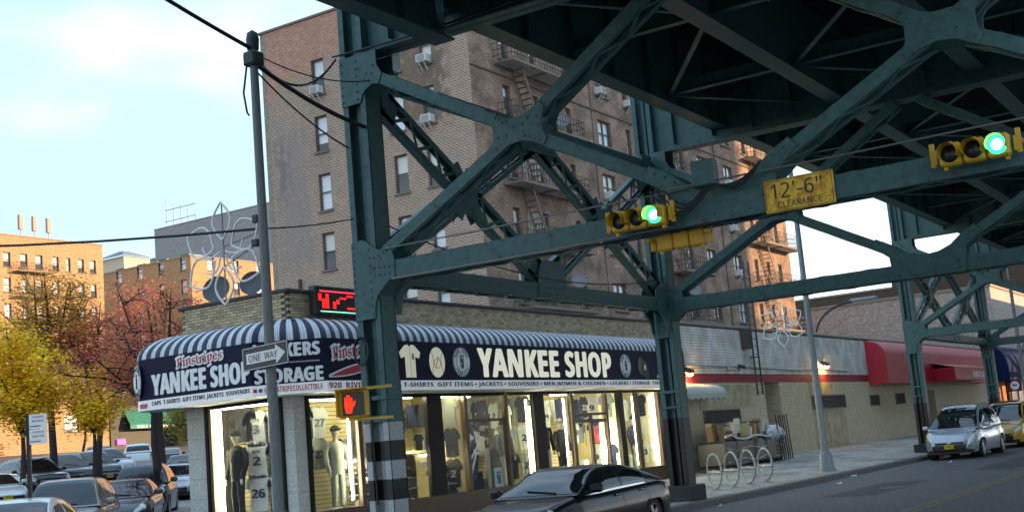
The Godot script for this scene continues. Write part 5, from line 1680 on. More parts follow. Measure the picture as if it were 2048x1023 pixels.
func left_side() -> void:
	# sunlit orange block
	var lit := tile_mat("orange_block_brick", Color(0.68, 0.58, 0.45), [Color(0.68, 0.53, 0.37), Color(0.72, 0.56, 0.40), Color(0.64, 0.49, 0.34)], 71)
	var ops := []
	var z0 := -78.0
	var cols := [[-80.5, 1.1], [-83.5, 1.1], [-86.5, 1.1], [-89.4, 1.0], [-91.7, 1.0], [-93.8, 1.0], [-96.2, 0.9], [-98.2, 0.6], [-99.9, 0.9], [-101.7, 0.9]]
	for hd in [29.2, 26.2, 23.2, 20.1, 17.0, 13.9]:
		for c in cols: ops.append([z0 - c[0], hd - 5.0 - 1.7, z0 - c[0] + c[1], hd - 5.0])
	for c in [[-97.2, 2.1], [-101.4, 1.4], [-92.0, 1.8], [-86.0, 1.8]]: ops.append([z0 - c[0], 3.1, z0 - c[0] + c[1], 5.2])
	var a := simple_block("orange_block", "orange brick apartment block with an iron fire escape beyond the car park", -140, -125, z0, -103.7, 5.0, 26.2, lit, [["x", ops]])
	for c in [-98.3, -102.2]: ac_unit(a, Transform3D(FX, Vector3(-125, 8.1, c)))
	fire_escape(a, -125, -90.6, -95.6, [28.9 - 1.9, 25.9 - 1.9, 22.9 - 1.9, 19.8 - 1.9], mats["escape_iron"])
	for z in [-92.3, -94.2, -96.2]:
		var b := MB.new()
		b.tube([Vector3(-125.6, 31.2, z), Vector3(-125.6, 32.2, z)], 0.06, 5)
		b.bb(-125.8, -125.4, 32.2, 34.0, z - 0.25, z + 0.25)
		part("aerial_panel", b, mat("panel_pink", lin(0.5, 0.3, 0.24), 0.7), a)
	# block in shade with a sunlit flank
	var o2 := []; var o3 := []
	for fl in 7:
		for k in 4: o2.append([3.0 + k * 4.2, 5 + fl * 3.1, 4.1 + k * 4.2, 6.8 + fl * 3.1])
		for k in 6: o3.append([3.0 + k * 4.6, 5 + fl * 3.1, 4.2 + k * 4.6, 6.8 + fl * 3.1])
	simple_block("shaded_block", "brick apartment block rising behind the red tree", -139, -121.4, -115, -146, 5.0, 25.3, lit, [["z", o2], ["x", o3]])
	# pale tower with rooftop scaffold behind
	var grey := tile_mat("grey_block", Color(0.62, 0.61, 0.6), [Color(0.56, 0.54, 0.53), Color(0.6, 0.58, 0.57)], 73)
	var g := simple_block("grey_block", "pale grey block with a rooftop scaffold rising behind the brown block", -206, -165, -185, -220, 5.0, 50, grey, [])
	var b := MB.new()
	for k in 5: b.bar(Vector3(-203 + k * 2.2, 54, -186), Vector3(-203 + k * 2.2, 61.5 - k, -186), 0.15, 0.15)
	for y in [56.5, 59.0]: b.bar(Vector3(-203.5, y, -186), Vector3(-194, y, -186), 0.15, 0.15)
	part("scaffold", b, mat("scaffold", lin(0.4, 0.4, 0.42), 0.7), g)
	simple_block("low_grey_block", "lower grey block left of the pale scaffolded tower", -218, -206.1, -186, -220, 5.0, 44, grey, [])
	b = MB.new()
	b.bb(-152, -146, 5, 35.0, -130, -125)
	var ph := tag(part("roof_house", b, mat("cream_wall", lin(0.6, 0.52, 0.36), 0.9), self), "small cream rooftop house with a grey hipped roof", "building")
	b = MB.new()
	b.q(Vector3(-152.5, 35, -124.5), Vector3(-145.5, 35, -124.5), Vector3(-148.5, 36.3, -127), Vector3(-149.5, 36.3, -127))
	b.q(Vector3(-145.5, 35, -124.5), Vector3(-145.5, 35, -130.5), Vector3(-148.5, 36.3, -128), Vector3(-148.5, 36.3, -127))
	part("hip_roof", b, mat("slate", lin(0.2, 0.2, 0.22), 0.8), ph)
	# green shop
	var s := thing("green_awning_shop", "low dark shop under a green awning with a pink sign", "shop")
	b = MB.new()
	b.bb(-130, -125.3, 5.0, 11.0, -114.9, -104.2)
	part("front", b, mat("green_shop_dark", lin(0.03, 0.035, 0.03), 0.6), s)
	b = MB.new()
	b.q(Vector3(-124.0, 8.6, -106.2), Vector3(-124.0, 8.6, -114.0), Vector3(-125.3, 10.6, -114.0), Vector3(-125.3, 10.6, -106.2))
	b.q(Vector3(-124.0, 8.1, -106.2), Vector3(-124.0, 8.1, -114.0), Vector3(-124.0, 8.6, -114.0), Vector3(-124.0, 8.6, -106.2))
	part("awning", b, mat("green_canvas", lin(0.02, 0.16, 0.11), 0.6), s)
	text("lettering", "DELI  GROCERY", Transform3D(FX, Vector3(-123.98, 8.35, -110)), 5.5, 0.38, 0.01, mats["sign_white"], s, "bold")
	b = MB.new()
	b.cbox(Vector3(-125.1, 6.6, -105.6), Vector3(0.2, 0.7, 1.3), 0.03)
	part("pink_sign", b, mat("pink_glow", Color(0.8, 0.2, 0.7), 0.5, {"emit": Color(0.9, 0.25, 0.75), "e": 1.0}), s)
	# trees
	var bk := lin(0.085, 0.07, 0.06)
	var yel := [Color(0.98, 0.60, 0.004), Color(1.0, 0.66, 0.008), Color(0.95, 0.55, 0.006), Color(0.9, 0.56, 0.01), Color(0.7, 0.46, 0.02)]
	var gold := [Color(0.66, 0.34, 0.03), Color(0.74, 0.42, 0.03), Color(0.54, 0.28, 0.04), Color(0.44, 0.22, 0.045)]
	var redl := [Color(0.66, 0.13, 0.09), Color(0.74, 0.19, 0.11), Color(0.55, 0.11, 0.08), Color(0.64, 0.28, 0.07)]
	var rust := [Color(0.55, 0.21, 0.10), Color(0.62, 0.29, 0.10), Color(0.55, 0.15, 0.10), Color(0.64, 0.36, 0.09)]
	var grn := [Color(0.24, 0.24, 0.03), Color(0.34, 0.29, 0.03), Color(0.48, 0.25, 0.035), Color(0.2, 0.2, 0.03)]
	var T := func(x: float, z: float) -> Vector3: return Vector3(x, gh(x), z)
	tree("yellow_tree", "bright yellow leaved tree over the parked cars", T.call(-41.6, -30.4), 7.4, Vector3(0.1, 4.8, 0.0), Vector3(2.6, 2.65, 2.6), yel, 18000, 0.095, 0.12, 1, bk, 0.28)
	tree("yellow_tree", "yellow leaved tree with a dark trunk behind the parking sign", T.call(-39.6, -32.1), 5.4, Vector3(0.0, 3.75, 0.0), Vector3(1.45, 1.5, 1.45), yel, 7000, 0.085, 0.1, 2, bk, 0.26)
	tree("golden_tree", "sparse golden brown tree before the orange block", T.call(-46.3, -35.4), 10.0, Vector3(0, 7.2, 0), Vector3(3.2, 2.9, 3.0), gold, 13000, 0.095, 0.18, 3, bk, 0.32)
	tree("bare_tree", "half bare tree with red and rust leaves before the orange block", T.call(-44.6, -36.4), 8.6, Vector3(0.1, 6.1, 0), Vector3(2.15, 2.5, 2.15), redl, 9000, 0.085, 0.15, 4, bk, 0.3)
	tree("red_tree", "red leaved street tree with bare twigs beside the shop corner", T.call(-30.2, -26.9), 8.4, Vector3(-0.4, 5.1, 0.5), Vector3(2.5, 2.5, 2.5), redl, 10000, 0.06, 0.16, 5, lin(0.06, 0.05, 0.045), 0.3)
	tree("rust_tree", "brown twiggy street tree with rust leaves by the red tree", T.call(-38.6, -34.6), 9.5, Vector3(0.3, 6.0, 0), Vector3(3.2, 3.3, 3.2), rust, 11000, 0.07, 0.17, 6, bk, 0.36)
	tree("green_tree", "low olive green tree past the shop's white pier", T.call(-52.5, -49.6), 5.5, Vector3(0.6, 3.0, 0), Vector3(2.4, 1.9, 2.4), grn, 5200, 0.13, 0.16, 7, bk, 0.4)
	tree("red_shrub", "small red shrub under the yellow tree", T.call(-68.0, -46.5), 3.6, Vector3(0, 1.9, 0), Vector3(1.8, 1.4, 1.8), redl, 1800, 0.14, 0.1, 8, bk, 0.35)
	tree("thin_tree", "thin bare sapling before the beige ground floor", T.call(-66.0, -52.6), 6.0, Vector3(0, 4.2, 0), Vector3(1.4, 1.7, 1.4), rust, 260, 0.13, 0.1, 9, bk, 0.35)

# ---------------------------------------------------------------- street furniture
func cable(pts: Array, sag: float, r: float, b: MB) -> void:
	var a: Vector3 = pts[0]; var e: Vector3 = pts[1]
	var ps := []
	for i in 17:
		var t := i / 16.0
		ps.append(a.lerp(e, t) - Vector3(0, sag * 4 * t * (1 - t), 0))
	b.tube(ps, r, 6)
func wire_ornament(label: String, o: Vector3, sc: float, turn: float, arm: Vector3) -> void:
	var t := thing("wire_ornament", label, "ornament", o, turn, "white wire flower ornaments")
	var wm := mat("rope_light", lin(0.86, 0.86, 0.85), 0.5)
	for k in 6:   # leaf shaped loops around the middle
		var an: float = [PI / 2, -PI / 2, 0.45, PI - 0.45, -0.5, PI + 0.5][k]
		var l: float = [0.62, 0.62, 0.66, 0.66, 0.66, 0.66][k] * sc; var w: float = [0.2, 0.2, 0.26, 0.26, 0.26, 0.26][k] * sc
		var d := Vector3(cos(an), sin(an), 0); var s := Vector3(-sin(an), cos(an), 0)
		var off := d * (0.22 * sc)
		var b := MB.new()
		var ps := []
		for i in 25:
			var q := i / 24.0
			var f := q * 2 if q < 0.5 else 2 - q * 2
			var sg := 1.0 if q < 0.5 else -1.0
			ps.append(off + d * l * f + s * sg * w * sin(PI * f))
		b.tube(ps, 0.017, 6, false)
		var ls := []
		if k > 1:
			for i in 11:
				var f := i / 10.0
				ls.append(off * 0.3 + d * l * 0.62 * f + s * (0.16 * sc * sin(PI * f * 0.9) * (1 if k % 2 else -1)))
			b.tube(ls, 0.014, 6)
		part("petal", b, wm, t)
	var f := MB.new()
	f.tube([Vector3(0, -0.85 * sc, -0.02), Vector3(0, 0.85 * sc, -0.02)], 0.012, 5)
	f.tube([Vector3(0, 0.1, -0.02), arm], 0.014, 5)
	f.tube([Vector3(0, -0.2, -0.02), arm - Vector3(0, 0.15, 0)], 0.012, 5)
	part("bracket", f, mat("bracket_grey", lin(0.25, 0.25, 0.25), 0.5), t)

func signal_head(label: String, o: Vector3, back := false) -> void:
	# three lenses in a row along +x, faces +z
	var t := thing("traffic_signal", label, "traffic light", o, PI if back else 0.0, "yellow traffic signal heads on the low strut")
	t.scale = Vector3.ONE * (0.8 if back else 0.89)
	var ym := mat("signal_yellow", lin(0.78, 0.45, 0.02), 0.5, {"tex": grain(0.3), "scale": Vector3(2, 2, 1)})
	var bm := mat("lens_black", lin(0.008, 0.008, 0.008), 0.3)
	for k in 3:
		var c := Vector3(-0.31 + k * 0.31, 0, 0)
		var b := MB.new()
		b.cbox(c, Vector3(0.295, 0.31, 0.2), 0.03)
		b.cbox(c + Vector3(0, 0.16, 0.02), Vector3(0.1, 0.03, 0.08), 0.008)
		var hs := part("housing", b, ym, t)
		b = MB.new()
		var rows := []
		for i in 2:
			var row := PackedVector3Array()
			for s in 19:
				var an := PI * (-0.16 + 1.32 * s / 18.0)
				row.push_back(c + Vector3(cos(an) * 0.128, sin(an) * 0.128, 0.1 + i * 0.19))
			rows.append(row)
		b.grid(rows)
		part("visor", b, ym if k < 2 else ym, hs)
		b = MB.new()
		b.lathe(c + Vector3(0, 0, 0.1), [Vector2(0.122, 0.0), Vector2(0.11, 0.02), Vector2(0.06, 0.035), Vector2(0.005, 0.04)], 20, Basis(Vector3(1, 0, 0), PI / 2))
		var lit := k == 2 and not back
		var gm := mat("green_glow", Color(0.1, 0.9, 0.6), 0.3, {"emit": Color(0.10, 1.0, 0.66), "e": 2.6})
		part("lens", b, gm if lit else bm, hs)
		if lit:
			b = MB.new()
			b.lathe(c + Vector3(0.0, 0, 0.125), [Vector2(0.085, 0.0), Vector2(0.05, 0.022), Vector2(0.004, 0.028)], 16, Basis(Vector3(1, 0, 0), PI / 2))
			part("hot_spot", b, mat("green_white_glow", Color(0.8, 1, 0.95), 0.3, {"emit": Color(0.75, 1.0, 0.93), "e": 3.0}), hs)
			var l := SpotLight3D.new()
			l.name = "glow"
			l.position = c + Vector3(0, 0, 0.17)
			l.rotation.y = PI
			l.spot_angle = 70; l.light_color = Color(0.15, 1.0, 0.7); l.light_energy = 0.35; l.light_size = 0.1; l.spot_range = 20; l.shadow_enabled = true
			t.add_child(l)
	for sg in [-1.0, 1.0]:
		var b := MB.new()
		b.bar(Vector3(sg * 0.5, 0.0, -0.02), Vector3(sg * 0.56, 0.0, -0.02), 0.07, 0.2)
		b.bar(Vector3(sg * 0.4, -0.2, -0.03), Vector3(sg * 0.4, -0.12, -0.03), 0.08, 0.05)
		b.bar(Vector3(sg * 0.56, -0.13, -0.04), Vector3(sg * 0.56, 0.2, -0.04), 0.06, 0.06)
		b.bar(Vector3(sg * 0.56, 0.05, -0.03), Vector3(sg * 0.56, 0.05, -0.22), 0.06, 0.06)
		part("mounting", b, ym, t)

func street_things() -> void:
	var pole_m := mat("pole_grey", lin(0.2, 0.22, 0.228), 0.55, {"tex": grain(0.35), "scale": Vector3(1, 1, 1)})
	var blk: Material = mats["cable_black"]
	# corner pole
	var p := thing("street_pole", "tall dark grey steel street pole carrying the one way sign at the shop corner", "pole", Vector3(-12.4, 0, -13.18))
	var b := MB.new()
	b.tube([Vector3(0, 0.1, 0), Vector3(0, 4, 0), Vector3(0, 8.0, 0)], [0.082, 0.074, 0.062], 12)
	part("shaft", b, pole_m, p)
	b = MB.new()
	b.lathe(Vector3(0, 7.85, 0), [Vector2(0.09, 0), Vector2(0.1, 0.15), Vector2(0.08, 0.25), Vector2(0.01, 0.3)], 12)
	b.cbox(Vector3(0, 7.7, 0), Vector3(0.24, 0.22, 0.24), 0.03)
	part("cap", b, mat("pole_dark", lin(0.04, 0.045, 0.045), 0.6), p)
	b = MB.new()
	b.cbox(Vector3(-0.12, 4.95, 0.02), Vector3(0.12, 0.1, 0.12), 0.01)
	b.cbox(Vector3(-0.1, 5.3, 0.02), Vector3(0.1, 0.12, 0.1), 0.01)
	part("clamp", b, mats["pole_dark"], p)
	b = MB.new()
	b.tube([Vector3(-0.1, 7.6, 0.05), Vector3(-0.16, 7.2, 0.08), Vector3(-0.13, 6.9, 0.06), Vector3(-0.1, 6.85, 0.05)], 0.016, 6)
	part("drip_loop", b, blk, p)
	# one way sign, turned to the avenue
	var sg := thing("one_way_sign", "black and white ONE WAY arrow sign clamped to the corner pole", "sign", Vector3(-12.36, 3.28, -13.1), deg_to_rad(-3))
	sg.rotation.z = 0.035
	b = MB.new()
	b.cbox(Vector3(0.02, 0, 0.08), Vector3(0.93, 0.33, 0.012), 0.003)
	part("plate", b, mat("sign_black", lin(0.012, 0.012, 0.013), 0.4), sg)
	b = MB.new()
	for w in [[0.02, 0.152, 0.9, 0.008], [0.02, -0.152, 0.9, 0.008], [-0.43, 0, 0.008, 0.3], [0.47, 0, 0.008, 0.3]]: b.box(Vector3(w[0], w[1], 0.0875), Vector3(w[2], w[3], 0.003))
	part("border", b, mats["sign_white"], sg)
	b = MB.new()
	b.prism(PackedVector2Array([Vector2(-0.36, -0.075), Vector2(0.24, -0.075), Vector2(0.24, -0.135), Vector2(0.43, 0), Vector2(0.24, 0.135), Vector2(0.24, 0.075), Vector2(-0.36, 0.075)]), Transform3D(Basis(), Vector3(0, 0, 0.087)), 0.003)
	part("arrow", b, mats["sign_white"], sg)
	text("lettering", "ONE  WAY", Transform3D(Basis(), Vector3(-0.02, 0, 0.091)), 0.58, 0.1, 0.002, mats["sign_black"], sg, "plain")
	# overhead cables
	var T := Vector3(-12.4, 7.75, -13.18)
	var cb := [[[T, Vector3(-12.75, 8.3, -15.5)], 0.45, 0.02, "thick black cable sagging from the pole top to the viaduct column head"], [[T - Vector3(0, 0.1, 0), Vector3(-12.3, 7.05, -15.9)], 0.12, 0.035, "bundled black cable from the pole top down to the column"], [[T - Vector3(0, 0.2, 0), Vector3(-12.7, 6.8, -15.6)], 0.1, 0.014, "thin cable from the pole top to the column, lower strand"], [[T + Vector3(0, 0.05, 0), Vector3(-12.1, 7.9, -15.9)], 0.2, 0.01, "thinnest cable from the pole top to the column head"], [[T + Vector3(0, 0.1, 0), Vector3(-12.4, 9.2, -8.0)], 0.1, 0.03, "thick dark cable rising from the pole top over the side street"], [[Vector3(-12.45, 5.15, -13.18), Vector3(-12.7, 5.6, -15.6)], 0.03, 0.012, "straight black cable from the pole to the column's low plate"], [[Vector3(-12.45, 5.15, -13.18), Vector3(-32.0, 8.6, -6.0)], 0.7, 0.02, "long black cable crossing the sky over the car park"], [[Vector3(-12.3, 5.55, -15.6), Vector3(-12.3, 5.3, -26.5)], 0.5, 0.012, "thin black cable slung between the two viaduct columns"], [[Vector3(-12.9, 8.4, -15.6), Vector3(-9.0, 8.33, -15.4)], 0.05, 0.018, "black cable strapped along the cross girder"], [[Vector3(-14.5, 14.0, -4.0), Vector3(-30, 11.5, -24)], 0.3, 0.012, "thin cable high above the corner pole"]]
	for c in cb:
		if c[3].begins_with("thin cable high"): continue
		b = MB.new()
		cable(c[0], c[1], c[2], b)
		tag(part("overhead_cable", b, blk, self), c[3], "cable", "overhead cables")
	b = MB.new()
	for k in 3:
		var ps := []
		for i in 17: ps.append(Vector3(-12.66 + 0.02 * k + cos(TAU * i / 16.0) * (0.13 + 0.01 * k), 3.42 + sin(TAU * i / 16.0) * (0.2 + 0.015 * k), -15.54 + 0.02 * k))
		b.tube(ps, 0.012, 5, false)
	b.tube([Vector3(-12.58, 3.3, -15.56), Vector3(-12.56, 2.7, -15.56), Vector3(-12.55, 1.0, -15.57)], 0.014, 6)
	tag(part("cable_coil", b, blk, self), "coil of black cable hung on the striped column", "cable")
	# sign by the car park
	var s := thing("parking_sign", "white parking regulation signs on a black post by the car park", "sign", Vector3(-18.98, 0, -14.0), deg_to_rad(25))
	b = MB.new()
	b.bar(Vector3(0, 0, 0), Vector3(0, 3.02, 0), 0.07, 0.05, Vector3.BACK)
	part("post", b, mat("post_black", lin(0.012, 0.012, 0.012), 0.6), s)
	for k in 2:
		b = MB.new()
		b.cbox(Vector3(0.2, 2.87 - k * 0.265, 0.035), Vector3(0.33, 0.255, 0.01), 0.002)
		var pl := part("plate", b, mats["sign_white"], s)
		b = MB.new()
		b.box(Vector3(0.15, 2.79 - k * 0.265, 0.0425), Vector3(0.2, 0.015, 0.004))
		part("arrow_bar", b, mats["sign_black"], pl)
		for q in 2: text("lettering", [["PARKING", "METERED"], ["2 HOUR", "8AM-7PM"]][k][q], Transform3D(Basis(), Vector3(0.2, 2.95 - k * 0.265 - q * 0.07, 0.041)), 0.22, 0.035, 0.002, mat("faded_red", lin(0.4, 0.2, 0.2), 0.6), pl, "bold")
	# pedestrian signal on the column
	var pd := thing("pedestrian_signal", "yellow pedestrian signal showing an orange hand on the striped column", "traffic light", Vector3(-12.2, 2.56, -14.7), deg_to_rad(22))
	pd.scale = Vector3.ONE * 0.88
	var ym := mat("signal_yellow", lin(0.78, 0.45, 0.02), 0.5, {"tex": grain(0.3), "scale": Vector3(2, 2, 1)})
	b = MB.new()
	b.cbox(Vector3(0, 0, -0.05), Vector3(0.5, 0.47, 0.24), 0.03)
	part("housing", b, ym, pd)
	b = MB.new()
	b.cbox(Vector3(0.03, 0.0, 0.074), Vector3(0.4, 0.4, 0.02), 0.008)
	part("screen", b, mat("screen_dark", lin(0.03, 0.025, 0.02), 0.25), pd)
	b = MB.new()
	b.bar(Vector3(-0.25, 0.25, 0.1), Vector3(0.25, 0.25, 0.1), 0.3, 0.02, Vector3.UP)
	b.bar(Vector3(-0.25, 0.25, 0.1), Vector3(-0.25, -0.2, 0.1), 0.02, 0.12, Vector3.BACK)
	b.bar(Vector3(0.25, 0.25, 0.0), Vector3(0.62, 0.27, -0.3), 0.06, 0.05)
	b.bar(Vector3(-0.1, -0.26, 0.0), Vector3(0.62, -0.27, -0.3), 0.06, 0.05)
	part("visor", b, ym, pd)
	b = MB.new()
	var hz := 0.088
	b.prism(PackedVector2Array([Vector2(-0.05, -0.16), Vector2(0.05, -0.16), Vector2(0.075, -0.05), Vector2(0.075, 0.02), Vector2(-0.07, 0.02), Vector2(-0.075, -0.04)]), Transform3D(Basis(), Vector3(-0.05, 0, hz)), 0.004)
	for k in 4: b.prism(PackedVector2Array([Vector2(-0.072 + k * 0.038, 0.01), Vector2(-0.04 + k * 0.038, 0.01), Vector2(-0.042 + k * 0.038, [0.11, 0.15, 0.145, 0.1][k]), Vector2(-0.056 + k * 0.038, [0.122, 0.162, 0.157, 0.112][k]), Vector2(-0.07 + k * 0.038, [0.11, 0.15, 0.145, 0.1][k])]), Transform3D(Basis(), Vector3(-0.05, 0, hz + 0.0005)), 0.004)
	b.prism(PackedVector2Array([Vector2(0.06, -0.09), Vector2(0.12, -0.01), Vector2(0.13, 0.05), Vector2(0.108, 0.055), Vector2(0.06, -0.03)]), Transform3D(Basis(), Vector3(-0.05, 0, hz + 0.001)), 0.004)
	part("hand", b, mat("hand_glow", Color(1, 0.3, 0.05), 0.5, {"emit": Color(1.0, 0.16, 0.03), "e": 0.55}), pd)
	# ornaments
	wire_ornament("white wire flower ornament on the corner pole", Vector3(-13.2, 4.9, -13.15), 0.92, 0.0, Vector3(0.75, 0.2, 0))
	wire_ornament("white wire flower ornament on the lamp post by the long wall", Vector3(-13.85, 4.85, -38.2), 0.86, 0.0, Vector3(0.95, 0.15, 0))
	# clearance sign on the low strut
	var cs := thing("clearance_sign", "rusty yellow 12'-6\" clearance sign bolted to the low strut", "sign", Vector3(-5.19, 4.66, -15.55))
	b = MB.new()
	b.cbox(Vector3.ZERO, Vector3(0.94, 0.44, 0.03), 0.01)
	part("plate", b, mat("rust_yellow", lin(0.82, 0.53, 0.05), 0.55, {"tex": noise_tex("rusty", 0.009, Color(0.78, 0.64, 0.46), Color.WHITE, 4, 512, 81, 0.0, -0.14), "scale": Vector3(1.3, 1.3, 1)}), cs)
	b = MB.new()
	for w in [[0, 0.2, 0.9, 0.008], [0, -0.2, 0.9, 0.008], [-0.448, 0, 0.008, 0.4], [0.448, 0, 0.008, 0.4]]: b.box(Vector3(w[0], w[1], 0.0165), Vector3(w[2], w[3], 0.003))
	part("border", b, mat("border_brown", lin(0.25, 0.13, 0.03), 0.6), cs)
	var im := mat("sign_ink", lin(0.035, 0.03, 0.045), 0.6)
	text("lettering", "12'-6\"", Transform3D(Basis(), Vector3(-0.03, 0.06, 0.016)), 0.7, 0.2, 0.003, im, cs, "plain")
	text("lettering", "CLEARANCE", Transform3D(Basis(), Vector3(0.0, -0.13, 0.016)), 0.6, 0.085, 0.003, im, cs, "plain")
	b = MB.new()
	for w in [[-0.4, 0.17], [0.4, 0.17], [-0.4, -0.17], [0.4, -0.17]]: b.rivet(Vector3(w[0], w[1], 0.016), Vector3(0, 0, 1), 0.012)
	part("bolts", b, mats["border_brown"], cs).set_meta("kind", "stuff")
	signal_head("traffic signal with a lit green light beside the junction box", Vector3(-7.42, 4.66, -15.34))
	signal_head("traffic signal with a lit green light right of the clearance sign", Vector3(-2.92, 4.72, -15.34))
	signal_head("traffic signal seen from behind, slung under the strut", Vector3(-7.1, 4.38, -15.98), true)
	# scrolling sign on the parapet
	var led := thing("led_sign", "black scrolling sign with red lit characters on the shop parapet", "sign", Vector3(-18.1, 5.24, -21.9))
	b = MB.new()
	b.cbox(Vector3(0, 0.03, 0), Vector3(0.2, 0.66, 2.5), 0.02)
	part("case", b, mats["lens_black"], led)
	b = MB.new()
	b.bb(0.101, 0.106, 0.22, 0.25, -1.1, 1.1)
	part("red_tube", b, mat("led_pink", Color(1, 0.3, 0.4), 0.5, {"emit": Color(1.0, 0.16, 0.24), "e": 1.2}), led)
	b = MB.new()
	b.bb(0.101, 0.106, -0.23, -0.205, -1.1, 1.1)
	part("pale_tube", b, mat("led_mint", Color(0.6, 1, 0.8), 0.5, {"emit": Color(0.5, 0.85, 0.7), "e": 0.8}), led)
	var rows5 := ["1.1.....11...11...", "1.1...11...1..1.11", "111..1.......1..11", ".11.11......1...1.", ".11.1......1...11.", ".11.1...11111..11."]
	b = MB.new()
	for j in 6:
		for i in 18:
			if rows5[j][i] == "1": b.bb(0.101, 0.107, 0.13 - j * 0.055, 0.175 - j * 0.055, 1.05 - i * 0.12, 1.155 - i * 0.12)
	part("lit_characters", b, mat("led_red", Color(1, 0.2, 0.2), 0.5, {"emit": Color(1.0, 0.12, 0.12), "e": 0.55}), led)
	# lamp post with curved arm
	var lp := thing("lamp_post", "grey octagonal lamp post with a curved arm on the pavement", "lamp post", Vector3(-12.75, walk_h(-12.75, -37.6) - 0.02, -37.6))
	var lm := mat("lamp_post_grey", lin(0.27, 0.31, 0.33), 0.5, {"metal": 0.3, "tex": grain(0.3)})
	b = MB.new()
	b.tube([Vector3(0, 0.5, 0), Vector3(0, 4.5, 0), Vector3(0, 9.4, 0)], [0.12, 0.1, 0.075], 8)
	part("shaft", b, lm, lp)
	b = MB.new()
	b.lathe(Vector3.ZERO, [Vector2(0.3, 0), Vector2(0.3, 0.08), Vector2(0.25, 0.1), Vector2(0.2, 0.55), Vector2(0.13, 0.62), Vector2(0.11, 0.66)], 8)
	part("base", b, lm, lp)
	b = MB.new()
	var ar := []
	for i in 9: ar.append(Vector3(0.1 + 1.0 * (1 - cos(PI / 2 * i / 8)), 4.3 + 0.85 * sin(PI / 2 * i / 8), -0.3 - 0.1 * i))
	b.tube(ar, 0.035, 7)
	part("arm", b, mat("arm_dark", lin(0.05, 0.055, 0.055), 0.5), lp)
	b = MB.new()
	b.cbox(Vector3(1.45, 5.2, -1.2), Vector3(0.85, 0.1, 0.34), 0.04)
	part("lantern", b, mat("lantern_grey", lin(0.3, 0.34, 0.36), 0.4), lp)
	var lp2 := dup(lp, Vector3(-12.4, 0.16, -69.2), 0, "grey lamp post farther up the avenue past the yellow taxi")
	# ring bicycle stands
	var rk := thing("bicycle_stand", "first galvanised ring bicycle stand next to the teal column", "bicycle stand", Vector3.ZERO, 0, "ring bicycle stands on the pavement")
	var galv := mat("galvanised", lin(0.42, 0.44, 0.45), 0.4, {"metal": 0.5, "tex": grain(0.25)})
	b = MB.new()
	var ps := []
	for i in 41: ps.append(Vector3(0, 0.5 + sin(TAU * i / 40.0) * 0.43, cos(TAU * i / 40.0) * 0.43))
	b.tube(ps, 0.028, 8, false)
	part("ring", b, galv, rk)
	b = MB.new()
	b.tube([Vector3(0, 0.46, -0.42), Vector3(0, 0.46, -0.08)], 0.034, 8); b.tube([Vector3(0, 0.46, 0.42), Vector3(0, 0.46, 0.08)], 0.034, 8)
	b.cbox(Vector3(0, 0.46, 0), Vector3(0.07, 0.1, 0.2), 0.015)
	part("crossbar", b, galv, rk)
	b = MB.new()
	b.cbox(Vector3(0, 0.02, 0), Vector3(0.18, 0.05, 0.2), 0.01)
	part("foot", b, galv, rk)
	var spots := [[-13.35, -30.5], [-13.2, -31.3], [-13.1, -32.2], [-13.0, -33.2]]
	for i in 4:
		var at := Vector3(spots[i][0], walk_h(spots[i][0], spots[i][1]), spots[i][1])
		if i == 0:
			rk.position = at; rk.rotation.y = deg_to_rad(48)
		else: dup(rk, at, deg_to_rad(48), "%s ring bicycle stand counted from the teal column" % ["", "second", "third", "last"][i])

# ---------------------------------------------------------------- vehicles
func ip(a: Array, x: float) -> float:
	if x <= a[0][0]: return a[0][1]
	for i in a.size() - 1:
		if x <= a[i + 1][0]:
			var t: float = (x - a[i][0]) / (a[i + 1][0] - a[i][0])
			var p0: float = a[maxi(i - 1, 0)][1]; var p3: float = a[mini(i + 2, a.size() - 1)][1]
			var lo: float = a[i][1]; var hi: float = a[i + 1][1]
			var m0 := (hi - p0) * 0.5 if i > 0 else hi - lo
			var m1 := (p3 - lo) * 0.5 if i < a.size() - 2 else hi - lo
			var h := lerpf(lo, hi, t)
			var cr := lo * (2 * t * t * t - 3 * t * t + 1) + m0 * (t * t * t - 2 * t * t + t) + hi * (-2 * t * t * t + 3 * t * t) + m1 * (t * t * t - t * t)
			return lerpf(h, cr, 0.6)
	return a[-1][1]
const SEDAN := {"L": 4.5, "wheel": 0.33, "ax": [-1.32, 1.38], "top": [[-2.25, 0.62], [-2.2, 0.86], [-2.0, 0.93], [-1.5, 0.93], [-0.5, 0.90], [0.6, 0.87], [1.1, 0.87], [1.6, 0.80], [1.95, 0.70], [2.15, 0.58], [2.25, 0.42]], "roof": [[-1.85, 0.93], [-1.5, 1.06], [-1.1, 1.19], [-0.6, 1.28], [-0.1, 1.30], [0.25, 1.27], [0.6, 1.13], [1.2, 0.86]], "w": [[-2.25, 0.66], [-2.15, 0.78], [-1.8, 0.855], [-0.8, 0.87], [0.8, 0.87], [1.6, 0.85], [2.0, 0.76], [2.25, 0.52]], "ws": [0.34, 1.14], "rw": [-1.78, -1.02], "doors": [[-0.2, 0.86], [-1.12, -0.3]], "belt": 0.2}
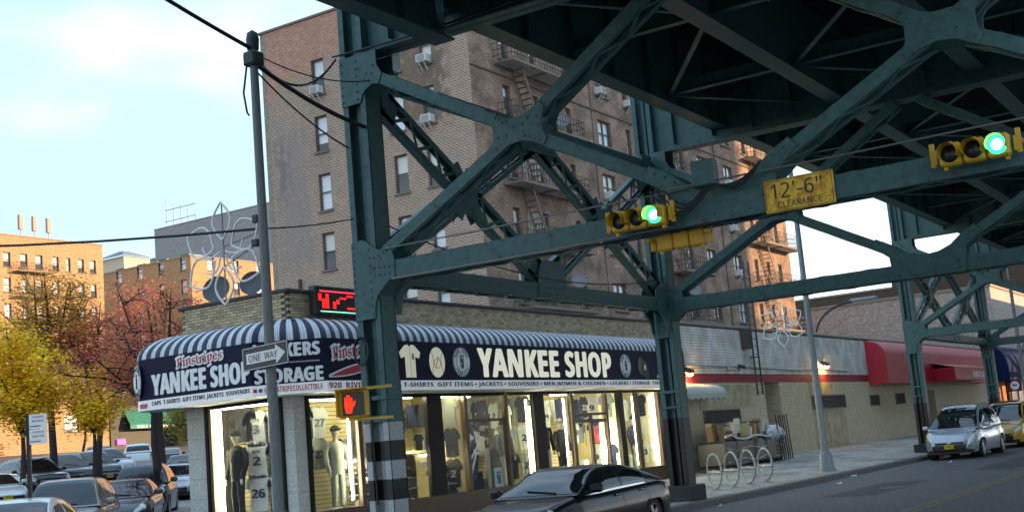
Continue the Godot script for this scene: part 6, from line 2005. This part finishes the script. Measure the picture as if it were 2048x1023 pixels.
const SUV := {"L": 4.65, "wheel": 0.37, "ax": [-1.38, 1.42], "top": [[-2.32, 0.6], [-2.28, 1.0], [-2.1, 1.1], [-1.0, 1.08], [0.6, 1.04], [1.1, 1.05], [1.6, 1.0], [2.05, 0.92], [2.25, 0.75], [2.32, 0.5]], "roof": [[-2.2, 1.1], [-2.05, 1.35], [-1.75, 1.58], [-1.2, 1.66], [-0.3, 1.69], [0.2, 1.67], [0.55, 1.52], [1.25, 1.05]], "w": [[-2.32, 0.76], [-2.2, 0.86], [-1.6, 0.92], [0.8, 0.92], [1.7, 0.9], [2.1, 0.82], [2.32, 0.6]], "ws": [0.3, 1.2], "rw": [-2.15, -1.85], "doors": [[-0.2, 0.85], [-1.1, -0.3], [-1.8, -1.2]], "belt": 0.22}
const VAN := {"L": 5.05, "wheel": 0.35, "ax": [-1.5, 1.55], "top": [[-2.52, 0.6], [-2.48, 1.0], [-2.3, 1.08], [-1.0, 1.05], [0.8, 0.99], [1.5, 1.02], [1.9, 0.95], [2.2, 0.84], [2.42, 0.68], [2.52, 0.45]], "roof": [[-2.42, 1.08], [-2.3, 1.4], [-2.05, 1.68], [-1.3, 1.78], [-0.3, 1.80], [0.2, 1.76], [0.75, 1.52], [1.7, 0.99]], "w": [[-2.52, 0.8], [-2.4, 0.9], [-1.6, 0.98], [0.8, 0.98], [1.7, 0.95], [2.2, 0.84], [2.52, 0.58]], "ws": [0.35, 1.62], "rw": [-2.38, -2.1], "doors": [[-0.05, 1.15], [-1.25, -0.15], [-2.0, -1.35]], "belt": 0.22}
func body_pt(s: Dictionary, x: float, t: float, sd: float) -> Vector3:   # t 0 centre top .. 1 rocker
	var top := ip(s.top, x); var w := ip(s.w, x)
	var yb := 0.22 + (0.1 if absf(x) > s.L * 0.46 else 0.0)
	var pts := [Vector2(0, top + 0.015), Vector2(w * 0.5, top + 0.012), Vector2(w * 0.82, top), Vector2(w * 0.93, top - 0.04), Vector2(w * 0.985, lerpf(top, yb, 0.3)), Vector2(w, lerpf(top, yb, 0.5)), Vector2(w * 0.985, lerpf(top, yb, 0.75)), Vector2(w * 0.95, yb)]
	var f := clampf(t, 0, 1) * 7.0
	var i := mini(int(f), 6)
	var p: Vector2 = pts[i].lerp(pts[i + 1], f - i)
	if t > 0.5:
		for ax in s.ax:
			var d: float = absf(x - ax); var R: float = s.wheel * 1.16
			if d < R: p.y = maxf(p.y, minf(s.wheel + sqrt(R * R - d * d), lerpf(top, yb, 0.42)))
	return Vector3(x, p.y, sd * p.x)
func cab_pt(s: Dictionary, x: float, t: float, sd: float) -> Vector3:    # t 0 centre .. 0.5 roof edge .. 1 belt
	var R := ip(s.roof, x); var B := minf(ip(s.top, x), R)
	var wb := ip(s.w, x) * 0.93; var hgt := R - B
	var wr := wb - hgt * 0.36
	var p: Vector2
	if t < 0.5:
		var q := t * 2
		p = Vector2(wr * sin(q * PI / 2) * lerpf(1.0, 0.97, q), R + 0.015 - minf(0.06, hgt * 0.3) * q * q * q)
	else:
		var q := (t - 0.5) * 2
		var a := Vector2(wr * 0.97, R + 0.015 - minf(0.06, hgt * 0.3)); var e := Vector2(wb, B - 0.02)
		p = a.lerp(e, q) + Vector2(0.03 * sin(q * PI) * minf(1, hgt * 3), 0)
	return Vector3(x, p.y, sd * p.x)
func patch(b: MB, s: Dictionary, fn: Callable, x0: float, x1: float, t0: float, t1: float, sd: float, off: float, nx := 8, nt := 6) -> void:
	var rows := []
	for i in nx + 1:
		var row := PackedVector3Array()
		for j in nt + 1: row.push_back(fn.call(s, lerpf(x0, x1, float(i) / nx), lerpf(t0, t1, float(j) / nt), sd))
		rows.append(row)
	var out := []
	for i in nx + 1:
		var row := PackedVector3Array()
		for j in nt + 1:
			var du: Vector3 = rows[i][mini(j + 1, nt)] - rows[i][maxi(j - 1, 0)]
			var dv: Vector3 = rows[mini(i + 1, nx)][j] - rows[maxi(i - 1, 0)][j]
			var k := du.cross(dv).normalized() * sd
			row.push_back(rows[i][j] + k * off)
		out.append(row)
	b.grid(out, sd < 0)
func car(called: String, label: String, cat: String, s: Dictionary, at: Vector3, turn: float, paint: Color, o := {}) -> Node3D:
	var t := thing(called, label, cat, at, turn, o.get("group", ""))
	var key := "paint_%d_%d_%d" % [int(paint.r * 255), int(paint.g * 255), int(paint.b * 255)]
	var pm := mat(key, paint, 0.32, {"coat": o.get("coat", 0.8), "spec": o.get("spec", 0.5), "metal": o.get("metal", 0.3)})
	var glass := mat("car_glass", lin(0.010, 0.012, 0.013), 0.03, {"spec": 0.5})
	var trim := mat("car_trim", lin(0.012, 0.012, 0.012), 0.4)
	var b := MB.new()
	var hl: float = s.L / 2
	var n := 84
	for sd in [-1.0, 1.0]:
		var rows := []
		for i in n + 1:
			var x := lerpf(-hl, hl, float(i) / n)
			var row := PackedVector3Array()
			for j in 15: row.push_back(body_pt(s, x, j / 14.0, sd))
			rows.append(row)
		b.grid(rows, sd < 0)
		for i in [0, n]:
			var c := Vector3(rows[i][0].x, 0.4, 0)
			for j in 14:
				if (i == n) == (sd > 0): b.t(c, rows[i][j + 1], rows[i][j])
				else: b.t(c, rows[i][j], rows[i][j + 1])
	var body := part("body", b, pm, t)
	b = MB.new()
	b.bb(-hl * 0.94, hl * 0.94, 0.2, 0.32, -0.78, 0.78)
	part("floor_pan", b, trim, t)
	b = MB.new()
	var x0: float = s.roof[0][0]; var x1: float = s.roof[-1][0]
	for sd in [-1.0, 1.0]: patch(b, s, cab_pt, x0, x1, 0.0, 1.0, sd, 0.0, 44, 14)
	var cab := part("cabin", b, pm, t)
	b = MB.new()
	for sd in [-1.0, 1.0]: patch(b, s, cab_pt, s.ws[0], s.ws[1], 0.0, 0.40, sd, 0.006, 10, 6)
	part("windscreen", b, glass, cab)
	b = MB.new()
	for sd in [-1.0, 1.0]: patch(b, s, cab_pt, s.rw[0], s.rw[1], 0.0, 0.40, sd, 0.006, 8, 6)
	part("rear_window", b, glass, cab)
	for sd in [-1.0, 1.0]:
		for d in s.doors:
			b = MB.new()
			patch(b, s, cab_pt, d[0], d[1], 0.57, 0.94, sd, 0.006, 10, 4)
			part("side_window", b, glass, cab)
		b = MB.new()
		patch(b, s, cab_pt, s.doors[-1][0], s.doors[0][1] + 0.15, 0.945, 0.985, sd, 0.008, 10, 2)
		part("belt_trim", b, mat("chrome", lin(0.55, 0.56, 0.57), 0.15, {"metal": 1.0}) if o.get("chrome", true) else trim, cab)
		for d in s.doors.slice(0, 2):   # door shut lines and handles
			b = MB.new()
			patch(b, s, body_pt, d[0] - 0.045, d[0] - 0.035, 0.42, 0.93, sd, 0.003, 1, 10)
			part("shut_line", b, trim, body)
			b = MB.new()
			var hp := body_pt(s, d[0] + 0.14, 0.5, sd)
			b.cbox(hp + Vector3(0, 0.03, sd * 0.015), Vector3(0.2, 0.03, 0.035), 0.008)
			part("door_handle", b, mats["chrome"] if o.get("chrome", true) else pm, body)
		# lamps
		b = MB.new()
		patch(b, s, body_pt, hl * 0.84, hl * 0.965, 0.30, 0.5, sd, 0.006, 6, 5)
		part("headlight", b, mat("headlamp", lin(0.55, 0.58, 0.6), 0.08, {"spec": 0.9, "coat": 1.0}), body)
		b = MB.new()
		patch(b, s, body_pt, -hl * 0.985, -hl * 0.86, 0.32, 0.52, sd, 0.006, 5, 5)
		part("tail_light", b, mat("taillamp", lin(0.25, 0.01, 0.01), 0.15, {"coat": 1.0}), body)
		b = MB.new()
		var mx: float = s.doors[0][1] + 0.02
		var mp := cab_pt(s, mx, 0.97, sd)
		b.cbox(mp + Vector3(0.0, 0.1, sd * 0.16), Vector3(0.13, 0.14, 0.22), 0.04)
		b.bar(mp + Vector3(0, 0.02, sd * 0.0), mp + Vector3(0, 0.06, sd * 0.1), 0.06, 0.04)
		part("mirror", b, pm if not o.has("dark_mirror") else trim, body)
		for ax in s.ax:
			b = MB.new()
			var r: float = s.wheel
			var c := Vector3(ax, r, sd * (ip(s.w, ax) - 0.115))
			b.lathe(c, [Vector2(r * 0.66, -0.1), Vector2(r * 0.93, -0.1), Vector2(r, -0.06), Vector2(r, 0.06), Vector2(r * 0.93, 0.1), Vector2(r * 0.66, 0.1)], 24, Basis(Vector3(1, 0, 0), PI / 2))
			var wl := part("wheel", b, mat("tyre", lin(0.012, 0.012, 0.012), 0.85), t)
			b = MB.new()
			b.tube([c + Vector3(0, 0, sd * 0.02), c + Vector3(0, 0, sd * 0.035)], r * 0.66, 20)
			part("rim_back", b, trim, wl)
			b = MB.new()
			for k in 5:
				var an := TAU * k / 5.0
				b.bar(c + Vector3(0, 0, sd * 0.075), c + Vector3(cos(an) * r * 0.66, sin(an) * r * 0.66, sd * 0.07), 0.025, 0.085, Vector3(0, 0, 1).cross(Vector3(cos(an), sin(an), 0)))
			b.tube([c + Vector3(0, 0, sd * 0.05), c + Vector3(0, 0, sd * 0.09)], r * 0.17, 10)
			var ring := []
			for k in 21: ring.append(c + Vector3(cos(TAU * k / 20) * r * 0.65, sin(TAU * k / 20) * r * 0.65, sd * 0.08))
			b.tube(ring, 0.02, 5, false)
			part("rim", b, mat("alloy", lin(0.35, 0.36, 0.37), 0.3, {"metal": 0.8}), wl)
			b = MB.new()
			b.tube([c - Vector3(0, 0, sd * 0.3), c + Vector3(0, 0, sd * 0.015)], r * 1.13, 18)
			part("wheel_well", b, trim, body)
	# front: grille, intake, plate
	b = MB.new()
	var gy := ip(s.top, hl * 0.96)
	b.cbox(Vector3(hl - 0.06, gy - 0.12, 0), Vector3(0.1, 0.1, 0.95), 0.02)
	b.cbox(Vector3(hl - 0.03, 0.4, 0), Vector3(0.1, 0.2, 1.15), 0.03)
	part("grille", b, trim, body)
	b = MB.new()
	b.cbox(Vector3(hl - 0.03, gy - 0.085, 0), Vector3(0.08, 0.02, 1.0), 0.006)
	b.cbox(Vector3(hl - 0.02, gy - 0.12, 0), Vector3(0.07, 0.06, 0.16), 0.015)
	part("grille_bar", b, mat("chrome", lin(0.55, 0.56, 0.57), 0.15, {"metal": 1.0}), body)
	b = MB.new()
	b.cbox(Vector3(hl + 0.03, 0.44, 0), Vector3(0.015, 0.15, 0.31), 0.003)
	var pl := part("number_plate", b, mat("plate_yellow", lin(0.62, 0.42, 0.02), 0.5), body)
	text("lettering", o.get("plate", "T70 812"), Transform3D(FX, Vector3(hl + 0.038, 0.44, 0)), 0.24, 0.07, 0.002, mats["sign_navy"], pl, "bold")
	b = MB.new()
	b.bar(Vector3(s.ws[1] - 0.02, cab_pt(s, s.ws[1] - 0.02, 0.1, 1.0).y + 0.015, -0.35), Vector3(s.ws[1] - 0.12, cab_pt(s, s.ws[1] - 0.12, 0.1, 1.0).y + 0.02, 0.25), 0.02, 0.015)
	part("wiper", b, trim, cab)
	if o.has("rails"):
		for sd in [-1.0, 1.0]:
			b = MB.new()
			var rp := []
			for i in 9:
				var q := cab_pt(s, lerpf(-1.7, 0.1, i / 8.0), 0.42, sd)
				rp.append(q + Vector3(0, 0.05 if i > 0 and i < 8 else 0.0, 0))
			b.tube(rp, 0.02, 6)
			part("roof_rail", b, trim, cab)
	if o.has("taxi"):
		b = MB.new()
		b.cbox(Vector3(-0.2, 1.80, 0), Vector3(0.5, 0.12, 0.9), 0.03)
		part("roof_sign", b, trim, cab)
	return t
func vehicles() -> void:
	var toward := -PI / 2      # heads to +z
	car("black_sedan", "glossy black sedan at the kerb in front of the shop", "car", SEDAN, Vector3(-10.72, 0, -18.5), toward, lin(0.006, 0.006, 0.007), {"metal": 0.0, "plate": "KDR 4471", "coat": 0.35, "spec": 0.35})
	car("silver_minivan", "silver minivan with a yellow number plate parked by the far column", "minivan", VAN, Vector3(-10.7, 0, -47.0), toward, lin(0.36, 0.39, 0.43), {"metal": 0.6, "rails": 1})
	car("yellow_taxi", "yellow taxi minivan parked behind the silver minivan", "taxi", VAN, Vector3(-10.6, 0, -54.6), toward, lin(0.52, 0.28, 0.01), {"metal": 0.1, "taxi": 1})
	var g := "cars parked along the side street"
	var diag := atan2(-0.733, 0.68) + 0.0   # forward = (cos, -sin): towards (0.68, 0.733)
	var rows := [
		["parked_car", "white car with only its roof showing beside the parking sign", SEDAN, -17.9, -12.7, 0.0, lin(0.6, 0.61, 0.62), 1.2],
		["parked_car", "silver grey SUV with a dark windscreen beside the parking sign", SUV, -24.2, -18.9, 0.0, lin(0.22, 0.21, 0.20), 1.0],
		["parked_car", "charcoal sedan between the silver grey SUV and the dark SUV", SEDAN, -27.3, -23.0, 0.0, lin(0.045, 0.045, 0.05), 1.08],
		["parked_car", "black SUV before the red tree's trunk", SUV, -30.9, -26.9, 0.0, lin(0.02, 0.022, 0.026), 0.97],
		["parked_car", "silver sedan between the two street tree trunks", SEDAN, -36.2, -33.0, 0.0, lin(0.4, 0.42, 0.44), 1.03],
		["parked_car", "dark blue sedan at the far end by the white pier", SEDAN, -46.3, -42.9, 0.0, lin(0.03, 0.05, 0.11), 1.05]]
	for r in rows:
		var c := car(r[0], r[1], "car", r[2], Vector3(r[3], gh(r[3]), r[4]), diag + r[5], r[6], {"group": g, "metal": 0.4})
		c.scale = Vector3.ONE * r[7]
	g = "cars in the car park"
	var lot := [
		["white sedan with a black grille by the parking sign", SEDAN, -40.5, -28.2, lin(0.55, 0.57, 0.6), -0.35],
		["white hatchback behind the parking sign post", SEDAN, -42.6, -27.8, lin(0.6, 0.62, 0.64), -0.35],
		["black SUV in the lot, first of the dark row", SUV, -45.0, -33.3, lin(0.012, 0.012, 0.014), -0.3],
		["black sedan between the first black SUV and the charcoal SUV", SUV, -47.9, -37.0, lin(0.02, 0.02, 0.024), -0.3],
		["charcoal SUV with a chrome grille in the dark row", SUV, -49.9, -40.2, lin(0.04, 0.042, 0.05), -0.3],
		["white SUV at the end of the dark row", SUV, -54.2, -44.6, lin(0.55, 0.57, 0.6), -0.3],
		["dark grey SUV seen from behind beyond the white SUV", SUV, -61.6, -50.2, lin(0.06, 0.065, 0.075), 2.5],
		["white SUV parked side on before the green awning", SUV, -62.4, -53.9, lin(0.7, 0.71, 0.72), 2.45],
		["black sedan beside the side-on white SUV", SEDAN, -62.6, -56.6, lin(0.012, 0.012, 0.013), 2.4]]
	for r in lot:
		car("parked_car", r[0], "car", r[1], Vector3(r[2], gh(r[2]), r[3]), r[5], r[4], {"group": g, "metal": 0.4})

# ---------------------------------------------------------------- goods in the windows
func jersey(label: String, fr: Transform3D, w: float, h: float, m: Material, num: String, nm: Material, nam := "") -> void:
	var t := thing("jersey", label, "jersey", Vector3.ZERO, 0, "jerseys in the shop windows")
	var b := MB.new()
	var half := [[0.0, 0.46], [0.1, 0.44], [0.16, 0.5], [0.34, 0.46], [0.52, 0.28], [0.56, 0.12], [0.42, 0.08], [0.36, 0.16], [0.37, -0.2], [0.38, -0.47], [0.2, -0.5], [0.0, -0.5]]
	var pl := PackedVector2Array()
	for p in half: pl.push_back(Vector2(p[0] * w, p[1] * h))
	for i in range(half.size() - 2, 0, -1): pl.push_back(Vector2(-half[i][0] * w, half[i][1] * h))
	b.prism(pl, fr, 0.03)
	for k in 4:   # soft folds down the cloth
		var x := (-0.24 + k * 0.16) * w
		b.tube([fr * Vector3(x, 0.2 * h, 0.02), fr * Vector3(x + 0.02 * w * (k % 2), -0.45 * h, 0.022)], [0.004, 0.02], 6)
	var c := part("shirt", b, m, t)
	if num: text("number", num, fr * Transform3D(Basis(), Vector3(0, -0.02 * h, 0.046)), 0.1 * w + 0.22 * w * num.length(), 0.24 * h, 0.004, nm, c, "heavy")
	if nam: text("lettering", nam, fr * Transform3D(Basis(), Vector3(0, 0.22 * h, 0.046)), 0.36 * w, 0.09 * h, 0.004, nm, c, "bold")
func cap_mesh(m: Material) -> ArrayMesh:
	var b := MB.new()
	b.lathe(Vector3.ZERO, [Vector2(0.1, 0), Vector2(0.1, 0.04), Vector2(0.085, 0.09), Vector2(0.05, 0.125), Vector2(0.005, 0.135)], 12)
	var pl := PackedVector2Array()
	for k in 9: pl.push_back(Vector2(cos(PI * k / 8) * 0.095, -0.06 - sin(PI * k / 8) * 0.11))
	b.prism(pl, Transform3D(Basis(Vector3(1, 0, 0), Vector3(0, -0.2, -1), Vector3(0, 1, 0)), Vector3(0, 0.005, 0)), 0.012)
	return b.mesh(m)
func mannequin(label: String, o: Vector3, turn: float, top: Material, legs: Material, capm: Material, sc := 1.0) -> void:
	var t := thing("mannequin", label, "mannequin", o, turn, "mannequins in the shop windows")
	t.scale = Vector3.ONE * sc
	var ell := func(b: MB, prof: Array) -> void:   # [y, rx, rz, z]
		var rows := []
		for p in prof:
			var row := PackedVector3Array()
			for k in 17:
				var an := TAU * (k % 16) / 16.0
				row.push_back(Vector3(cos(an) * p[1], p[0], p[3] - sin(an) * p[2]))
			rows.append(row)
		b.grid(rows)
	var b := MB.new()
	ell.call(b, [[0.86, 0.17, 0.12, 0], [0.95, 0.18, 0.13, 0], [1.1, 0.165, 0.12, 0.01], [1.25, 0.19, 0.13, 0.01], [1.38, 0.21, 0.12, 0], [1.46, 0.16, 0.09, -0.01], [1.5, 0.07, 0.065, -0.01]])
	for s in [-1.0, 1.0]: b.tube([Vector3(s * 0.18, 1.42, 0), Vector3(s * 0.25, 1.3, -0.01), Vector3(s * 0.28, 1.12, 0.0), Vector3(s * 0.27, 0.98, 0.06), Vector3(s * 0.25, 0.84, 0.1)], [0.075, 0.07, 0.06, 0.055, 0.05], 10)
	part("shirt", b, top, t)
	b = MB.new()
	ell.call(b, [[0.78, 0.17, 0.125, 0], [0.88, 0.165, 0.12, 0], [0.94, 0.16, 0.115, 0]])
	for s in [-1.0, 1.0]: b.tube([Vector3(s * 0.085, 0.86, 0), Vector3(s * 0.1, 0.5, 0.02), Vector3(s * 0.105, 0.1, 0.0)], [0.095, 0.075, 0.06], 10)
	part("trousers", b, legs, t)
	b = MB.new()
	b.tube([Vector3(0, 1.48, -0.01), Vector3(0, 1.58, 0)], [0.055, 0.05], 10)
	b.ball(Vector3(0, 1.66, 0.01), Vector3(0.075, 0.11, 0.095), 12, 9)
	b.ball(Vector3(0, 1.64, 0.105), Vector3(0.012, 0.02, 0.015), 6, 4)
	for s in [-1.0, 1.0]:
		b.ball(Vector3(s * 0.25, 0.78, 0.11), Vector3(0.035, 0.07, 0.03), 8, 6)
		b.ball(Vector3(s * 0.105, 0.04, 0.05), Vector3(0.045, 0.04, 0.11), 8, 6)
	part("head", b, mat("mannequin_skin", lin(0.42, 0.36, 0.28), 0.5), t)
	var c := inst("cap", cap_mesh(capm), t, Transform3D(Basis().scaled(Vector3(1.0, 1, 1.1)), Vector3(0, 1.7, 0.0)))
func shop_goods() -> void:
	var white := mat("jersey_white", lin(0.62, 0.66, 0.64), 0.85, {"tex": grain(0.12)})
	var navy := mat("jersey_navy", lin(0.01, 0.013, 0.03), 0.8, {"spec": 0.15})
	var black := mat("cloth_black", lin(0.008, 0.008, 0.009), 0.85, {"spec": 0.15})
	var grey := mat("cloth_grey", lin(0.2, 0.23, 0.22), 0.85, {"spec": 0.2, "tex": grain(0.2)})
	var greenish := mat("cloth_pale", lin(0.42, 0.45, 0.40), 0.85)
	var ink := mat("number_navy", lin(0.01, 0.012, 0.025), 0.7)
	var wink: Material = mats["sign_white"]
	var F := func(x: float, y: float) -> Transform3D: return Transform3D(FZ, Vector3(x, y, -20.72))
	for r in [["white jersey numbered 3, top of its column by the dark mannequin", -20.08, 2.62, white, "3", "RUTH"], ["white jersey numbered 9, top of its column behind the street pole", -19.42, 2.62, white, "9", "MARIS"], ["white jersey numbered 2 below the jersey numbered 3", -20.08, 1.92, white, "2", "JETER"], ["navy jersey numbered 99 below the jersey numbered 9", -19.42, 1.92, navy, "99", "JUDGE"], ["white jersey numbered 26, lowest of its column", -20.08, 1.2, white, "26", ""], ["white jersey numbered 25, lowest behind the street pole", -19.42, 1.2, white, "25", ""], ["black hooded shirt hung behind the dark mannequin", -20.45, 2.75, black, "", ""]]:
		jersey(r[0], F.call(r[1] + 0.04, r[2]), 0.74, 0.82, r[3], r[4], ink if r[3] == white else wink, r[5])
	mannequin("mannequin in a black cap and black tracksuit by the corner window", Vector3(-20.42, 0.62, -20.45), -0.1, black, black, black, 1.1)
	var G := func(z: float, y: float) -> Transform3D: return Transform3D(FX, Vector3(-19.2, y, z))
	for r in [["dark jersey numbered 11 beside the white 27", -21.35, 2.68, navy, "11", "VOLPE"], ["white jersey numbered 27 by the grey uniform", -21.85, 2.66, white, "27", ""], ["small grey jersey numbered 22 under the 27", -21.8, 1.95, grey, "22", ""], ["navy and white striped shirt under the jersey numbered 11", -21.3, 1.9, navy, "", ""]]:
		jersey(r[0], G.call(r[1], r[2]), 0.6, 0.72, r[3], r[4], ink if r[3] != navy else wink, r[5])
	mannequin("mannequin in a grey baseball uniform and black cap by the column", Vector3(-18.85, 0.62, -22.0), PI / 2 - 0.3, grey, mats["cloth_grey"], black, 1.06)
	var sh := MB.new()
	for z in 14: sh.ball(Vector3(-18.8, 0.68, -20.8 - z * 0.09), Vector3(0.07, 0.05, 0.06), 6, 4)
	tag(part("shoe_row", sh, mat("shoe_pale", lin(0.5, 0.52, 0.5), 0.7), self), "low row of pale folded caps along the corner window floor", "caps").set_meta("kind", "stuff")
	# cap bays: shelves, caps, bags
	var shelf_m := mat("shelf_white", lin(0.5, 0.5, 0.46), 0.6)
	var caps := [cap_mesh(black), cap_mesh(navy), cap_mesh(mat("cap_red", lin(0.35, 0.02, 0.03), 0.7)), cap_mesh(mat("cap_white", lin(0.6, 0.6, 0.58), 0.7)), cap_mesh(mat("cap_brown", lin(0.09, 0.07, 0.05), 0.8)), cap_mesh(mat("cap_blue", lin(0.05, 0.12, 0.3), 0.7))]
	var nm := ["black", "navy", "red", "white", "brown", "blue"]
	var r := RandomNumberGenerator.new(); r.seed = 77
	for p in [[-22.4, -23.4], [-23.6, -24.85], [-25.55, -26.45]]:
		var st := thing("display_shelf", "white stepped display shelf of caps in the cap windows", "shelf", Vector3.ZERO, 0, "cap shelves")
		for k in 5:
			var y: float = [0.7, 0.95, 1.2, 1.45, 1.75][k]; var x := -18.7 - k * 0.13
			var b := MB.new()
			b.bb(x - 0.16, x + 0.14, y - 0.025, y, p[1], p[0])
			part("shelf", b, shelf_m, st)
			if k == 4: continue
			var n := int((p[0] - p[1]) / 0.21)
			for i in n:
				var v: int = [0, 1, 0, 4, 2, 3, 0, 5][r.randi() % 8] if k == 0 else [0, 0, 1, 4, 0, 3][r.randi() % 6]
				var o := inst("cap", caps[v], self, Transform3D(Basis(Vector3.UP, PI / 2 + r.randf_range(-0.5, 0.5)).scaled(Vector3.ONE * 0.95), Vector3(x - 0.02, y + 0.002, p[0] - 0.12 - i * 0.21)))
				tag(o, "%s baseball cap on a lit shelf of the cap windows" % nm[v], "cap", "%s caps on the lit shelves" % nm[v])
		var b := MB.new()
		b.bb(-20.03, -19.98, 1.78, 3.2, p[1], p[0])
		part("back_panel", b, mats["slatwall_cream"], st)
		for i in 3:
			jersey("small dark backpack hung above the cap shelves", Transform3D(FX, Vector3(-19.3, 2.05, p[0] - 0.2 - i * 0.36)), 0.34, 0.42, black if i != 1 else grey, "", ink)
			jersey("dark jacket hung high above the cap shelves", Transform3D(FX, Vector3(-19.5, 2.72, p[0] - 0.22 - i * 0.38)), 0.5, 0.6, [navy, black, grey][i], "", ink)
	# big navy drape with the white monogram, small poster
	var dr := thing("monogram_drape", "large navy drape with a white interlocked monogram in the window", "banner", Vector3(-18.75, 0, -27.15))
	var b := MB.new()
	var rows := []
	for i in 13:
		var y := 0.95 + i * 0.125
		var row := PackedVector3Array()
		for k in 13: row.push_back(Vector3(0.05 * sin(k * 1.1 + i * 0.15), y, 0.5 - k * (0.075 - 0.02 * absf(i - 5) / 8.0)))
		rows.append(row)
	b.grid(rows)
	part("cloth", b, mat("drape_navy", lin(0.01, 0.02, 0.055), 0.7), dr)
	monogram(dr, Transform3D(FX * Basis(Vector3(0, 0, 1), -0.5), Vector3(0.07, 1.6, 0.05)), 0.8, 1.1, wink)
	var po := thing("monogram_poster", "small pale blue monogram poster standing in the window under the drape", "poster", Vector3(-18.5, 0.95, -28.1))
	b = MB.new()
	b.cbox(Vector3.ZERO, Vector3(0.02, 0.52, 0.36), 0.004)
	part("board", b, mat("poster_blue", lin(0.45, 0.58, 0.6), 0.6), po)
	monogram(po, Transform3D(FX, Vector3(0.012, 0, 0)), 0.22, 0.34, ink)
	# clothes farther along
	var L := [[-26.85, 2.82, black, 0.5], [-27.3, 2.8, grey, 0.5], [-27.8, 2.8, black, 0.55], [-28.2, 2.7, navy, 0.5], [-28.75, 2.6, greenish, 0.55], [-29.1, 2.5, black, 0.6], [-29.5, 2.55, greenish, 0.5], [-30.75, 2.7, mat("jersey_blue", lin(0.02, 0.06, 0.13), 0.8), 0.6], [-31.2, 2.6, greenish, 0.6], [-31.6, 2.5, white, 0.6], [-32.6, 2.75, greenish, 0.4], [-33.5, 2.75, navy, 0.5], [-33.95, 2.75, navy, 0.5], [-34.4, 2.6, navy, 0.5], [-34.75, 2.5, navy, 0.5], [-34.6, 1.9, mats["cap_red"] if mats.has("cap_red") else black, 0.4], [-35.55, 2.6, greenish, 0.5], [-35.9, 2.4, black, 0.4], [-36.7, 2.6, greenish, 0.5], [-37.1, 2.1, black, 0.6], [-37.4, 2.65, white, 0.5], [-36.0, 1.6, mats["jersey_blue"] if mats.has("jersey_blue") else navy, 0.5]]
	for i in L.size():
		var q: Array = L[i]
		jersey("%s shirt hanging in the long window display" % ["dark", "pale", "plain"][0 if q[2] in [black, navy] else (1 if q[2] in [greenish, white] else 2)], Transform3D(FX * Basis(Vector3.UP, 0.3 * sin(i * 2.1)), Vector3(-19.0 - 0.35 * (i % 3), q[1], q[0])), q[3], q[3] * 1.35, q[2], ["", "", "22", "", "99"][i % 5], ink if q[2] != navy and q[2] != black else wink)
	var cl := [black, navy, white, greenish, grey, white, white, greenish]
	var hue := ["black", "navy", "white", "pale", "grey", "white", "white", "pale"]
	var rr := RandomNumberGenerator.new(); rr.seed = 31
	for row in 2:
		var z := -26.85
		while z > -37.7:
			var v := rr.randi() % 8
			if not (z < -32.1 and z > -34.2 and row == 1):
				jersey("%s shirt in the %s rail of the long window display" % [hue[v], ["upper", "lower"][row]], Transform3D(FX * Basis(Vector3.UP, rr.randf_range(-0.4, 0.4)), Vector3(-19.75 + rr.randf_range(-0.1, 0.1), [2.72, 1.95][row] + rr.randf_range(-0.08, 0.08), z)), 0.52, 0.72, cl[v], ["", "99", "2", "", "22", "13", "", "27"][rr.randi() % 8], ink if v > 1 else wink)
			z -= rr.randf_range(0.34, 0.5)
	for pz in [-26.55, -30.14, -35.14, -38.5]:   # shirts pinned on the cross partitions
		for i in 6:
			var v := rr.randi() % 8
			jersey("%s shirt pinned on a cross partition of the long display" % hue[v], Transform3D(FZ, Vector3(-18.82 - 0.5 * (i % 2), 2.75 - 0.78 * (i / 2), pz + 0.01)), 0.5, 0.74, cl[v], ["", "9", "2", "", "22", "13", "", "27"][rr.randi() % 8], ink if v > 1 else wink)
	for i in 22:
		b = MB.new()
		var z := -26.9 - i * 0.5
		if z < -32.0 and z > -34.2: continue
		b.cbox(Vector3(-19.5, 0.78 + 0.1 * (i % 2), z), Vector3(0.4, 0.3 + 0.2 * (i % 2), 0.36), 0.03, Basis(Vector3.UP, 0.2 * sin(i)))
		tag(part("folded_stack", b, cl[(i * 3) % 8], self), "stack of folded %s shirts on the long display floor" % hue[(i * 3) % 8], "clothes", "folded %s stacks" % hue[(i * 3) % 8])
	mannequin("mannequin in a dark jacket and pale trousers left of the shop door", Vector3(-18.8, 0.62, -31.1), PI / 2 - 0.3, black, greenish, grey, 1.08)
	mannequin("mannequin in a long black coat inside the shop door", Vector3(-19.1, 0.62, -32.6), PI / 2 - 0.3, black, black, mats["cloth_grey"], 1.0)
	mannequin("mannequin in a dark jersey in the last window", Vector3(-18.95, 0.62, -37.1), PI / 2 - 0.2, navy, grey, black, 0.98)
	mannequin("mannequin in a pale shirt and dark trousers beside the drape", Vector3(-18.95, 0.62, -29.2), PI / 2 - 0.3, grey, greenish, black, 1.02)
	for i in 6:
		b = MB.new()
		var z := -28.7 - i * 0.2
		b.tube([Vector3(-19.2, 1.75, z), Vector3(-19.2, 1.2, z), Vector3(-19.2, 0.68, z - 0.02)], [0.08, 0.07, 0.055], 8)
		tag(part("hanging_trousers", b, [greenish, grey, mat("khaki", lin(0.3, 0.25, 0.16), 0.85)][i % 3], self), "%s trousers hanging in the window beside the drape" % ["pale", "grey", "khaki"][i % 3], "trousers", "hanging trousers")
